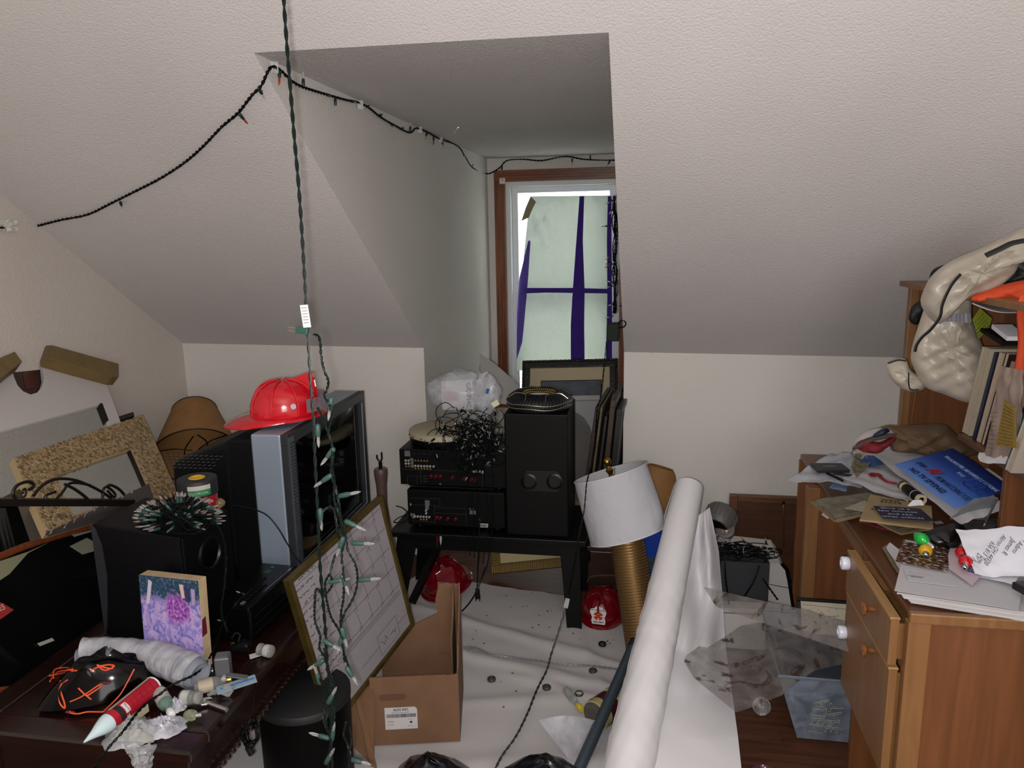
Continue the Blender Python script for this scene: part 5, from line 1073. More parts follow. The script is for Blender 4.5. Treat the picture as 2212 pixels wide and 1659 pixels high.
for x, y, a in ((686, 916, -87), (722, 968, 232), (716, 1026, 215), (732, 1072, 12), (691, 1098, -85), (745, 1125, -25), (742, 1160, 250), (760, 1173, -2), (738, 1240, -70), (775, 1253, 4), (738, 1355, -75), (697, 1382, -30), (700, 1425, 212), (692, 1478, 108), (748, 1440, -58), (708, 1520, 62), (712, 1595, 165), (716, 1600, 80), (757, 1640, -15), (703, 1650, 60), (710, 1258, 10), (716, 858, 262), (740, 1372, 255)):
    sp.append((A(x, y, Y=BY-.006), A(x+20*math.cos(math.radians(a)), y-20*math.sin(math.radians(a)), Y=BY-.006)-A(x, y, Y=BY-.006), None))
lights(r_, sp, ms=Msock2, sc_=1.25)
Mtg = MX.Translation(A(660, 683, Y=BY-.008)) @ rot(-5, 'Y') @ rot(-12, 'Z') @ rot(90, 'X')
obj('paper_tag', G().box((0, 0, 0), (.016, .038, .0004), Mtg), mat('tag_white', '#c9c9c4', .6), r_)
for k in range(6): obj('tag_print', G().box((0, .014-k*.005, .0004), (.011, .0012, .0003), Mtg), mat('tag_ink', '#77777a', .7), r_)
g = G().bar(A(640, 712, Y=BY-.004), A(666, 715, Y=BY-.004), .009, .011); obj('plug', g, mat('plug_green', '#1d4238', .4), r_, bevel=.001)
for dy in (-3, 4): obj('prong', G().bar(A(640, 712+dy, Y=BY-.004), A(622, 710+dy, Y=BY-.004), .0035, .0012), Mchrome, r_)
# ---------------------------------------------------------------- black bags peeping in at the bottom edge
Mpoly = mat('navy_black_bag', '#07090f', .28, bump=.3, bscale=14)
def mound(c, rx, ry, h, seed):
    def P(u, v):
        a = 2*pi*u; r = v; e = 1+.12*noise(math.cos(a)*2+seed, math.sin(a)*2, seed); z = h*(1-r**1.6)*(1+.10*noise(u*9, v*4, seed)); return V((c.x+rx*r*e*math.cos(a), c.y+ry*r*e*math.sin(a), c.z+max(0, z)+.004))
    return G().sheet(P, 40, 14, -.001)
c1 = A(930, 1700, Z=.04); c1.z = .015; single('black_bag', 'crumpled shiny navy-black bag at the bottom edge, below the cardboard box', 'bag', mound(c1, .14, .14, .115, 1), Mpoly, True)
c2 = A(1175, 1705, Z=.04); c2.z = .015; single('black_bag', 'crumpled black bag at the bottom edge, beside the foot of the grey pipe', 'bag', mound(c2, .19, .14, .115, 3), Mpoly, True)
single('cream_card', 'corner of a cream card on the floor sheet at the bottom edge', 'card', G().prism([(0, 0), (.07, .005), (.066, .05), (.003, .045)], 0, .001, MX.Translation(A(1085, 1672, Z=.016))), mat('cream_card', '#a3957a', .7))
# ================================================================ THINGS ON THE MAHOGANY TABLE
T_ = lambda x, y, z=0: A(x, y, Z=TBZ+z)
# painted canvas panel
def painting_mat():
    m = bpy.data.materials.new('painted_flower'); m.use_nodes = True; nt = m.node_tree; b = nt.nodes['Principled BSDF']; b.inputs['Roughness'].default_value = .5
    uv = N(nt, 'ShaderNodeUVMap'); n = N(nt, 'ShaderNodeTexNoise', Scale=9.0, Detail=8.0, Distortion=1.6); nt.links.new(uv.outputs[0], n.inputs['Vector'])
    r = ramp(nt, [(.25, '#3d3a6e'), (.38, '#6c6bb0'), (.5, '#9a86c0'), (.6, '#b49ac6'), (.75, '#7f86bb')]); nt.links.new(n.outputs[0], r.inputs[0])
    def rad(cx_, cy_, s, w0, w1):
        mp = N(nt, 'ShaderNodeMapping'); mp.inputs['Location'].default_value = (-cx_*s[0], -cy_*s[1], 0); mp.inputs['Scale'].default_value = (s[0], s[1], 0); nt.links.new(uv.outputs[0], mp.inputs[0])
        l = N(nt, 'ShaderNodeVectorMath', operation='LENGTH'); nt.links.new(mp.outputs[0], l.inputs[0]); ad = N(nt, 'ShaderNodeMath', operation='MULTIPLY_ADD'); ad.inputs[1].default_value = .6; nt.links.new(n.outputs[0], ad.inputs[0]); nt.links.new(l.outputs['Value'], ad.inputs[2])
        q = ramp(nt, [(w0, '#ffffff'), (w1, '#000000')]); nt.links.new(ad.outputs[0], q.inputs[0]); return q
    def mixc(a, fac, col_node_or_hex):
        mx = N(nt, 'ShaderNodeMix', data_type='RGBA'); nt.links.new(fac.outputs[0], mx.inputs[0]); nt.links.new(a, mx.inputs[6])
        if isinstance(col_node_or_hex, str): mx.inputs[7].default_value = rgb(col_node_or_hex)
        else: nt.links.new(col_node_or_hex, mx.inputs[7])
        return mx.outputs[2]
    n2 = N(nt, 'ShaderNodeTexNoise', Scale=26.0, Detail=4.0); nt.links.new(uv.outputs[0], n2.inputs['Vector']); bl = ramp(nt, [(.35, '#5a2a7a'), (.5, '#8a4aa0'), (.62, '#b070b8'), (.75, '#d8a0cc')]); nt.links.new(n2.outputs[0], bl.inputs[0])
    dk = ramp(nt, [(.4, '#0e3a44'), (.55, '#1f3f5a'), (.7, '#7b6b9a')]); nt.links.new(n2.outputs[0], dk.inputs[0])
    sep = N(nt, 'ShaderNodeSeparateXYZ'); nt.links.new(uv.outputs[0], sep.inputs[0]); ad = N(nt, 'ShaderNodeMath', operation='MULTIPLY_ADD'); ad.inputs[1].default_value = .35; nt.links.new(n.outputs[0], ad.inputs[0]); nt.links.new(sep.outputs[1], ad.inputs[2])
    top = ramp(nt, [(.90, '#000000'), (.98, '#ffffff')]); nt.links.new(ad.outputs[0], top.inputs[0])
    c = mixc(r.outputs[0], top, dk.outputs[0]); c = mixc(c, rad(.62, .66, (2.6, 3.4), .72, .95), bl.outputs[0]); c = mixc(c, rad(.22, .12, (5, 5), .7, 1.0), '#b06a9a')
    n3 = N(nt, 'ShaderNodeMix', data_type='RGBA'); nt.links.new(c, b.inputs['Base Color'])
    bp = N(nt, 'ShaderNodeBump', Strength=.5, Distance=.003); nt.links.new(n2.outputs[0], bp.inputs['Height']); nt.links.new(bp.outputs[0], b.inputs['Normal']); return m
pB = T_(313, 1432); pBr = T_(440, 1428); 
bl_, br_ = T_(316, 1432, .004), T_(442, 1450, .004)
tl = A(288, 1240, Y=bl_.y+.10); Mc2, cw2, ch2 = fr(bl_, br_, A(285, 1240, Y=bl_.y+.012))
r_ = thing('blossom_painting', 'small deep-edged wooden panel painted with a purple and blue blossom, leaning on the subwoofer', 'painting', bl_)
obj('wood_block', G().bb((0, 0, -.034), (cw2, ch2, -.001), Mc2), mat('raw_wood_edge', '#b09a78', .7, var=.15, vscale=30), r_, bevel=.002)
obj('painted_face', G().sheet(lambda u, v: Mc2 @ V((cw2*u, ch2*v, .0)), 4, 4, .0014), painting_mat(), r_)
for x, y, a, l_, c in ((.16, .86, -10, .30, '#b9b2c4'), (.72, .90, 8, .17, '#c9a79a'), (.80, .87, 5, .18, '#2a2c58'), (.9, .85, 0, .2, '#9a8aae')):
    Mq = Mc2 @ off(cw2*x, ch2*(y-.02), .0012) @ rot(a, 'Z'); obj('brush_stroke', G().prism([(-.004, -l_*ch2*.5), (.005, -l_*ch2*.5), (.007, l_*ch2*.35), (-.004, l_*ch2*.4)], -.0008, .0004, Mq), mat('stroke_'+c[1:], c, .5), r_)
obj('red_paint_smear', G().prism([(0, 0), (.02, .002), (.018, .05), (.004, .045)], 0, .0006, Mc2 @ off(cw2, ch2*.38, -.001) @ rot(90, 'Y')), mat('smear_red', '#5a1020', .5), r_)
# bag of nested plastic cups
Mcup = mat('frosted_cup', '#c3c8d6', .15, trans=.72, spec=.6)
path = spline([T_(185, 1418, .045), T_(230, 1410, .05), T_(285, 1408, .052), T_(340, 1420, .052), T_(385, 1438, .052), T_(425, 1455, .05)], 6)
r_ = thing('cup_sleeve', 'clear plastic sleeve of nested frosted plastic cups bent across the table', 'bag of cups', T_(300, 1420))
n_ = len(path); pr = None
for i in range(0, n_-1):
    p = path[i]; d = (path[min(i+1, n_-1)]-path[max(0, i-1)]).normalized(); big = i > n_*.52; rr = .029 if not big else .038
    Mm = zmat(p-d*.006, p+d) @ MX.Scale(1, 4)
    if big and i % 2: continue
    Mm = Mm @ MX.Diagonal((rr/.03, rr/.03, 1, 1))
    pr = part0('cup_rim', G().tubeopen([(.024, -.012), (.029, .006), (.0305, .008), (.0295, .010)], 24, None, .0012), Mcup, r_, Mm, True) if pr is None else inst(pr, r_, Mm)
p, d = path[-1], (path[-1]-path[-3]).normalized(); obj('end_cup', G().lathe([(.037, -.02), (.036, .0), (.028, .012), (.026, .010), (0, .009)], 28, zmat(p, p+d)), Mcup, r_, True)
p, d = path[0], (path[0]-path[2]).normalized(); obj('end_cup', G().lathe([(.029, -.01), (.027, .006), (.018, .014), (0, .016)], 28, zmat(p, p+d)), Mcup, r_, True)
def Psl(u, v):
    t = v*(n_-1); i = min(n_-2, int(t)); c = path[i].lerp(path[i+1], t-i); d = (path[i+1]-path[i]).normalized(); x = d.cross(V((0, 0, 1))).normalized(); y = x.cross(d)
    a = 2*pi*u; rr = (.033+.009*min(1, max(0, (v-.45)*5)))*(1+.06*noise(a*1.5, v*14, 3)+(.45*math.sin(a)*max(0, 1-v*3) if math.sin(a) > 0 else 0)); q = c+x*math.cos(a)*rr+y*math.sin(a)*rr; q.z = max(q.z, TBZ+.003); return q
obj('sleeve', G().sheet(Psl, 36, 50, .0004), film('sleeve_film', '#eeeef4', .2, .06), r_, True)
# black shiny mask with orange lacing
c = T_(205, 1500, .0); c.z = TBZ
c = c+V((.012, .004, 0))
r_ = thing('laced_mask', 'glossy black mask with dark red sheen and loose orange lacing on the table', 'mask', c)
Mmask = mat('gloss_black', '#020102', .1, spec=.2, coat=.06); Mlace = mat('orange_lace', '#d84e22', .6)
ex, ey = .124, .080
def Pmask(u, v):
    a = 2*pi*u; r = math.sin(v*pi/2); x = math.cos(a)*r; y = math.sin(a)*r
    h = .084*(1-r**2.6)+.020*math.exp(-((x+.35)**2+(y+.1)**2)/.03)+.026*math.exp(-((x+.05)**2/.05+(y-.15)**2/.01))-.020*math.exp(-((x-.35)**2+(y-.15)**2)/.05)+.018*math.exp(-((x+.1)**2+(y+.45)**2)/.03)
    e = 1+.05*noise(a*1.2, 1, 6); return V((c.x+.01+(x*ex+y*.02)*e, c.y+.02+(y*ey*1.1+x*.055)*e, c.z+.004+max(h, 0)))
obj('shell', G().sheet(Pmask, 56, 20, -.002), Mmask, r_, True)
def mpt(px, py):
    """point of the mask surface seen at a pixel (marched along the view ray)"""
    d = fwd+rt*(px-CX)/FPX-up*(py-CY)/FPX; o = V((0, 0, HC)); best = None
    t = (TBZ+.12-HC)/d.z; 
    while t < (TBZ-HC)/d.z:
        p = o+d*t; yy = (p.y-(c.y+.02)); xx = p.x-(c.x+.01)
        det = ex*ey*1.1-.02*.055; x = (xx*ey*1.1-yy*.02)/det; y = (yy*ex-xx*.055)/det; r = math.hypot(x, y)
        if r < 1:
            h = .084*(1-r**2.6)+.020*math.exp(-((x+.35)**2+(y+.1)**2)/.03)+.026*math.exp(-((x+.05)**2/.05+(y-.15)**2/.01))-.020*math.exp(-((x-.35)**2+(y-.15)**2)/.05)+.018*math.exp(-((x+.1)**2+(y+.45)**2)/.03)
            if p.z < c.z+.004+h: return p+V((0, -.001, .003))
        t += .002
    return o+d*t+V((0, 0, .004))
for pts in ([(108, 1475), (122, 1456), (145, 1450), (160, 1448)], [(106, 1463), (130, 1458), (155, 1452), (168, 1450)], [(120, 1500), (135, 1480), (148, 1470)], [(132, 1472), (134, 1500), (140, 1520), (141, 1532), (130, 1520), (128, 1495), (135, 1478)], [(196, 1452), (215, 1442), (235, 1438), (248, 1441), (228, 1450), (212, 1440)], [(210, 1438), (228, 1444), (243, 1446), (244, 1440)], [(152, 1518), (175, 1508), (195, 1495), (216, 1481), (217, 1486), (200, 1498), (188, 1504), (176, 1494), (170, 1488), (180, 1498), (198, 1513)], [(291, 1447), (278, 1472), (262, 1500), (245, 1520), (226, 1538), (222, 1541), (190, 1541), (170, 1545), (155, 1544), (151, 1540)], [(116, 1468), (118, 1450), (140, 1445), (158, 1447)]):
    obj('lace', G().tube(spline([mpt(x, y) for x, y in pts], 4), .0019, 5), Mlace, r_, True)
for x, y, a in ((150, 1540, 0), (228, 1475, 0), (128, 1485, 0)):
    p = mpt(x, y); obj('red_patch', G().ball(p-V((0, -.002, .003)), (.014, .006, .004), 12), mat('deep_red_gloss', '#5a0612', .15, coat=.7), r_, True)
# caulk tube
a, b = T_(232, 1562, .028), T_(332, 1480, .032); Mtb = zmat(a, b); L = (b-a).length
r_ = thing('caulk_tube', 'red and white squeeze tube with white pointed nozzle lying on the table', 'tube', (a+b)/2-V((0, 0, .03)))
obj('tube_body', G().lathe([(.0215, L*.02), (.0225, L*.06), (.0225, L*.55)], 28, Mtb), mat('caulk_red', '#9c1024', .35), r_, True)
obj('tube_back', G().add([(Mtb @ V((.0225*math.cos(pi*(k/12)*2), .0225*math.sin(pi*(k/12)*2)*(1 if z < L*.7 else .99), z))) for z in (L*.549, L*.99) for k in range(12)], [(k, (k+1) % 12, 12+(k+1) % 12, 12+k) for k in range(12)]), mat('caulk_red', '#9c1024', .35), r_, True)
obj('crimp', G().lathe([(.0228, L*.97), (.024, L*.985), (.023, L*1.0), (0, L*1.0)], 28, Mtb), mat('caulk_white', '#c9c4c6', .4), r_, True)
def onTube(th0, th1, z0, z1, m, nm, r=.0229): obj(nm, G().sheet(lambda u, v: Mtb @ V((r*math.cos(th0+(th1-th0)*u), r*math.sin(th0+(th1-th0)*u), z0+(z1-z0)*v)), 10, 1, -.0003), m, r_, True)
vv = (V((0, 0, HC))-a).normalized(); lv = Mtb.to_3x3().inverted() @ vv; th = math.atan2(lv.y, lv.x)
onTube(th-.9, th+.9, L*.13, L*.22, Mink, 'black_band') ; onTube(th-.6, th+.5, L*.24, L*.33, mat('caulk_white', '#c9c4c6', .4), 'white_patch', .0231)
onTube(th-2.2, th-1.0, L*.1, L*.97, mat('caulk_cream', '#a5a08e', .5), 'cream_side', .0231)
for z, s_, t_ in ((.29, .011, 'Loctite'), (.40, .006, 'adhesive'), (.5, .008, 'POWER'), (.62, .011, 'GRAB'), (.72, .009, 'ULTIMATE'), (.84, .008, 'crystal clear')):
    Mq = Mtb @ rot(math.degrees(th), 'Z') @ off(.0234, 0, L*z) @ rot(90, 'Z') @ rot(90, 'X') @ rot(0, 'Z'); text(t_, s_*.7, Mq @ rot(180, 'Z'), mat('tube_print', '#d9a9b0' if z > .35 else '#7a1020', .5), r_)
obj('cap_cone', G().lathe([(.0215, L*.02), (.021, -.006), (.016, -.022), (.010, -.038), (.004, -.058), (.002, -.066), (0, -.066)], 24, Mtb), mat('nozzle_white', '#b9cdd0', .3), r_, True)
# little bottles
def bottle(name, label, a, b, r, body, cap, labm=None, group=None, capl=.18, neck=.45, cat='bottle'):
    a, b = V(a), V(b); Mb_ = zmat(a, b); L = (b-a).length; o = thing(name, label, cat, ((a.x+b.x)/2, (a.y+b.y)/2, min(a.z, b.z)-r), group)
    obj('body', G().lathe([(r*.3, 0), (r*.9, .001), (r, L*.06), (r, L*.55), (r*.85, L*.63), (r*neck, L*.70), (r*neck, L*(1-capl))], 20, Mb_), body, o, True)
    obj('cap', G().lathe([(r*(neck+.12), L*(1-capl-.02)), (r*(neck+.16), L*(1-capl)), (r*(neck+.16), L*.98), (r*neck, L), (0, L)], 18, Mb_), cap, o, True)
    if labm: obj('label', G().lathe([(r*1.02, L*.12), (r*1.02, L*.5)], 20, Mb_), labm, o, True)
    return o
Mlab = mat('bottle_label', '#a9a8a4', .6, var=.25, vscale=60); Mgg = mat('pale_green_glass', '#8fb0a4', .08, trans=.7)
bottle('glass_vial', 'small green glass vial with white cap and red seal, lying right of the red tube', T_(342, 1492, .020), T_(372, 1545, .018), .017, Mgg, mat('cap_white', '#c9c6c4', .4), Mlab, capl=.16, neck=.38)
obj_ = bpy.context.scene.objects
bottle('glass_vial', 'small clear vial with printed white label under the cup sleeve end', T_(390, 1505, .018), T_(432, 1508, .018), .016, Mclear, mat('clear_cap', '#a9a8a4', .2, trans=.4), Mlab, neck=.8)
bottle('glass_bottle', 'small glass bottle with brass screw cap and beige label pointing right', T_(418, 1488, .022), T_(500, 1466, .022), .017, Mclear, Mbrass, mat('beige_label', '#9c8f7c', .6, var=.1), neck=.55, capl=.13)
bottle('glass_vial', 'dark vial with white ring cap below the painted panel corner', T_(462, 1448, .018), T_(430, 1456, .018), .017, mat('smoke_glass', '#1a1a1e', .08), mat('cap_white', '#c9c6c4', .4), None, neck=.9)
bottle('glass_bottle', 'amber-black little bottle with gold cap at the right back corner by the radio', T_(540, 1398, .02), T_(500, 1392, .02), .014, mat('brown_black_glass', '#0c0a09', .1), Mbrass, None)
bottle('glass_vial', 'stubby pale vial with round end at the right edge beside a paper slip', T_(588, 1408, .018), T_(560, 1402, .018), .016, mat('pale_vial', '#8d8a86', .2, trans=.3), mat('pale_cap', '#77746f', .4), Mlab, neck=.85)
bottle('glass_vial', 'bluish vial with a dark blue cap hidden behind the cup sleeve', T_(350, 1412, .05), T_(418, 1428, .045), .014, mat('white_blue_label', '#9a9db0', .5, var=.4, vscale=60), mat('cap_blue', '#0f1670', .3), None, neck=.8)
r_ = thing('metal_block', 'silver metal block with a white knob and a lever behind the bottles', 'bracket', T_(480, 1450)); Mblo = mat('cast_alu', '#6c6d70', .4, .6)
Mk = MX.Translation(T_(483, 1444, .042)) @ rot(20, 'Z'); obj('block', G().box((0, 0, 0), (.036, .036, .075), Mk), Mblo, r_, bevel=.004); obj('top_recess', G().box((0, 0, .038), (.026, .026, .002), Mk), Mgrey, r_)
obj('knob', G().lathe([(.005, 0), (.007, .003), (.006, .012), (0, .013)], 14, Mk @ off(.004, -.018, -.012) @ rot(90, 'X')), Mrcaw, r_, True)
obj('lever', G().bar(Mk @ V((.012, -.024, -.004)), Mk @ V((.06, -.024, -.018)), .003, .016, (0, 1, 0)), Mblo, r_, bevel=.001)
r_ = thing('clear_tube_pack', 'flat clear plastic tube with blue stripe sticking out past the table edge', 'packet', T_(530, 1475)); Mf3, w3, h3 = fr(T_(470, 1502, .012), T_(556, 1474, .016), T_(466, 1486, .016))
obj('pack', G().bb((0, 0, 0), (w3, h3, .004), Mf3), mat('pack_clear', '#8fa6b2', .2, trans=.3), r_, bevel=.001); obj('blue_stripe', G().bb((.01, h3*.42, .004), (w3*.96, h3*.58, .0046), Mf3), mat('stripe_blue', '#2b62a8', .4), r_)
single('metal_rod', 'short bright metal rod on the table border', 'rod', G().cyl(T_(447, 1518, .007), T_(490, 1534, .007), .0055, n=14), Mchrome, True)
r_ = thing('wrench_jaw', 'small silver open-ended wrench beside the metal rod', 'wrench', T_(430, 1520)); Mj = MX.Translation(T_(424, 1524, .006)) @ rot(25, 'Z')
obj('head', G().prism([(0, 0), (.012, -.008), (.026, -.007), (.034, .002), (.024, .003), (.02, .009), (.026, .014), (.034, .014), (.028, .022), (.012, .02)], 0, .005, Mj), Mchrome, r_, bevel=.001); obj('handle', G().prism([(.004, .0), (.004, .012), (-.03, .01), (-.03, .002)], .0005, .0045, Mj), Mchrome, r_)
single('receipt_slip', 'crumpled grey printed slip with a dark square near the metal rod', 'paper', G().sheet(lambda u, v: bil(T_(446, 1500, .004), T_(500, 1502, .004), T_(510, 1478, .03), T_(470, 1482, .02))(u, v)+V((0, 0, .006*noise(u*6, v*4, 3))), 10, 8, .0006), mat('slip_grey', '#7c7c7c', .6, var=.3, vscale=40), True)
single('receipt_slip', 'small white printed slip lying at the table edge under the stubby vial', 'paper', G().sheet(lambda u, v: bil(T_(540, 1424, .004), T_(590, 1408, .004), T_(585, 1402, .008), T_(538, 1414, .008))(u, v), 4, 2, .0006), mat('slip_white', '#a9a6a2', .6, var=.2, vscale=60), True)
def crumple(name, label, cx_, cy_, rx, ry, h, seed, m, cat='plastic bag', z=0):
    c = T_(cx_, cy_); 
    def P(u, v):
        a = 2*pi*u; e = 1+.22*noise(math.cos(a)*2.2+seed, math.sin(a)*2.6, seed); r = v*e; q = V((c.x+rx*r*math.cos(a), c.y+ry*r*math.sin(a), TBZ+.004+z+abs(h*(1-v)*(1+.5*noise(u*13, v*9, seed)))+.004*abs(noise(u*17, v*8, seed)))); return q
    return single(name, label, cat, G().sheet(P, 40, 12, -.0005), m, True)
Mf_l = film('glossy_film', '#d8dade', .20, .07)
crumple('clear_bag', 'crinkled clear plastic bag drooping over the front table edge', 285, 1590, .060, .055, .035, 2, Mf_l)
crumple('clear_bag', 'clear zip bag with white sheen lying between the vials and the table corner', 352, 1575, .050, .042, .022, 5, film('bag_pale', '#d6d6e0', .4, .15))
crumple('clear_bag', 'small folded clear bag beside the wrench', 380, 1530, .034, .026, .018, 8, film('bag_pale', '#d6d6e0', .4, .15))
def Pd_(u, v): return bil(A(268, 1600, Y=1.318), A(345, 1600, Y=1.318), A(332, 1658, Y=1.30), A(300, 1655, Y=1.30))(u, v)+V((0, -.012*abs(noise(u*5, v*4, 7))-.006, 0))
single('hanging_wrapper', 'clear shiny wrapper hanging down the front of the table', 'plastic bag', G().sheet(Pd_, 14, 14, .0005), Mf_l, True)
single('cream_paper', 'torn cream paper under the clear bag at the front of the table', 'paper', G().sheet(lambda u, v: bil(T_(240, 1598, .004), T_(330, 1604, .004), T_(342, 1578, .012), T_(262, 1572, .008))(u, v)+V((0, 0, .004*noise(u*5, v*5, 1))), 8, 6, .0006), mat('cream_torn', '#a3a08a', .6), True)
single('tongue_depressor', 'cream wooden stick beside the red tube', 'stick', G().bar(T_(252, 1580, .006), T_(320, 1528, .010), .003, .02), mat('pale_wood', '#a99f86', .6))
r_ = thing('glass_bulb', 'small clear glass bulb lying near the table corner', 'light bulb', T_(416, 1540)); q = T_(412, 1545, .014); obj('globe', G().ball(q, (.018, .013, .013), 18), mat('greenish_glass', '#b9c2a0', .06, trans=.8), r_, True); obj('screw_base', G().cyl(q+V((.014, 0, 0)), q+V((.026, .004, 0)), .007, .006), Mchrome, r_, True)
r_ = thing('black_wire', 'black twisted lead crossing the table front diagonally to the radio', 'cable', T_(300, 1560, .02))
obj('wire', twist(hangpts([A(200, 1665, Y=1.24), A(235, 1615, Y=1.28), T_(270, 1575, .045), T_(305, 1530, .05), T_(345, 1500, .055), T_(375, 1478, .06), T_(430, 1450, .06), T_(465, 1398, .06), T_(480, 1350, .06), A(505, 1310, Y=1.72), A(530, 1285, Y=1.76), A(575, 1248, Y=1.8)], 5), .0018, .002, .03), Mwire, r_, True)
sp = [(A(529, 1284, Y=1.75), V((-.02, 0, .006)), None), (T_(488, 1344, .06), V((-.02, 0, .004)), None)]; lights(r_, sp, ms=Mblk, sc_=.8)
# radio
ra, rb, rc = T_(542, 1395), T_(652, 1310), T_(640, 1290)
r_ = thing('radio', 'black boxy stereo radio with a green digit display on the back right of the table', 'radio', T_(600, 1350))
q0 = V((-1.125, 1.70, TBZ+.001)); q1 = V((-.995, 1.99, TBZ+.001)); q0, q1 = A(545, 1392, Z=TBZ), A(652, 1290, Z=TBZ); q0.z = q1.z = TBZ+.001; dd = (q1-q0).normalized(); nn2 = V((-dd.y, dd.x, 0)); ww = .13; hh3 = .105
obj('case', G().hexa([q0, q1, q1+nn2*ww, q0+nn2*ww], [p+V((0, 0, hh3)) for p in (q0, q1, q1+nn2*ww, q0+nn2*ww)]), mat('gloss_black_radio', '#040405', .25, spec=.4), r_, bevel=.006)
Mr = MX((dd, nn2, V((0, 0, 1)))).transposed().to_4x4(); Mr.translation = q0+V((0, 0, hh3)); Lr = (q1-q0).length
obj('silver_strip', G().bb((.01, .012, 0), (Lr-.01, .015, .0015), Mr), Mchrome, r_)
text('8', .02, Mr @ off(Lr*.9, .075, .0008) @ rot(-50, 'Z'), mat('display_green', '#1f6b50', .5), r_, name='display_digit', bold=.0006); 
obj('display_block', G().bb((Lr*.75, .06, 0), (Lr*.84, .085, .0008), Mr), mat('display_green_dim', '#123c2e', .5), r_)
for k in range(6): obj('button', G().bb((.02+k*.022, .03, 0), (.034+k*.022, .04, .003), Mr), Mgrey if k == 0 else Mblk, r_)
Mr2 = MX((dd, V((0, 0, 1)), dd.cross(V((0, 0, 1))))).transposed().to_4x4(); Mr2.translation = q0
for k in range(3): obj('front_line', G().bb((.02, .02+k*.025, 0), (Lr*.8, .021+k*.025, .0008), Mr2), mat('dim_line', '#1c1c20', .4), r_)
# jumble behind: metal bits by the radio, cable coil hanging off the table
r_ = thing('plumbing_fitting', 'dark threaded metal fitting among the bottles by the radio', 'fitting', T_(520, 1395)); 
obj('body', G().lathe([(.012, 0), (.012, .02), (.018, .022), (.018, .035), (.010, .037), (.010, .05)], 8, zmat(T_(505, 1400, .015), T_(540, 1390, .03))), mat('gunmetal', '#26262a', .3, .8), r_, True); obj('hook', G().tube(spline([T_(500, 1380, .05), T_(508, 1368, .06), T_(518, 1372, .055), T_(514, 1386, .045)], 5), .003, 6), Mblk, r_, True)
r_ = thing('cable_coil', 'coiled black cable hanging on the table side beside the round bin', 'cable', A(545, 1600, Y=1.5))
for k in range(9):
    cx_, cy_ = 541+random.uniform(-4, 6), 1580+random.uniform(-10, 12); rx_, ry_ = random.uniform(12, 18), random.uniform(20, 30)
    obj('loop', G().tube([A(cx_+rx_*math.cos(t*pi/9), cy_+ry_*math.sin(t*pi/9), Y=1.50+random.uniform(-.004, .004)+.01*math.sin(t)) for t in range(18)], .0019, 5, True), Mblk, r_, True)
obj('wire', G().tube([A(552, 1470, Z=TBZ+.002), A(548, 1520, Y=1.5), A(541, 1560, Y=1.5)], .0012, 5), Mblk, r_, True); obj('plug', G().bar(A(535, 1612, Y=1.5), A(545, 1630, Y=1.5), .014, .012), mat('plug_dark', '#14141c', .4), r_, bevel=.002)
# ================================================================ UNDER AND BESIDE THE BENCH
q = A(975, 1250, Z=.0); q = V((-.87, 3.10, .055))
helmet('red toy fire helmet lying tilted under the bench left half', q, .95, -60, rot(18, 'X'), Mredshade, None)
q = V((A(1300, 1340, Z=.02).x, 2.98, .035))
helmet('red toy fire helmet with white fire department badge on the floor by the brass lamp', q, .78, -97, rot(14, 'Y'), Mredshade, True)
O_, U_, W_2 = A(1062, 1240, Z=.01), A(1235, 1222, Z=.01), A(1075, 1150, Y=3.42)
Mgilt = mat('gilt_frame', '#6a5430', .4, .5, var=.3, vscale=30)
O_ = A(1062, 1240, Y=3.28); U_ = A(1240, 1222, Y=3.28); W_2 = A(1068, 1120, Y=3.42)
r_, M, w_, h = framed('gilt_frame', 'ornate gold ribbed frame with cream board leaning behind the bench legs', 'picture', O_, U_, W_2, .045, .02, Mgilt)
pr = None
for k in range(int(w_/.0105)):
    Mm = M @ off(.005+k*.0105, .020, .001); pr = part0('frame_rib', G().box((0, 0, 0), (.006, .034, .006)), mat('gilt_rib', '#9c8048', .35, .7), r_, Mm, bevel=.002) if pr is None else inst(pr, r_, Mm)
for k in range(int(h/.0105)): inst(pr, r_, M @ off(.020, .045+k*.0105, .001) @ rot(90, 'Z'))
obj('cream_board', G().bb((.045, .045, -.012), (w_-.045, h-.045, -.006), M), mat('cream_board', '#a89c74', .8), r_)
r_ = thing('wooden_chest', 'dark reddish wooden chest in the shade between bench leg and brass lamp', 'chest', (-.12, 3.25, 0)); Mch = wood('chest_wood', '#241009', '#3f2012', 'X', 4)
obj('body', G().bb((-.235, 3.20, .0), (-.05, 3.42, .20)), Mch, r_, bevel=.004); obj('lid', G().bb((-.24, 3.195, .20), (-.045, 3.425, .225)), Mch, r_, bevel=.004); obj('cord_handle', G().tube(spline([A(1268, 1258, Y=3.18), A(1275, 1246, Y=3.17), A(1300, 1243, Y=3.17), A(1330, 1243, Y=3.17)], 5), .003, 6), mat('handle_cord', '#4a443a', .6), r_, True)
r_ = thing('blue_box', 'bright blue printed box mostly hidden behind the brass lamp column', 'box', A(1415, 1220, Y=3.0))
Mx, w_, h = fr(A(1385, 1262, Y=3.0), A(1452, 1250, Y=3.0), A(1385, 1150, Y=3.0)); obj('body', G().bb((0, -.09, -.14), (w_, h, 0), Mx), mat('box_blue', '#0a3aa0', .45), r_, bevel=.002)
obj('print', G().prism([(.045, .06), (.075, .045), (.10, .07), (.085, .11), (.055, .11)], 0, .001, Mx), mat('print_grey_blue', '#39424f', .5, var=.5, vscale=60), r_)
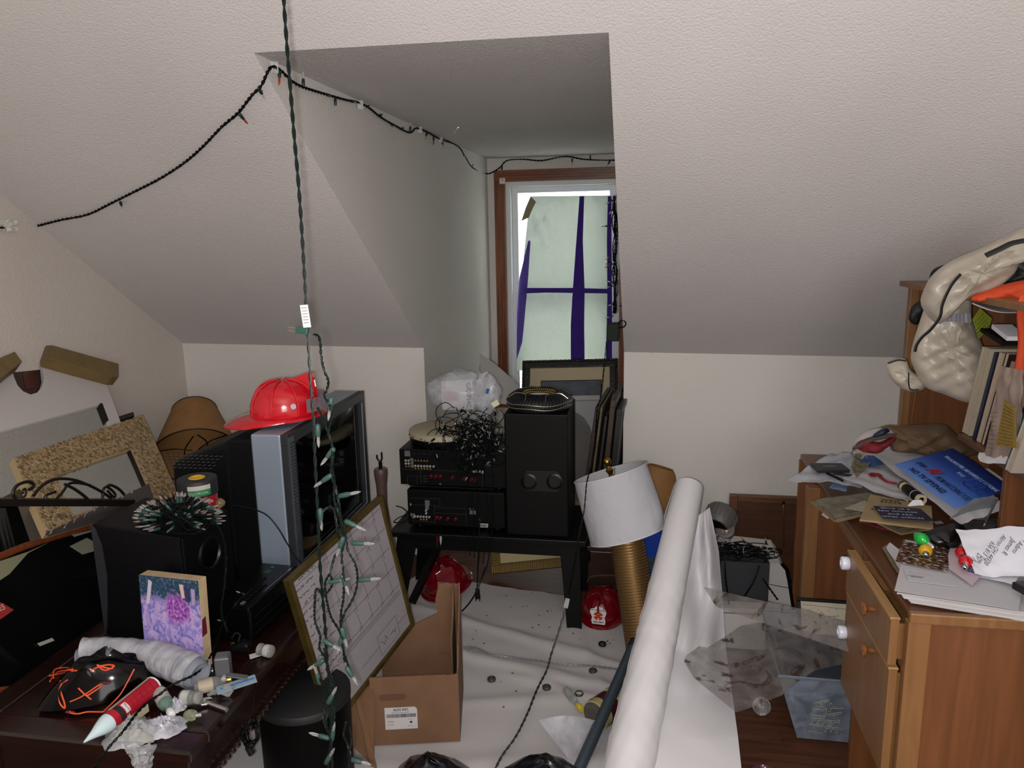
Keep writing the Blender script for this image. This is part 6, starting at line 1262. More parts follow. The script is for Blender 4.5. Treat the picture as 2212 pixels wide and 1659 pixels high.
# brown lampshade behind
c = A(1412, 1068, Y=3.24); Ms3 = MX.Translation(c) @ rot(-10, 'X') @ rot(14, 'Y')
r_ = thing('lampshade', 'brown paper lampshade peeping from behind the white lamp against the knee wall', 'lampshade', c)
obj('shade', G().tubeopen([(.115, -.10), (.11, -.04), (.095, .04), (.07, .105), (.055, .125)], 48, Ms3, .002), Mkraft, r_, True); obj('rim_wire', G().tube([Ms3 @ V((.115*math.cos(k*pi/20), .115*math.sin(k*pi/20), -.10)) for k in range(40)], .003, 6, True), Mbrass, r_, True)
obj('stand', G().cyl(Ms3 @ V((0, 0, -.12)), (c.x, c.y, .02), .012), Mbrass, r_, True); obj('base', G().lathe([(.07, 0), (.07, .012), (.02, .025)], 24, MX.Translation((c.x, c.y, 0))), Mbrass, r_, True)
# ---------------------------------------------------------------- brass lamp with white shade
B_ = A(1396, 1425, Y=2.63); T2 = A(1348, 1130, Y=2.76); ax = (T2-B_).normalized(); Lc = (T2-B_).length
r_ = thing('brass_lamp', 'tilted table lamp with ribbed brass column, brass ball finial and white drum shade', 'lamp', B_)
Mc4 = zmat(B_, T2); prof = [(.08, -.03), (.083, -.012), (.07, 0)]; n_ = 46
for k in range(n_): z = Lc*.98*k/n_; dz = Lc*.98/n_; rr = .070-.006*k/n_; prof += [(rr-.003, z+dz*.05), (rr, z+dz*.35), (rr, z+dz*.65), (rr-.003, z+dz*.95)]
prof += [(.03, Lc), (.012, Lc+.01)]
obj('column', G().lathe(prof, 40, Mc4), mat('bronze_gold', '#8f7048', .42, .75), r_, 40)
sT, sB = A(1318, 1020, Y=2.79), A(1358, 1153, Y=2.75); axs = (sT-sB).normalized(); hs = (sT-sB).length; Msd = zmat(sB, sT)
Msh2 = blind_mat('white_shade_linen', '#c9c9cc', '#c6c6cc', .75)
obj('shade', G().tubeopen([(.150, 0), (.147, hs*.5), (.142, hs)], 56, Msd, .0025), Msh2, r_, True)
for rr, z in ((.150, .001), (.142, hs-.001)): obj('shade_rim', G().tube([Msd @ V((rr*math.cos(k*pi/28), rr*math.sin(k*pi/28), z)) for k in range(56)], .0022, 6, True), mat('rim_white', '#c9c9cc', .5), r_, True)
for k in range(3): a = 2*pi*k/3+.5; obj('spider_arm', G().tube([Msd @ V((.141*math.cos(a), .141*math.sin(a), hs-.004)), Msd @ V((.1*math.cos(a), .1*math.sin(a), hs-.022)), Msd @ V((.01*math.cos(a), .01*math.sin(a), hs-.022))], .0017, 6), Mgrey, r_)
obj('stem', G().cyl(T2, Msd @ V((0, 0, hs-.01)), .008), Mbrass, r_, True)
obj('finial', G().lathe([(.010, 0), (.013, .004), (.008, .012), (.012, .022), (.016, .030), (.009, .038), (.006, .046), (.013, .052), (.0165, .062), (.0145, .073), (.007, .080), (0, .081)], 24, Msd @ off(0, 0, hs-.022)), Mbrass, r_, True)
# ---------------------------------------------------------------- white roll, hanging sheet, grey pipe
rT_, rB_ = A(1488, 1052, Y=2.80), A(1350, 1690, Y=1.90); Mro = zmat(rB_, rT_); LR = (rT_-rB_).length
Mwp = mat('white_vinyl_sheet', '#cfcdd0', .42, spec=.45, bump=.3, bscale=6)
r_ = thing('paper_roll', 'long white roll of vinyl paper leaning diagonally from the floor to the back', 'roll', rB_)
n = 60
def Pr_(u, v):
    a = 2*pi*u; rr = (.070-.020*v)*(1+.03*noise(v*30, a*2.2, 3)*(1 if v < .6 else .25)+.03*math.exp(-((v-.42)/.01)**2)); return Mro @ V((rr*math.cos(a), rr*math.sin(a), LR*v))
obj('roll', G().sheet(lambda u, v: Pr_(1-u, v), 40, 90, .003), Mwp, r_, True)
obj('cut_end', G().sheet(lambda u, v: Mro @ V(((.050*(1-v)+.02*v)*math.cos(-2*pi*u), (.050*(1-v)+.02*v)*math.sin(-2*pi*u), LR*(1.0-.002*v))), 32, 2, .002), Mwp, r_, True)
obj('loose_wrap', G().sheet(lambda u, v: Mro @ V(((.054+.010*v)*math.cos(-.3-2.2*u), (.054+.010*v)*math.sin(-.3-2.2*u), LR*(1.0-.04*u-.14*v))), 12, 10, .0015), Mwp, r_, True)
Lr_ = [A(1500, 1120, Y=2.78), A(1478, 1200, Y=2.66), A(1455, 1300, Y=2.5), A(1438, 1400, Y=2.36), A(1418, 1500, Y=2.18), A(1402, 1600, Y=2.02), A(1392, 1700, Y=1.88)]
Rr_ = [A(1533, 1096, Y=2.82), A(1553, 1190, Y=2.78), A(1561, 1290, Y=2.66), A(1568, 1400, Y=2.5), A(1582, 1500, Y=2.30), A(1594, 1590, Y=2.10), A(1606, 1700, Y=1.92)]
def Ph(u, v):
    p = lerpl(Lr_, v).lerp(lerpl(Rr_, v), u); x, y = u, v
    d = .05*math.exp(-((x-.75-.3*(y-.2))/.22)**2)*math.exp(-((y-.2)/.13)**2)+.035*math.exp(-((x-.3-.2*y)/.22)**2)*math.exp(-((y-.44)/.07)**2)-.03*math.exp(-((x-.5)/.2)**2)*math.exp(-((y-.33)/.08)**2)+.025*math.exp(-((x-.7)/.14)**2)*math.exp(-((y-.5)/.12)**2)-.02*math.exp(-((x-.3)/.2)**2)*math.exp(-((y-.1)/.08)**2)+.02*math.exp(-((x-.35)/.2)**2)*math.exp(-((y-.58)/.1)**2)+.003*noise(x*7, y*9, 2)
    d *= 1.5; return p+V((-.1*d, -d, .25*d))
single('vinyl_sheet', 'loose white vinyl sheet draped and folded beside the white roll', 'sheet', G().sheet(Ph, 50, 90, -.0015), Mwp, True)
Pk = bil(A(1502, 1150, Y=2.80), A(1535, 1180, Y=2.78), A(1524, 1095, Y=2.82), A(1515, 1110, Y=2.83))
pa, pb = A(1246, 1672, Y=1.99), A(1372, 1388, Y=2.47); pb2 = pb
r_ = thing('grey_pipe', 'slate grey metal pipe lying diagonally along the left of the white roll', 'pipe', pa); g = G().cyl(pa, pb, .0185, n=24)
obj('tube', g, mat('slate_pipe', '#3c464e', .4, .3), r_, True); dpi = (pb-pa).normalized(); obj('end_collar', G().cyl(pb-dpi*.03, pb+dpi*.004, .0205, n=24), mat('collar_dark', '#1a2026', .4), r_, True)
# ---------------------------------------------------------------- behind: panel, pole, crate with dark lights, white case, work lamp
r_ = thing('headboard', 'brown wooden headboard with raised rim leaning on the knee wall right of the roll', 'headboard', (.57, 3.42, 0)); Mpn = wood('panel_brown', '#3d220f', '#54301a', 'X', 3, .5)
x0, x1, z1 = A(1577, 1070, Y=3.42).x, A(1790, 1072, Y=3.42).x, A(1577, 1070, Y=3.42).z
obj('board', G().bb((x0+.02, 3.43, 0), (x1, 3.445, z1-.01)), Mpn, r_)
for a, b in (((x0, 0), (x0+.035, z1)), ((x0+.035, z1-.03), (x1, z1))): obj('rim', G().bb((a[0], 3.42, a[1]), (b[0], 3.45, b[1])), wood('panel_rim', '#4c2c14', '#6e4522', 'X', 3, .5), r_, bevel=.003)
obj('pin', G().tube([V((A(1693, 1078, Y=3.41).x, 3.41, z1-.03)), V((A(1693, 1180, Y=3.41).x, 3.41, z1-.24))], .0022, 6), Mchrome, r_); obj('pin_head', G().ball((A(1693, 1078, Y=3.41).x, 3.41, z1-.022), .007, 10), Mblk, r_, True)
r_ = thing('metal_pole', 'thin silver pole with black grip leaning in front of the brown panel', 'pole', A(1708, 1272, Y=3.2)); p, q = A(1708, 1274, Y=3.2), A(1732, 1155, Y=3.25)
obj('shaft', G().cyl(p, q, .0065, n=12), Mchrome, r_, True); d = (q-p).normalized(); obj('grip', G().cyl(q, q+d*.075, .012, .009, 12), Mblk, r_, True); obj('collar', G().cyl(p+d*.03, p+d*.04, .009, n=12), Mblk, r_, True)
Mwc = mat('white_case', '#c3bdb9', .5); Mcr = mat('charcoal_crate', '#26282d', .6, bump=.05, bscale=80)
yc = 2.98; ol = [A(x, y, Y=yc) for x, y in ((1560, 1205), (1686, 1219), (1697, 1232), (1702, 1255), (1709, 1300), (1716, 1345))]
pts = [(ol[0].x, 0)]+[(p.x, p.z) for p in ol[:1]]+[(p.x, p.z) for p in ol[1:]]+[(ol[-1].x, 0)]
r_ = thing('white_case', 'white plastic case with a rounded dark rubber edge behind the charcoal crate', 'case', (.45, yc, 0)); Mxz = MX.Translation((0, yc, 0)) @ rot(90, 'X')
obj('body', G().prism(list(reversed(pts)), -.25, 0, Mxz), Mwc, r_); obj('rubber_edge', G().tube([V((p.x+.003, yc, p.z+.003)) for p in ol[1:]], .007, 6), Mblk, r_, True)
a, b = A(1662, 1262, Y=yc), A(1704, 1270, Y=yc); obj('seam', G().bar(a+V((0, -.001, 0)), b+V((0, -.001, 0)), .002, .002), Mblk, r_)
cx0, cx1 = A(1558, 1215, Y=2.86).x, A(1663, 1215, Y=2.86).x; cz = A(1600, 1214, Y=2.86).z; czb = A(1600, 1300, Y=2.86).z
r_ = thing('white_step', 'low white box carrying the charcoal crate', 'box', ((cx0+cx1)/2, 2.85, 0)); obj('body', G().bb((cx0-.05, 2.80, 0), (cx1-.01, yc-.012, czb)), Mwc, r_, bevel=.006); obj('lid_seam', G().bb((cx0-.051, 2.798, czb-.02), (cx1-.009, yc-.012, czb-.017)), Mgrey, r_)
r_ = thing('charcoal_crate', 'plain charcoal plastic crate heaped with dark string lights', 'crate', ((cx0+cx1)/2, 2.86, czb)); zc = czb+.001
for a, b in (((cx0, 2.86, zc), (cx1, 2.866, cz)), ((cx0, 2.955, zc), (cx1, 2.961, cz)), ((cx0, 2.866, zc), (cx0+.006, 2.955, cz)), ((cx1-.006, 2.866, zc), (cx1, 2.955, cz))): obj('side_wall', G().bb(a, b), Mcr, r_)
obj('bottom', G().bb((cx0+.006, 2.866, zc), (cx1-.006, 2.955, zc+.006)), Mcr, r_)
random.seed(31); g = G(); r_ = thing('string_light', 'dark green string lights heaped on the charcoal crate beside the brown panel', 'string lights', ((cx0+cx1)/2, 2.9, cz))
for k in range(60):
    cc = V((random.uniform(cx0-.03, cx1), random.uniform(2.87, 2.96), cz+.008+random.uniform(0, .035))); ph = random.random()*6; rr = random.uniform(.015, .05); tl = random.uniform(-.3, .3)
    pts = [cc+V((rr*1.4*math.cos(ph+j*.8), rr*.6*math.sin(ph+j*.8), rr*tl*math.cos(j*.9)+random.uniform(-.004, .006))) for j in range(7)]
    for p in pts: p.z = max(p.z, cz+.004)
    g.tube(spline(pts, 4), .0019, 5)
obj('wire', g, Mwire, r_, True, kind='stuff')
sp = [(V((random.uniform(cx0, cx1), random.uniform(2.85, 2.95), cz+random.uniform(.012, .045))), V((random.uniform(-1, 1), random.uniform(-1, 0), random.uniform(-.2, .8))), None) for k in range(30)]; lights(r_, sp, ms=mat('socket_very_dark', '#0a1c17', .5))
for px in ([(1566, 1214), (1567, 1240), (1569, 1262), (1573, 1290), (1578, 1330), (1584, 1345), (1588, 1365)], [(1640, 1222), (1635, 1240), (1625, 1262), (1610, 1285), (1600, 1300)], [(1648, 1250), (1660, 1268), (1672, 1285), (1680, 1296)]):
    obj('wire', twist(hangpts([A(x, y, Y=2.845-.004*i) for i, (x, y) in enumerate(px)], 4), .0018, .002, .03), Mwire, r_, True)
obj('wire', twist(hangpts([A(1566, 1170, Y=2.95), A(1575, 1180, Y=2.93), A(1585, 1195, Y=2.9), A(1595, 1210, Y=2.88)], 4), .0018, .002, .03), Mwire, r_, True)
c = A(1556, 1118, Y=3.02); r_ = thing('work_lamp', 'grey ribbed portable lamp head with a round glass lens above the tangled lights', 'lamp', c-V((0, 0, .1)))
Mlm = MX.Translation(c) @ rot(-30, 'Z') @ rot(125, 'X'); Mlg = mat('lamp_grey_shell', '#55524f', .5)
obj('shell', G().lathe([(.02, .05), (.05, .045), (.062, .02), (.064, -.01), (.058, -.035), (.05, -.038)], 32, Mlm), Mlg, r_, True); obj('dark_face', G().lathe([(.048, .0485), (.03, .051), (0, .052)], 32, Mlm @ off(0, 0, .0)), Mblk, r_, True)
pr = None
for k in range(20):
    Mm = Mlm @ rot(18*k, 'Z') @ off(.064, 0, .0); pr = part0('rib', G().box((0, 0, 0), (.004, .004, .05)), Mlg, r_, Mm) if pr is None else inst(pr, r_, Mm)
c2 = A(1566, 1142, Y=2.98); Ml2 = zmat(c2, c2+V((-.1, -.5, .3))); obj('lens_ring', G().lathe([(.038, -.05), (.038, 0), (.030, .004)], 28, Ml2), Mlg, r_, True); obj('lens', G().lathe([(.030, .003), (.02, .010), (0, .013)], 24, Ml2), mat('lens_glass', '#6d6058', .05, coat=1), r_, True)
obj('filament_dot', G().lathe([(.006, .012), (.005, .014), (0, .0145)], 12, Ml2), Mchrome, r_, True)
obj('handle_box', G().box((0, 0, 0), (.05, .04, .06), MX.Translation(A(1560, 1172, Y=2.99)) @ rot(20, 'Y')), mat('handle_light_grey', '#77757a', .5), r_, bevel=.008); obj('neck', G().cyl(A(1560, 1172, Y=3.0), (c.x, 3.02, cz-.12), .012), Mlg, r_, True)
# ---------------------------------------------------------------- clear tub with mirrored print, framed drawing, dirty panes
Mtub = film('tub_plastic', '#9aa6b8', .36, .3)
tb = [V((.500, 2.28, .004)), V((.745, 2.28, .004)), V((.725, 2.56, .004)), V((.53, 2.56, .004))]; tt = [V((.415, 2.18, .275)), V((.80, 2.18, .275)), V((.79, 2.60, .275)), V((.425, 2.60, .275))]
r_ = thing('clear_tub', 'clear bluish plastic tub under the desk kneehole with mirrored outlined lettering on its side', 'tub', (.62, 2.4, 0))
def pan(a, b, c, d, nm): P = bil(a, b, c, d); obj(nm, G().sheet(lambda u, v: P(u, v), 6, 6, .002), Mtub, r_, True)
for i in range(4): j = (i+1) % 4; pan(tb[i], tb[j], tt[j], tt[i], 'side_wall')
obj('base', G().hexa([p for p in tb], [p+V((0, 0, .003)) for p in tb]), Mtub, r_)
obj('rim', G().tube(tt, .006, 6, True), mat('tub_rim', '#8d97a6', .3, trans=.5), r_, True)
obj('contents', G().hexa([p.lerp(tb[(i+2) % 4], .06)+V((0, 0, .004)) for i, p in enumerate(tb)], [p.lerp(tt[(i+2) % 4], .10)*1.0-V((0, 0, .05)) for i, p in enumerate(tt)]), mat('folded_grey_plastic', '#39414e', .5, var=.4, vscale=8), r_, bevel=.01)
Mtf, w_, h = fr(tb[0], tb[1], tt[0]); 
pt = onp(1785, 1548, Mtf); Mtx = Mtf @ off(pt.x, pt.y, .004) @ rot(-90, 'Z') @ MX.Diagonal((1, -1, 1, 1)); mo_ = mat('print_outline', '#a8a898', .6)
def outline_text(s, size, M, m, par):
    c = bpy.data.curves.new('t', 'FONT'); c.body = s; c.size = size; c.align_x = 'CENTER'; c.align_y = 'CENTER'; c.fill_mode = 'NONE'; c.bevel_depth = .0009; c.bevel_resolution = 0; c.resolution_u = 2; c.offset = .0008; c.space_line = .8
    t = bpy.data.objects.new('t', c); C.objects.link(t); me = bpy.data.meshes.new_from_object(t); bpy.data.objects.remove(t); bpy.data.curves.remove(c)
    me.transform(WM[par].inverted() @ M); me.materials.clear(); me.materials.append(m); me.name = 'lettering'; o = bpy.data.objects.new('lettering', me); C.objects.link(o); o.parent = par; WM[o] = WM[par]; return o
outline_text('ALIEN\nTAPE', .062, Mtx @ MX.Diagonal((1, .9, 1, 1)), mo_, r_)
r_, M, w_, h = framed('framed_drawing', 'black-framed faded pencil drawing standing in the tub against the desk pedestal', 'picture', A(1728, 1440, Y=2.48), A(1905, 1455, Y=2.48), A(1743, 1291, Y=2.60), .012, .015, Mblk)
obj('drawing', G().bb((.012, .012, -.012), (w_-.012, h-.012, -.008), M), mat('old_drawing_paper', '#b9b09c', .7, var=.12, vscale=10), r_)
g = G(); random.seed(2)
for k in range(26):
    x, y = random.uniform(.03, w_*.5), random.uniform(h*.52, h*.88); scrawl(g, M @ off(x, y, -.0075) @ rot(random.uniform(0, 180), 'Z'), 0, random.uniform(.01, .035), 0, .003, 60+k, .0005)
g.tube([M @ V(p) for p in ((.02, h*.9, -.0075), (w_*.9, h*.86, -.0075))], .0006, 4); 
for a, b in (((w_*.45, h*.5), (w_*.45, h*.72)), ((w_*.45, h*.72), (w_*.62, h*.70)), ((w_*.62, h*.70), (w_*.62, h*.5))): g.tube([M @ V((*a, -.0075)), M @ V((*b, -.0075))], .0006, 4)
obj('pencil_marks', g, mat('pencil_grey', '#3a3a38', .8), r_)
def dirty(name, col='#8d8886'):
    m = film(name, col, .24, .15, .5); nt = m.node_tree; tc = N(nt, 'ShaderNodeTexCoord'); n = N(nt, 'ShaderNodeTexNoise', Scale=8.0, Detail=10.0, Roughness=.72, Distortion=2.2); nt.links.new(tc.outputs['Object'], n.inputs['Vector'])
    out = [x for x in nt.nodes if x.type == 'OUTPUT_MATERIAL'][0]; old = out.inputs[0].links[0].from_socket
    d = N(nt, 'ShaderNodeBsdfDiffuse'); d.inputs[0].default_value = rgb('#3a241a'); r = ramp(nt, [(.545, '#000000'), (.60, '#d8d8d8')]); nt.links.new(n.outputs[0], r.inputs[0])
    mx = N(nt, 'ShaderNodeMixShader'); nt.links.new(r.outputs[0], mx.inputs[0]); nt.links.new(old, mx.inputs[1]); nt.links.new(d.outputs[0], mx.inputs[2]); nt.links.new(mx.outputs[0], out.inputs[0]); return m
Mdirt = dirty('dirty_pane')
def pane(name, label, px, O, U, W, th=.003, m=None):
    M, w_, h = fr(O, U, W); return single(name, label, 'glass sheet', G().prism([tuple(onp(x, y, M)[:2]) for x, y in px], -th, 0, M), m or Mdirt)
pane('dirty_strip_pane', 'long grimy clear acrylic strip with brown smears reaching from the white sheet to the desk', [(1520, 1268), (1546, 1309), (1640, 1342), (1745, 1378), (1846, 1412), (1846, 1352), (1745, 1318), (1640, 1296)], A(1546, 1309, Y=2.32), A(1846, 1412, Y=2.06), A(1520, 1268, Y=2.40))
pane('broken_pane', 'broken grimy clear plastic pane with dark stains overhanging the tub', [(1478, 1428), (1482, 1416), (1510, 1396), (1528, 1399), (1562, 1378), (1600, 1352), (1640, 1345), (1700, 1352), (1846, 1392), (1846, 1428), (1762, 1446), (1720, 1474), (1690, 1500), (1650, 1516), (1608, 1532), (1590, 1537), (1500, 1464)], A(1500, 1464, Z=.285), A(1590, 1537, Z=.262), A(1600, 1352, Z=.31))
q = A(1645, 1528, Z=.03); r_ = thing('clear_globe', 'clear glass globe bulb resting on the floor below the broken pane', 'light bulb', (q.x, q.y, 0)); q.z = .034
obj('globe', G().ball(q, .029, 24), Mclear, r_, True); obj('stem', G().cyl(q+V((-.01, -.02, .015)), q+V((-.015, -.032, .022)), .008), Mchrome, r_, True)
q = A(1652, 1668, Z=.02); single('purple_dish', 'small purple-tinted glass dish at the bottom edge on the floor boards', 'dish', G().tubeopen([(.02, .001), (.03, .006), (.036, .018)], 28, MX.Translation((q.x, q.y, .001)), .002), mat('purple_glass', '#7a4a62', .1, trans=.6), True)
# ================================================================ DESK
DZ = .74; dX = .602; dY0 = 1.713; dY1 = 3.0; DX1 = 1.22
Mdk = wood('desk_oak', '#633d20', '#77492a', 'Z', 2.6, .42, 16, .12); MdkY = wood('desk_oak_top', '#4d2f1d', '#6b4329', 'Y', 2.2, .42, 9, .25); MdkL = wood('desk_oak_light', '#76512f', '#87603a', 'Z', 3, .42, 14, .12)
r_ = thing('desk', 'honey oak desk with open drawers and a bookshelf hutch, covered in papers, at right', 'desk', ((dX+DX1)/2, 2.3, 0))
obj('desktop', G().bb((dX+.004, dY0+.012, DZ-.022), (DX1, dY1, DZ-.003)), MdkY, r_, bevel=.003)
obj('end_rail', G().bb((dX, dY0-.004, DZ-.024), (DX1, dY0+.014, DZ+.003)), MdkL, r_, bevel=.004)
sp_ = obj('side_panel', G().bb((dX+.02, dY0+.008, 0), (DX1, dY0+.026, DZ-.024)), Mdk, r_); obj('corner_stile', G().bb((dX-.0, dY0+.002, 0), (dX+.048, dY0+.030, DZ-.024)), MdkL, r_, bevel=.002)
obj('inner_panel', G().bb((dX+.02, 2.15, 0), (DX1, 2.168, DZ-.024)), Mdk, r_); obj('pedestal_back', G().bb((DX1-.02, dY0+.03, 0), (DX1, 2.15, DZ-.024)), Mdk, r_)
obj('far_panel', G().bb((dX-.02, 2.68, 0), (DX1, 2.70, DZ-.024)), Mdk, r_); obj('far_stile', G().bb((dX-.032, 2.672, 0), (dX+.012, 2.705, DZ-.03)), MdkL, r_, bevel=.002); obj('far_side', G().bb((dX, 2.98, 0), (DX1, 3.0, DZ-.024)), Mdk, r_)
obj('apron', G().bb((dX+.02, 2.17, DZ-.075), (dX+.04, 2.67, DZ-.024)), MdkL, r_); obj('pedestal_floor', G().bb((dX+.03, dY0+.03, .27), (DX1-.02, 2.15, .29)), Mdk, r_)
def drawer(y0, y1, z0, z1, x, knob_y, knob_z, puck=True):
    d = obj('drawer', G().bb((x, y0, z0), (x+.02, y1, z1)).bb((x+.02, y0+.012, z0+.01), (x+.42, y0+.024, z1-.02)).bb((x+.02, y1-.024, z0+.01), (x+.42, y1-.012, z1-.02)).bb((x+.02, y0+.024, z0+.01), (x+.42, y1-.024, z0+.018)), MdkL, r_, bevel=.0025)
    for e in ((y0, z1-.004, y1, z1+.002),): obj('drawer_lip', G().bb((x-.002, e[0], e[1]), (x+.021, e[2], e[3])), wood('lip_wood', '#8a6740', '#a58354', 'Y', 3), d, bevel=.001)
    p = V((x, knob_y, knob_z)); obj('knob', G().lathe([(.008, 0), (.007, .008), (.010, .014), (.0165, .018), (.017, .023), (.013, .027), (0, .028)], 22, zmat(p, p+V((-1, 0, 0)))), wood('knob_wood', '#6a3f1e', '#8a5a30', 'X', 4, .25), d, True)
    if puck:
        p = V((x, y1-.018, (z1+z0)/2+.028)); obj('white_puck', G().lathe([(.017, 0), (.0185, .003), (.0185, .018), (.016, .021), (.009, .0215), (.0085, .017), (0, .017)], 28, zmat(p, p+V((-1, 0, 0)))), mat('puck_white', '#d5d8e6', .25), d, True)
drawer(dY0+.028, 2.13, .592, .712, .572, 1.88, .662); drawer(dY0+.028, 2.13, .30, .585, .577, 1.87, .555)
# hutch
HX = .93; HB = 1.23
obj('hutch_side', G().bb((HX, 2.88, DZ-.002), (HB, 2.90, 1.392)), Mdk, r_); obj('hutch_stile', G().bb((HX-.012, 2.875, DZ-.002), (HX+.016, 2.905, 1.392)), MdkL, r_, bevel=.002)
obj('hutch_divider', G().bb((HX+.01, 2.10, DZ-.002), (HB, 2.118, .972)), Mdk, r_, bevel=.002); obj('hutch_shelf', G().bb((HX+.0, 1.5, .972), (HB, 2.40, .990)), MdkY, r_, bevel=.002)
obj('hutch_back', G().bb((HB, 1.5, DZ-.002), (HB+.01, 2.90, 1.40)), Mdk, r_); obj('hutch_top', G().prism([(HX-.035, 2.93), (HX-.035, 2.2), (HX-.0, 1.5), (HB+.01, 1.5), (HB+.01, 2.93)], 1.392, 1.410), MdkL, r_, bevel=.002)
obj('hutch_side', G().bb((HX, 1.50, .990), (HB, 1.52, 1.392)), Mdk, r_); obj('hutch_leg', G().bb((HX+.01, 1.50, 0), (HB, 1.52, .972)), Mdk, r_)
# books on the hutch shelf (spines to the room, leaning)
BXf = HX+.015
def book(name, label, yb, yt, th, zt, col, page=None, dep=.17, xo=0, cat='book'):
    r = thing(name, label, cat, (BXf, yb, .991), 'books and magazines on the hutch shelf'); x0 = BXf+xo; z0 = .9915
    pb, pt = (yb, z0), (yt, zt)
    def sl(a, b, m, nm, x0_, x1_): obj(nm, G().hexa([(x0_, pb[0]+a, z0), (x1_, pb[0]+a, z0), (x1_, pb[0]+b, z0), (x0_, pb[0]+b, z0)], [(x0_, pt[0]+a, zt), (x1_, pt[0]+a, zt), (x1_, pt[0]+b, zt), (x0_, pt[0]+b, zt)]), m, r)
    c = mat('book_'+col, '#'+col, .5, var=.1, vscale=20)
    if page: sl(th*.12, th*.88, mat('book_pages', '#b3a694', .8, var=.1, vscale=90), 'pages', x0+.002, x0+dep-.003); sl(0, th*.12, c, 'cover', x0, x0+dep); sl(th*.88, th, c, 'cover', x0, x0+dep)
    else: sl(0, th, c, 'cover', x0, x0+dep)
    return r
yb = lambda px, py=975: A(px, py, X=BXf).y
bk = [('thick_magazine', 'thick cream-paged magazine, farthest of the leaning books on the hutch shelf', 2.36, 2.28, .05, 1.262, 'a89c88', True), ('navy_binder', 'slim navy book leaning second from the far end of the hutch shelf', 2.318, 2.235, .018, 1.258, '101630', False),
      ('cream_magazine', 'cream magazine with brown edge leaning beside the navy book', 2.285, 2.20, .022, 1.262, 'a8917c', True), ('maroon_book', 'dark maroon book with small title leaning in the hutch', 2.255, 2.165, .022, 1.265, '2a0f10', True),
      ('tan_folder', 'tan paper folder leaning behind the yellow page', 2.222, 2.13, .02, 1.25, '8f7a68', False)]
for n_, l_, a, b, th, zt, col, pg in bk: book(n_, l_, a, b, th, zt, col, pg)
r_ = thing('yellow_page', 'crumpled newspaper page with yellow printed block bulging from the hutch shelf', 'newspaper', (BXf, 2.15, .991))
Pn = bil(A(2128, 985, X=BXf-.02), A(2205, 992, X=BXf-.02), A(2212, 800, X=BXf-.02), A(2165, 790, X=BXf-.02)); obj('page', G().sheet(lambda u, v: Pn(u, v)+V((-.012*abs(noise(u*4, v*3, 2)), 0, 0)), 12, 16, .001), mat('newsprint_pinkish', '#97857a', .8, var=.12, vscale=20), r_, True)
Pn2 = bil(A(2150, 962, X=BXf-.045), A(2196, 968, X=BXf-.045), A(2192, 880, X=BXf-.045), A(2170, 862, X=BXf-.045)); obj('yellow_block', G().sheet(lambda u, v: Pn2(u, v), 4, 6, .001), mat('yellow_print', '#8f7530', .8, var=.25, vscale=90), r_, True)
for k in range(12):
    a, b = Pn2(.1, .06+k*.075), Pn2(.85, .06+k*.075); obj('text_line', G().bar(a+V((-.0015, 0, 0)), b+V((-.0015, 0, 0)), .0012, .0008), mat('text_brown', '#4a3d28', .8), r_)
for k in range(9):
    a, b = Pn(.12, .1+k*.05), Pn(.4, .1+k*.05); obj('text_line', G().bar(a+V((-.016, 0, 0)), b+V((-.016, 0, 0)), .0012, .0008), mat('text_brown', '#4a3d28', .8), r_)
Pn3 = bil(A(2116, 998, X=BXf-.03), A(2196, 1004, X=BXf-.03), A(2196, 980, X=BXf-.01), A(2118, 974, X=BXf-.01)); single('white_envelope', 'white folded paper wad sticking out below the yellow page', 'paper', G().sheet(lambda u, v: Pn3(u, v)+V((-.006*math.sin(v*3)-.004*noise(u*5, v, 2), 0, .004*noise(u*4, v, 1))), 10, 4, .004), Mwhite, True)
bkb = book('black_book', 'black thin book with pale spine lettering at the right edge of the hutch', 2.075, 1.985, .028, 1.165, '08080a', False, .16, -.02)
Ms5 = MX.Translation(A(2198, 930, X=BXf-.022)) @ rot(-90, 'Y') @ rot(-12, 'Z')
sv = (V((0, -.09, .175))).normalized(); xs = sv; zs = V((-1, 0, 0)); ys = zs.cross(xs); Ms5 = MX((xs, ys, zs)).transposed().to_4x4(); Ms5.translation = V((BXf-.0205, 2.048, 1.07)); text('NEW SYSTEM', .014, Ms5, mat('spine_gold', '#8a8060', .5), bkb)
book('teal_book', 'pale-paged book with teal cover cut by the right picture edge', 2.035, 1.955, .022, 1.17, '1b4a4e', True, .16, -.03); book('cream_book', 'cream paper stack at the far right picture edge on the hutch', 2.00, 1.93, .03, 1.15, 'b3a79a', True, .16, -.04)
single('pen_white', 'small stack of white slips lying on top of the leaning books', 'paper', G().box((0, 0, 0), (.05, .10, .012), MX.Translation(A(2180, 718, X=BXf+.03)) @ rot(12, 'X')), Mwhite)
single('black_case', 'thin black case under the white slips on top of the books', 'case', G().box((0, 0, 0), (.09, .14, .01), MX.Translation(A(2178, 727, X=BXf+.04)) @ rot(8, 'X')), Mblk2)
r_ = thing('sticky_note', 'lime green handwritten sticky note stuck to the hutch near the beige bag', 'note', A(2122, 700, Y=2.36)); Mn_, w_, h = fr(A(2112, 731, Y=2.36), A(2142, 700, Y=2.40), A(2101, 694, Y=2.36))
obj('note', G().prism([tuple(onp(x, y, Mn_)[:2]) for x, y in ((2101, 690), (2117, 665), (2143, 688), (2136, 710), (2115, 732))], -.0006, 0, Mn_), mat('note_lime', '#8f9a2a', .7), r_)
g = G()
for k in range(5): scrawl(g, Mn_ @ off(.006, h*(.85-.2*k), .0004), 0, w_*.8, 0, .002, 70+k, .0005)
obj('writing', g, Mink, r_)
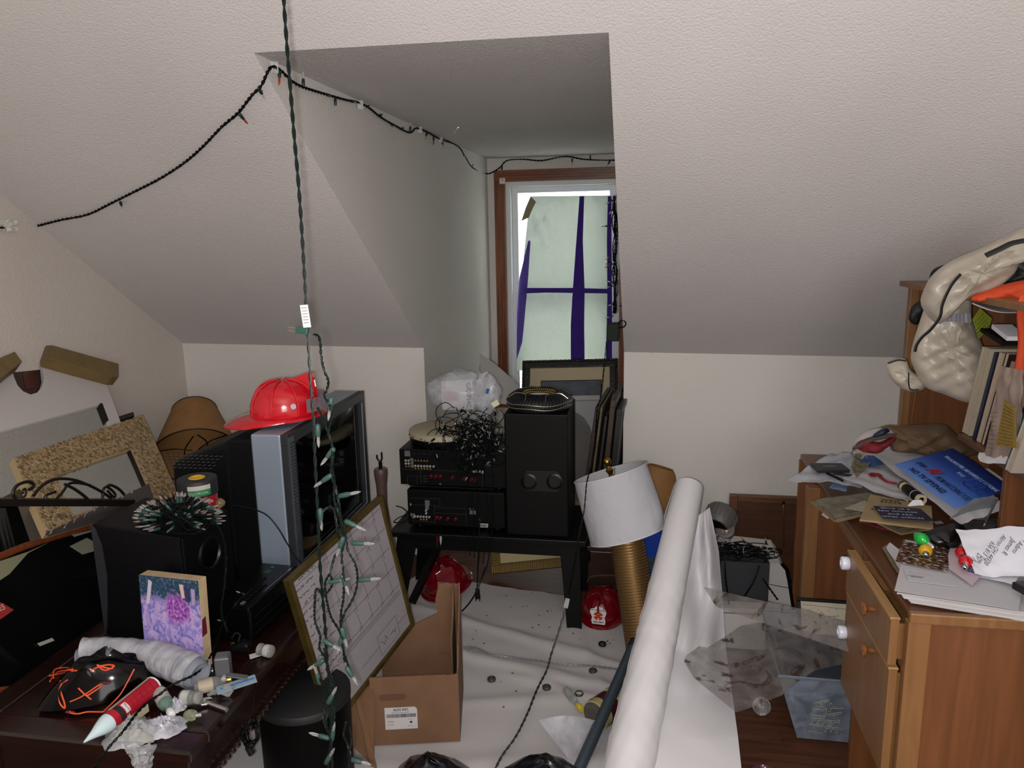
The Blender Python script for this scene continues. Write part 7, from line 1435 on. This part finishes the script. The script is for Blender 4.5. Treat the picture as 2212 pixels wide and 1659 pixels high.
# beige sack jacket with black piping, black cloth, orange cloth
def puff(nm, px, Yd, bulge, m, par, rings=9, seed=0, wr=.25, center=None, back=.02):
    P = [A(x, y, Y=Yd if not callable(Yd) else Yd(x, y)) for x, y in px]; P = spline(P, 4, True); n = len(P)
    c = sum(P, V((0, 0, 0)))/n if center is None else A(*center, Y=Yd if not callable(Yd) else Yd(*center))
    vs = []; fs = []
    for s_ in (1, -1):
        for j in range(rings+1):
            t = j/rings
            for k in range(n):
                p = P[k].lerp(c, t); b = bulge*math.sqrt(max(0, 1-(1-t)**2)); a = 2*pi*k/n
                w_ = 1+wr*noise(p.x*30+p.z*14, p.z*34-p.x*8, seed)
                if s_ == 1: p = p+V((-.25*b*w_, -b*w_, 0))
                else: p = p+V((.0, back*math.sqrt(max(0, 1-(1-t)**2)), 0))
                vs.append(p)
    o = (rings+1)*n
    for j in range(rings):
        for k in range(n):
            k2 = (k+1) % n; fs.append((j*n+k, (j+1)*n+k, (j+1)*n+k2, j*n+k2)); fs.append((o+j*n+k, o+j*n+k2, o+(j+1)*n+k2, o+(j+1)*n+k))
    g = G(); g.add(vs, fs); return obj(nm, g, m, par, True)
Mbei = mat('beige_nylon', '#a9a092', .36, var=.08, vscale=6, bump=.8, bscale=14, spec=.5); Mpip = mat('black_piping', '#08080a', .6)
Yb = lambda x, y: 2.40-.5*max(0, (x-2080)/132)*.6
c_ = A(2040, 760, Y=2.35)
r_ = thing('beige_jacket', 'shiny beige nylon sack jacket with black piping slung over the hutch top corner', 'jacket', c_)
puff('body', [(2010, 640), (1985, 700), (1968, 760), (1972, 790), (1998, 835), (2040, 852), (2095, 870), (2118, 845), (2133, 785), (2118, 735), (2100, 690), (2096, 640), (2060, 610)], 2.42, .055, Mbei, r_, 12, 2, .35)
puff('sleeve', [(2300, 490), (2212, 492), (2170, 510), (2120, 535), (2060, 560), (2018, 590), (1998, 620), (1990, 660), (2030, 700), (2090, 645), (2150, 625), (2192, 590), (2212, 560), (2300, 530)], 2.28, .07, Mbei, r_, 12, 5, .3, (2110, 590))
puff('cuff', [(1916, 790), (1930, 778), (1956, 776), (1968, 800), (1990, 815), (1998, 838), (1970, 846), (1945, 838), (1922, 815)], 2.44, .03, Mbei, r_, 7, 7, .4)
def pipe(px, Yd, r, nm='piping', m=None): obj(nm, G().tube(spline([A(x, y, Y=Yd) for x, y in px], 6), r, 8, flat=.5), m or Mpip, r_, True)
pipe([(2075, 592), (2058, 612), (2045, 635), (2035, 660), (2030, 685), (2010, 712), (1992, 728), (1980, 745), (1976, 760)], 2.21, [.003]*0 or .0058); pipe([(2212, 520), (2185, 526), (2160, 538), (2130, 552)], 2.12, .008)
pipe([(1918, 785), (1940, 778), (1957, 780)], 2.40, .003); pipe([(1963, 805), (1963, 830), (1968, 842), (1985, 842)], 2.39, .003)
obj('elastic', G().sheet(lambda u, v: bil(A(2042, 695, Y=2.345), A(2098, 697, Y=2.345), A(2096, 676, Y=2.345), A(2044, 680, Y=2.345))(u, v)+V((0, -.004*math.sin(u*50), 0)), 30, 3, .001), mat('elastic_grey', '#8b8891', .6), r_, True)
r_ = thing('black_cloth', 'black cloth bunched on the hutch top behind the beige jacket', 'cloth', A(2030, 600, Y=2.5))
puff('fold', [(2008, 640), (2010, 590), (2040, 572), (2085, 565), (2110, 560), (2070, 600), (2030, 620)], 2.50, .03, Mpip, r_, 6, 3); puff('fold', [(1963, 690), (1970, 662), (1990, 650), (2005, 660), (1990, 690), (1978, 702)], 2.52, .02, Mpip, r_, 6, 4); puff('fold', [(2180, 560), (2300, 545), (2300, 620), (2170, 615), (2190, 590)], 2.30, .03, Mpip, r_, 6, 5)
r_ = thing('orange_cloth', 'bright orange shirt laid over the hutch top with a sleeve hanging to the books', 'shirt', A(2160, 640, Y=2.2)); Mor = mat('orange_cloth', '#c2431a', .8, bump=.2, bscale=60)
puff('fold', [(2098, 645), (2110, 635), (2150, 620), (2212, 605), (2300, 600), (2300, 650), (2212, 652), (2150, 648), (2110, 652)], 2.24, .035, Mor, r_, 8, 6, .3); puff('hanging_sleeve', [(2204, 640), (2300, 640), (2300, 700), (2212, 780), (2205, 830), (2190, 880), (2178, 882), (2188, 820), (2200, 740)], 2.10, .012, Mor, r_, 8, 8, .3)
single('paper_sheet', 'white paper edge sticking out under the orange shirt on the hutch top', 'paper', G().sheet(lambda u, v: bil(A(2100, 655, Y=2.22), A(2212, 672, Y=2.1), A(2212, 652, Y=2.3), A(2102, 650, Y=2.36))(u, v)+V((0, 0, -.012*math.sin(u*3))), 10, 4, .001), Mwhite, True)
r_ = single('copper_wire', 'thin copper wire hanging from the jacket cuff in front of the hutch side', 'wire', G().tube(spline([A(1978, 846, Y=2.6), A(1974, 880, Y=2.6), A(1970, 905, Y=2.6), A(1974, 925, Y=2.6), A(1971, 940, Y=2.6)], 5), .0012, 5), mat('copper', '#8a5a30', .35, .8), True)
# ================================================================ CLUTTER ON THE DESK
def D(x, y, z=.745): return A(x, y, Z=z)
def sheet_q(name, label, cat, px, z, m, amp=.004, seed=1, n=14, th=.0008, up=0, grp=None):
    """sheet of paper lying at height z: four pixel corners LL, LR, UR, UL; z may be four heights"""
    zz = z if isinstance(z, (tuple, list)) else (z,)*4; P = bil(*[D(x, y, k) for (x, y), k in zip(px, zz)])
    return single(name, label, cat, G().sheet(lambda u, v: P(u, v)+V((0, 0, amp*(noise(u*5, v*4, seed)+.9)+up*math.sin(u*pi)*math.sin(v*pi))), n, n, th), m, True, group=grp)
Mnp = mat('crumpled_print_sheet', '#a9abb2', .7, var=.08, vscale=30, bump=.4, bscale=50); Mtan = mat('newsprint_tan', '#8c7858', .85, var=.1, vscale=30); Mgn = mat('newsprint_grey', '#6c6758', .85, var=.45, vscale=28)
# big brown paper bag at the back with things spilling out
r_ = thing('paper_bag', 'brown paper bag with red and white cloth spilling out at the back of the desk', 'paper bag', D(1960, 960))
puff('bag', [(1893, 930), (1915, 919), (1945, 920), (2035, 916), (2062, 935), (2100, 965), (2120, 978), (2060, 992), (1980, 980), (1930, 975), (1918, 955)], 2.62, .05, mat('kraft_bag', '#5c4832', .85, var=.2, vscale=10, bump=.5, bscale=16), r_, 8, 3, .4)
puff('red_cloth', [(1848, 962), (1862, 950), (1880, 952), (1905, 955), (1932, 944), (1935, 952), (1915, 968), (1895, 980), (1862, 975)], 2.56, .03, mat('dark_red_cloth', '#6b0b18', .8), r_, 6, 5, .4)
puff('white_cloth', [(1840, 965), (1850, 945), (1875, 930), (1910, 925), (1934, 940), (1900, 958), (1870, 950), (1850, 975)], 2.58, .02, mat('grey_white_cloth', '#9a9494', .8), r_, 6, 6, .4)
puff('navy_packet', [(1886, 941), (1905, 928), (1915, 925), (1922, 932), (1910, 938), (1890, 945)], 2.55, .012, mat('navy_packet', '#0c1c38', .4), r_, 5, 7)
puff('brown_lining', [(1841, 968), (1860, 953), (1890, 942), (1932, 935), (1935, 942), (1895, 950), (1862, 958), (1846, 972)], 2.55, .01, mat('brown_lining', '#3f2e24', .7), r_, 5, 8)
sheet_q('white_bag_edge', 'curved shiny white plastic edge at the left of the brown paper bag', 'plastic bag', [(1832, 985), (1845, 975), (1872, 945), (1862, 942)], (.79, .79, .83, .83), Mwhite, .002)
# papers at the far left end
sheet_q('printed_sheet', 'large crumpled white sheet with dark print specks overhanging the far left desk corner', 'paper', [(1702, 1040), (1862, 1054), (1852, 984), (1790, 984)], (.775, .765, .80, .80), Mnp, .007, 3, 20)
r_ = thing('cassette_tape', 'black compact cassette lying on the crumpled white sheet', 'cassette', D(1795, 1013, .80)); Mcs, w_, h = fr(D(1766, 1021, .800), D(1836, 1021, .800), D(1758, 1006, .800))
obj('shell', G().bb((0, 0, -.002), (w_, h, .010), Mcs), mat('cassette_dark', '#1c1d22', .35), r_, bevel=.002); obj('window', G().bb((w_*.3, h*.4, .010), (w_*.7, h*.65, .0106), Mcs), mat('cassette_window', '#4c4c50', .2), r_); 
for k in (.33, .67): obj('reel_hub', G().lathe([(.006, .010), (.006, .0112), (.003, .0112), (0, .0105)], 12, Mcs @ off(w_*k, h*.52, 0)), Mgrey, r_, True)
for i, (a, b, lb) in enumerate((((1786, 1022), (1824, 1040), 'black pen nearest the desk edge under the cassette'), ((1800, 1022), (1842, 1028), 'black pen farther back under the cassette'))):
    p, q = D(*a, .797), D(*b, .797); r_ = thing('pen', lb, 'pen', (p+q)/2); obj('barrel', G().cyl(p, q, .0045, n=10), Mblk, r_, True); obj('tip', G().cyl(q, q+(q-p).normalized()*.012, .0045, .001, 10), Mchrome, r_, True)
sheet_q('blue_leaflet', 'pale blue printed leaflet edge under the crumpled sheet at the desk edge', 'leaflet', [(1792, 1054), (1828, 1062), (1830, 1048), (1798, 1044)], .758, mat('pale_blue_print', '#7d93b8', .5, var=.2, vscale=40), .001)
sheet_q('olive_wrapper', 'translucent olive wrapper between the cassette and blue card', 'wrapper', [(1838, 1012), (1850, 1035), (1882, 1005), (1848, 982)], (.805, .80, .815, .82), mat('olive_wrap', '#6b6448', .4, bump=.4, bscale=40), .006, 6)
r_ = sheet_q('blue_card', 'blue card with white scribbled letters below the butterfly clip', 'card', [(1842, 986), (1878, 1010), (1908, 1004), (1900, 985)], (.822, .815, .82, .825), mat('card_blue', '#2c5590', .5, var=.2, vscale=30), .001, 2)
r_ = thing('butterfly_clip', 'cream butterfly-shaped ornament on the blue card', 'ornament', D(1868, 985, .83)); q = D(1868, 982, .842)
for a, s_ in ((60, 1), (120, 1), (200, .8), (340, .8)): Mq = MX.Translation(q) @ rot(a, 'Y') @ rot(20, 'Z'); obj('wing', G().lathe([(.011, 0), (.010, .0015), (0, .002)], 14, Mq @ off(.010*s_, 0, 0), 1.1*s_, .7*s_), mat('ivory', '#a89c8c', .5), r_, True)
r_ = sheet_q('tagged_sheet', 'creased white sheet with pencil lines under a dark red tag at the desk edge', 'paper', [(1820, 1037), (1960, 1090), (2005, 1068), (1898, 1003)], (.800, .785, .79, .805), mat('sheet_white_soft', '#adaaae', .7, var=.05, bump=.2, bscale=20), .006, 8, 18)
r_ = thing('red_tag', 'dark red ribbon tag with a clip lying on the creased white sheet', 'tag', D(1905, 1035, .815)); P3 = [D(1879, 1027, .816), D(1893, 1024, .817), D(1915, 1040, .814), D(1938, 1045, .810)]
obj('ribbon', G().tube(spline(P3, 6), [.004+.003*(i < 4) for i in range(19)], 8, flat=.3), mat('ribbon_red', '#74091c', .7), r_, True); obj('bow_end', G().prism([(0, 0), (.018, .008), (.02, -.004), (.012, -.014)], 0, .003, MX.Translation(D(1878, 1028, .817))), mat('ribbon_red', '#74091c', .7), r_); obj('clip', G().bar(D(1896, 1022, .82), D(1906, 1028, .82), .003, .003), Mchrome, r_)
# penlight tube
p, q = D(1948, 1048, .820), D(1990, 1080, .812); Mq = zmat(p, q); L = (q-p).length
r_ = thing('flashlight', 'short black flashlight with ivory rings and open end beside the blue banner', 'flashlight', (p+q)/2-V((0, 0, .015)))
obj('barrel', G().lathe([(.012, 0), (.015, .003), (.015, L*.95), (.013, L*.97)], 24, Mq), Mblk, r_, True)
for a, b in ((.10, .22), (.66, .69), (.92, 1.02)): obj('ivory_ring', G().lathe([(.0152, L*a), (.0158, L*(a+.01)), (.0158, L*b), (.0152, L*b)]+([(.009, L*b), (.009, L*.9), (0, L*.9)] if b > 1 else []), 24, Mq), mat('ivory_ring', '#b5a88a', .4), r_, True)
# blue banner sheet
white_under = sheet_q('banner_paper', 'wide white poster paper under the blue banner print, curling over the desk middle', 'poster paper', [(1885, 985), (2075, 1135), (2172, 1100), (2035, 945)], (.835, .80, .84, .88), mat('poster_white', '#b3b0b4', .6, bump=.1, bscale=10), .006, 5, 20, up=.01)
def bannermat():
    m = mat('banner_blue', '#24509c', .45); nt = m.node_tree; b = nt.nodes['Principled BSDF']; uv = N(nt, 'ShaderNodeUVMap'); sep = N(nt, 'ShaderNodeSeparateXYZ'); nt.links.new(uv.outputs[0], sep.inputs[0])
    r = ramp(nt, [(0, '#5c86cc'), (.35, '#3a62ae'), (.6, '#213f8c'), (1, '#101e58')]); nt.links.new(sep.outputs[1], r.inputs[0])
    n = N(nt, 'ShaderNodeTexNoise', Scale=5.0, Detail=4.0); nt.links.new(uv.outputs[0], n.inputs['Vector']); r2 = ramp(nt, [(.62, '#000000'), (.75, '#606060')]); nt.links.new(n.outputs[0], r2.inputs[0])
    mx = N(nt, 'ShaderNodeMix', data_type='RGBA'); nt.links.new(r2.outputs[0], mx.inputs[0]); nt.links.new(r.outputs[0], mx.inputs[6]); mx.inputs[7].default_value = rgb('#5a1038'); nt.links.new(mx.outputs[2], b.inputs['Base Color']); return m
r_ = thing('blue_banner', 'glossy blue banner print about TV spying lying tilted on the poster paper', 'poster', D(2050, 1030, .86))
LLb, LRb, URb, ULb = D(1932, 1003, .862), D(2062, 1098, .838), D(2185, 1052, .885), D(2058, 968, .905)
Pbn = bil(LLb, LRb, URb, ULb); obj('print', G().sheet(lambda u, v: Pbn(u, v)+V((0, 0, .003*math.sin(u*4)*math.sin(v*3))), 20, 14, .0012), bannermat(), r_, True)
def onb(u, v, ang=0, lift=.004):
    p = Pbn(u, v); x = (Pbn(min(1, u+.02), v)-Pbn(max(0, u-.02), v)).normalized(); y0 = (Pbn(u, min(1, v+.02))-Pbn(u, max(0, v-.02))); z = x.cross(y0).normalized(); y = z.cross(x); M = MX((x, y, z)).transposed().to_4x4(); M.translation = p+z*(lift+.002*math.sin(u*4)*math.sin(v*3)); return M @ rot(ang, 'Z')
nv = mat('print_navy', '#0c1440', .5); pb_ = mat('print_pale_blue', '#9aaedb', .5)
text('NO TV SPYING!', .024, onb(.47, .11), nv, r_, bold=.0007, sx=1.12); text('STOP', .020, onb(.17, .30), nv, r_, bold=.0008, shear=.3, sx=.9); text('AI', .042, onb(.36, .34, 0), mat('print_red', '#9a1028', .5), r_, bold=.002, shear=.3, sx=1.1)
text('FROM WATCHING YOU', .025, onb(.72, .28, 0), nv, r_, bold=.0002, sx=.62, shear=.2); text('YOU ALWAYS FEEL LIKE SOMEONE IS WATCHING', .0155, onb(.58, .74, 0), pb_, r_, sx=.8, bold=.0003); text('YOU?', .015, onb(.56, .60), pb_, r_)
Mq = onb(.80, .60); g = G()
sq = [(-.030, -.014), (-.024, -.022), (.018, -.022), (.026, -.014), (.026, .016), (.018, .024), (-.022, .024), (-.030, .016)]
g.tube([Mq @ V((x, y, .001)) for x, y in sq], .0035, 6, True, flat=.3); g.box((.010, -.006, .0008), (.011, .009, .0012), Mq); obj('screen_emblem', g, mat('print_royal', '#14327a', .5), r_)
text('GET', .027, onb(.93, .66, -4), mat('print_royal', '#14327a', .5), r_, bold=.0006); text('UX', .018, onb(.93, .50, -4), mat('print_royal', '#14327a', .5), r_)
# newspapers at the left
random.seed(12)
for k in range(6):
    o = k*1.2; z = .748+k*.0065
    sheet_q('newspaper', ('lowest', 'second lowest', 'third lowest', 'third highest', 'second highest', 'topmost')[k]+' folded newspaper of the grey pile at the left desk edge', 'newspaper', [(1752+o+random.uniform(-3, 3), 1085-o*.9), (1806+random.uniform(-4, 4), 1127-o*2), (1885+random.uniform(-4, 4), 1108-o*1.5), (1884, 1070-o)], z, Mgn if k > 2 else Mtan, .0012, 20+k, 8, .0045, grp='newspapers in the grey pile')
sheet_q('paper_scrap', 'small white torn scrap poking out under the newspaper pile', 'paper', [(1775, 1112), (1788, 1121), (1800, 1112), (1780, 1104)], .744, Mwhite, .001)
sheet_q('green_edged_page', 'pale page with a green edge on top of the newspaper pile', 'paper', [(1825, 1098), (1866, 1106), (1886, 1090), (1868, 1082)], .797, mat('pale_page', '#8e8a76', .7, var=.15, vscale=50), .001)
sheet_q('tan_newspaper', 'tan newspaper front page with capitals, beneath the navy leaflet', 'newspaper', [(1857, 1122), (2016, 1142), (2012, 1094), (1880, 1068)], (.800, .790, .792, .800), Mtan, .001, 4, 10, .006)
r_ = thing('navy_leaflet', 'navy leaflet reading give us a few minutes, on the tan newspaper', 'leaflet', D(1955, 1108, .81)); Ml2, w_, h = fr(D(1908, 1120, .806), D(2018, 1126, .803), D(1898, 1094, .808))
obj('card', G().prism([(0, 0), (w_, 0), (w_*.97, h*.9), (w_*.9, h), (0, h)], 0, .0012, Ml2), mat('leaflet_navy', '#1a1c2c', .6), r_)
for i, t_ in enumerate(('Give us a', 'few minutes', 'and see', 'what unfolds')): text(t_, .0165, Ml2 @ off(w_*.42, h*(.86-.235*i), .0015), mat('leaflet_text', '#8b90a8', .6), r_, sx=1.3)
text('WINS\nSTATE', .020, fr(D(1900, 1088, .8035), D(1960, 1094, .8030), D(1896, 1074, .804))[0] @ off(.03, .012, .006), Mink, r_ if False else r_, bold=.0004)
obj('headline_mark', G().prism([(0, 0), (.012, 0), (.006, .012)], 0, .0005, MX.Translation(D(1881, 1101, .810))), Mink, r_)
r_ = thing('folded_newspaper', 'small folded newspaper advert sticking out below the navy leaflet', 'newspaper', D(1970, 1145)); Mf5, w_, h = fr(D(1946, 1156, .749), D(2018, 1144, .749), D(1934, 1126, .749))
obj('page', G().bb((0, 0, 0), (w_, h, .004), Mf5), Mtan, r_); obj('photo', G().bb((w_*.15, h*.35, .004), (w_*.98, h*.95, .0046), Mf5), mat('ad_grey', '#665f4e', .8, var=.4, vscale=60), r_); text('PALMIERI & HARE', .0085, Mf5 @ off(w_*.56, h*.16, .0045), Mink, r_)
sheet_q('red_strip', 'dark red fabric strip peeping under the newspapers at the desk front', 'cloth', [(1856, 1128), (1935, 1150), (1938, 1138), (1870, 1118)], .746, mat('strip_red', '#5c0a18', .8, bump=.3, bscale=40), .003, 4, 8, .004)
# middle: grey folded sheet, pointed white corner, dark pouch
sheet_q('grey_folder', 'folded grey paper sheet standing up in front of the banner', 'paper', [(2052, 1122), (2128, 1124), (2155, 1075), (2105, 1078)], (.80, .775, .88, .87), mat('grey_sheet', '#7a7b80', .6), .002, 3, 10)
sheet_q('pointed_paper', 'small pointed white paper tip next to the flashlight', 'paper', [(1960, 1094), (1997, 1092), (1990, 1080), (1972, 1081)], (.806, .806, .822, .822), Mwhite, .001)
p, q = D(2128, 1130, .80), D(2154, 1077, .895); r_ = thing('thin_pen', 'thin dark pen with white tip standing against the grey sheet', 'pen', p); obj('barrel', G().cyl(p, q, .0026, n=8), Mgrey, r_, True); obj('tip', G().cyl(p, p+(p-q).normalized()*.014, .0026, .001, 8), Mwhite, r_, True)
r_ = thing('black_pouch', 'glossy black pouch among the papers in the middle of the desk', 'pouch', D(2040, 1160))
puff('pouch', [(1990, 1160), (2010, 1145), (2045, 1135), (2070, 1130), (2085, 1145), (2080, 1170), (2060, 1185), (2030, 1178), (2005, 1172)], 1.99, .03, mat('pouch_black', '#09090b', .3), r_, 7, 4, .4)
sheet_q('glossy_magazine', 'dark glossy magazine edge with a barcode strip right of the black pouch', 'magazine', [(2060, 1150), (2150, 1140), (2165, 1118), (2075, 1130)], .762, mat('magazine_grey', '#5a5856', .5, var=.5, vscale=50), .001, 2, 8, .006)
r_ = thing('small_photo', 'tiny framed black and white picture beside the black pouch', 'photo', D(2030, 1130, .78)); Mq, w_, h = fr(D(2022, 1136, .78), D(2042, 1133, .78), D(2021, 1126, .785)); obj('card', G().bb((0, 0, 0), (w_, h, .002), Mq), Mink, r_); obj('picture', G().bb((.003, .003, .002), (w_-.003, h-.003, .0025), Mq), mat('tiny_grey', '#6a6a6a', .5, var=.4, vscale=80), r_)
# front: stack of paper, envelope, photo card
for k in range(7):
    z = .7445+k*.0042; s_ = (6-k)
    sheet_q('paper_stack', ('bottom', 'second', 'third', 'fourth', 'fifth', 'sixth', 'top')[k]+' sheet bundle of the white paper stack at the desk front', 'paper stack', [(1958+s_*2+random.uniform(-3, 3)-3*k, 1300-3*k-2*(k == 6)), (2212+10, 1342-3*k), (2240, 1262), (1960+random.uniform(-3, 3), 1215)], z, mat('stack_white_'+str(k % 3), ('#aeaaac', '#b8b4b6', '#a9a5a3')[k % 3], .7), .0006, 30+k, 8, .0034, grp='white paper bundles in the stack')
r_ = sheet_q('letter_sheet', 'white printed letter lying askew on top of the paper stack', 'letter', [(1932, 1276), (2200, 1318), (2215, 1240), (1948, 1212)], .779, mat('letter_white', '#b0aeb2', .65), .0006, 5, 8)
r_ = thing('letter_print', 'faint printed return address and lines on the letter under the photo card', 'printing', D(1990, 1245, .782)); Mq, w_, h = fr(D(1966, 1250, .7825), D(2000, 1254, .7825), D(1970, 1234, .7825)); r_['label'] = 'narrow white printed slip under the photo card with an address block'
obj('slip', G().bb((-.006, -.012, -.0012), (w_+.06, h+.012, -.0003), Mq), mat('letter_white', '#b0aeb2', .65), r_)
text('US PRODUCT\nSERVICES', .0062, Mq @ off(w_*.45, h*.35, 0), mat('print_grey', '#4a4a50', .7), r_)
for k in range(4): obj('text_line', G().bb((0, -.004-.0035*k*0+h*.75+.004*k, -.0003), (w_*(1.6-.2*k), h*.75+.004*k-.0032, .0001), Mq), mat('print_faint', '#8a8084', .7), r_)
sheet_q('left_envelope', 'white envelope corner sticking out left under the photo card', 'envelope', [(1914, 1184), (1944, 1232), (1990, 1222), (1922, 1172)], (.752, .756, .775, .762), mat('env_white', '#b0adb0', .7), .0015, 3)
sheet_q('torn_pad', 'torn tan-edged paper pad just beneath the left envelope', 'paper', [(1905, 1184), (1938, 1238), (1955, 1232), (1918, 1176)], .7445, mat('pad_tan', '#7b6a58', .8, var=.3, vscale=40), .001, 2)
r_ = thing('photo_card', 'glossy photo postcard of a crowded outdoor scene under the yellow bulb', 'postcard', D(1990, 1200, .785)); Mpc, w_, h = fr(D(1934, 1212, .786), D(2046, 1234, .786), D(1948, 1165, .786))
m = mat('crowd_photo', '#4a4640', .25); nt = m.node_tree; uv = N(nt, 'ShaderNodeUVMap'); mp = N(nt, 'ShaderNodeMapping'); mp.inputs['Scale'].default_value = (4, 8, 1); nt.links.new(uv.outputs[0], mp.inputs[0]); n = N(nt, 'ShaderNodeTexNoise', Scale=2.2, Detail=6.0); nt.links.new(mp.outputs[0], n.inputs['Vector'])
rr_ = ramp(nt, [(.36, '#14110d'), (.44, '#3a3a26'), (.49, '#6b2f26'), (.53, '#2e2a28'), (.58, '#8d8476'), (.64, '#b9b6b4'), (.7, '#5c6330')]); nt.links.new(n.outputs[0], rr_.inputs[0]); nt.links.new(rr_.outputs[0], nt.nodes['Principled BSDF'].inputs['Base Color'])
obj('card', G().sheet(lambda u, v: Mpc @ V((w_*u, h*v, .001*math.sin(v*3))), 4, 4, .0012), m, r_); obj('white_edge', G().bb((w_*.05, h*.93, .0002), (w_*.7, h, .0016), Mpc), mat('edge_grey', '#9a9490', .6), r_)
r_ = thing('pink_envelope', 'pale pink window envelope with a navy stamp-like logo, right of the photo card', 'envelope', D(2080, 1230, .79)); Mpe, w_, h = fr(D(1995, 1232, .7875), D(2108, 1266, .7875), D(2060, 1170, .80))
pts = [tuple(onp(x, y, Mpe)[:2]) for x, y in ((2050, 1228), (2100, 1264), (2122, 1240), (2110, 1190), (2090, 1150), (2055, 1172), (2048, 1200))]; obj('paper', G().prism(pts, -.001, 0, Mpe), mat('env_pink', '#b3a0a8', .6), r_)
p_ = onp(2098, 1233, Mpe); obj('logo_block', G().bb((p_.x-.016, p_.y-.008, 0), (p_.x+.018, p_.y+.008, .0006), Mpe), mat('logo_navy', '#1c1e62', .5), r_); text('CCU', .012, Mpe @ off(p_.x, p_.y, .0008), mat('logo_pale', '#9aa0c8', .5), r_, bold=.0004)
# handwritten crumpled note
r_ = thing('handwritten_note', 'folded white note with blue-black handwriting at the right edge of the desk', 'note', D(2150, 1200, .82))
N4 = [D(2108, 1258, .792), D(2185, 1262, .80), D(2212, 1130, .92), D(2064, 1142, .86)]; Pn4 = bil(D(2106, 1240, .795), D(2250, 1250, .80), D(2240, 1140, .92), D(2064, 1142, .86))
obj('paper', G().sheet(lambda u, v: Pn4(u, v)+V((0, 0, .005*noise(u*4, v*4, 7))), 24, 20, .001), mat('note_white', '#c3c2ca', .65, bump=.2, bscale=30), r_, True)
Pn5 = bil(D(2110, 1244, .785), D(2190, 1262, .79), D(2212, 1230, .80), D(2108, 1215, .80)); obj('lower_leaf', G().sheet(lambda u, v: Pn5(u, v)+V((0, 0, .002*noise(u*4, v*4, 9))), 8, 6, .001), mat('note_white', '#c3c2ca', .65), r_, True)
c0, cu, cv = Pn4(.5, .5), (Pn4(.6, .5)-Pn4(.4, .5)).normalized(), (Pn4(.5, .6)-Pn4(.5, .4)); cz_ = cu.cross(cv).normalized(); cy_ = cz_.cross(cu); Mn4 = MX((cu, cy_, cz_)).transposed().to_4x4(); Mn4.translation = c0+cz_*.009
ib = mat('ink_blueblack', '#16182a', .6)
for i, (t_, x, y, s_) in enumerate((('Dr Johnson', -.056, -.030, .016), ('656 813 Trem Rd', -.034, -.012, .015), ('Akron OH 44320', -.010, .004, .015), ('James R', .018, .012, .017), ('9174 Adams', .042, .022, .015), ('Canton', .064, .030, .014))):
    text(t_, s_, Mn4 @ off(x, y, 0) @ rot(-122, 'Z') @ rot(0, 'Z'), ib, r_, shear=.4, sx=.75, name='handwriting')
single('black_wallet', 'black wallet corner at the right picture edge beneath the handwritten note', 'wallet', G().box((0, 0, 0), (.10, .12, .018), MX.Translation(D(2275, 1285, .802)) @ rot(20, 'Z')), mat('wallet_black', '#0a0a0c', .5), bevel=.004)
# coloured bulbs
def cbulb(lb, p, q, m, L=.05):
    Mq = zmat(p, q); r = thing('coloured_bulb', lb, 'light bulb', p); obj('globe', G().lathe([(.0075, .014), (.011, .018), (.0155, .026), (.0165, .034), (.0125, .045), (.006, .053), (0, .056)], 24, Mq), m, r, True)
    obj('screw_base', G().lathe([(.003, -.006), (.006, -.004), (.0075, 0), (.0068, .003), (.0078, .006), (.007, .009), (.0078, .012), (.0072, .015)], 20, Mq), Mchrome, r, True); obj('contact', G().lathe([(0, -.0068), (.003, -.0064), (.003, -.0055)], 10, Mq), Mblk, r); return r
def cglass(n_, c): return mat(n_, c, .18, coat=.7)
cbulb('green coloured bulb lying uppermost on the photo card', D(2015, 1182, .812), D(1992, 1165, .822), cglass('bulb_green', '#0a9a35'))
cbulb('yellow coloured bulb with its screw base towards the viewer, below the green one', D(2000, 1199, .804), D(1998, 1176, .800), cglass('bulb_yellow', '#c99a0c'))
cbulb('red coloured bulb with its silver base towards the viewer', D(2084, 1226, .806), D(2090, 1190, .812), cglass('bulb_red', '#b30a1c'))
cbulb('red coloured bulb lying behind the other red one, base hidden', D(2084, 1206, .806), D(2072, 1180, .806), cglass('bulb_red', '#b30a1c'))
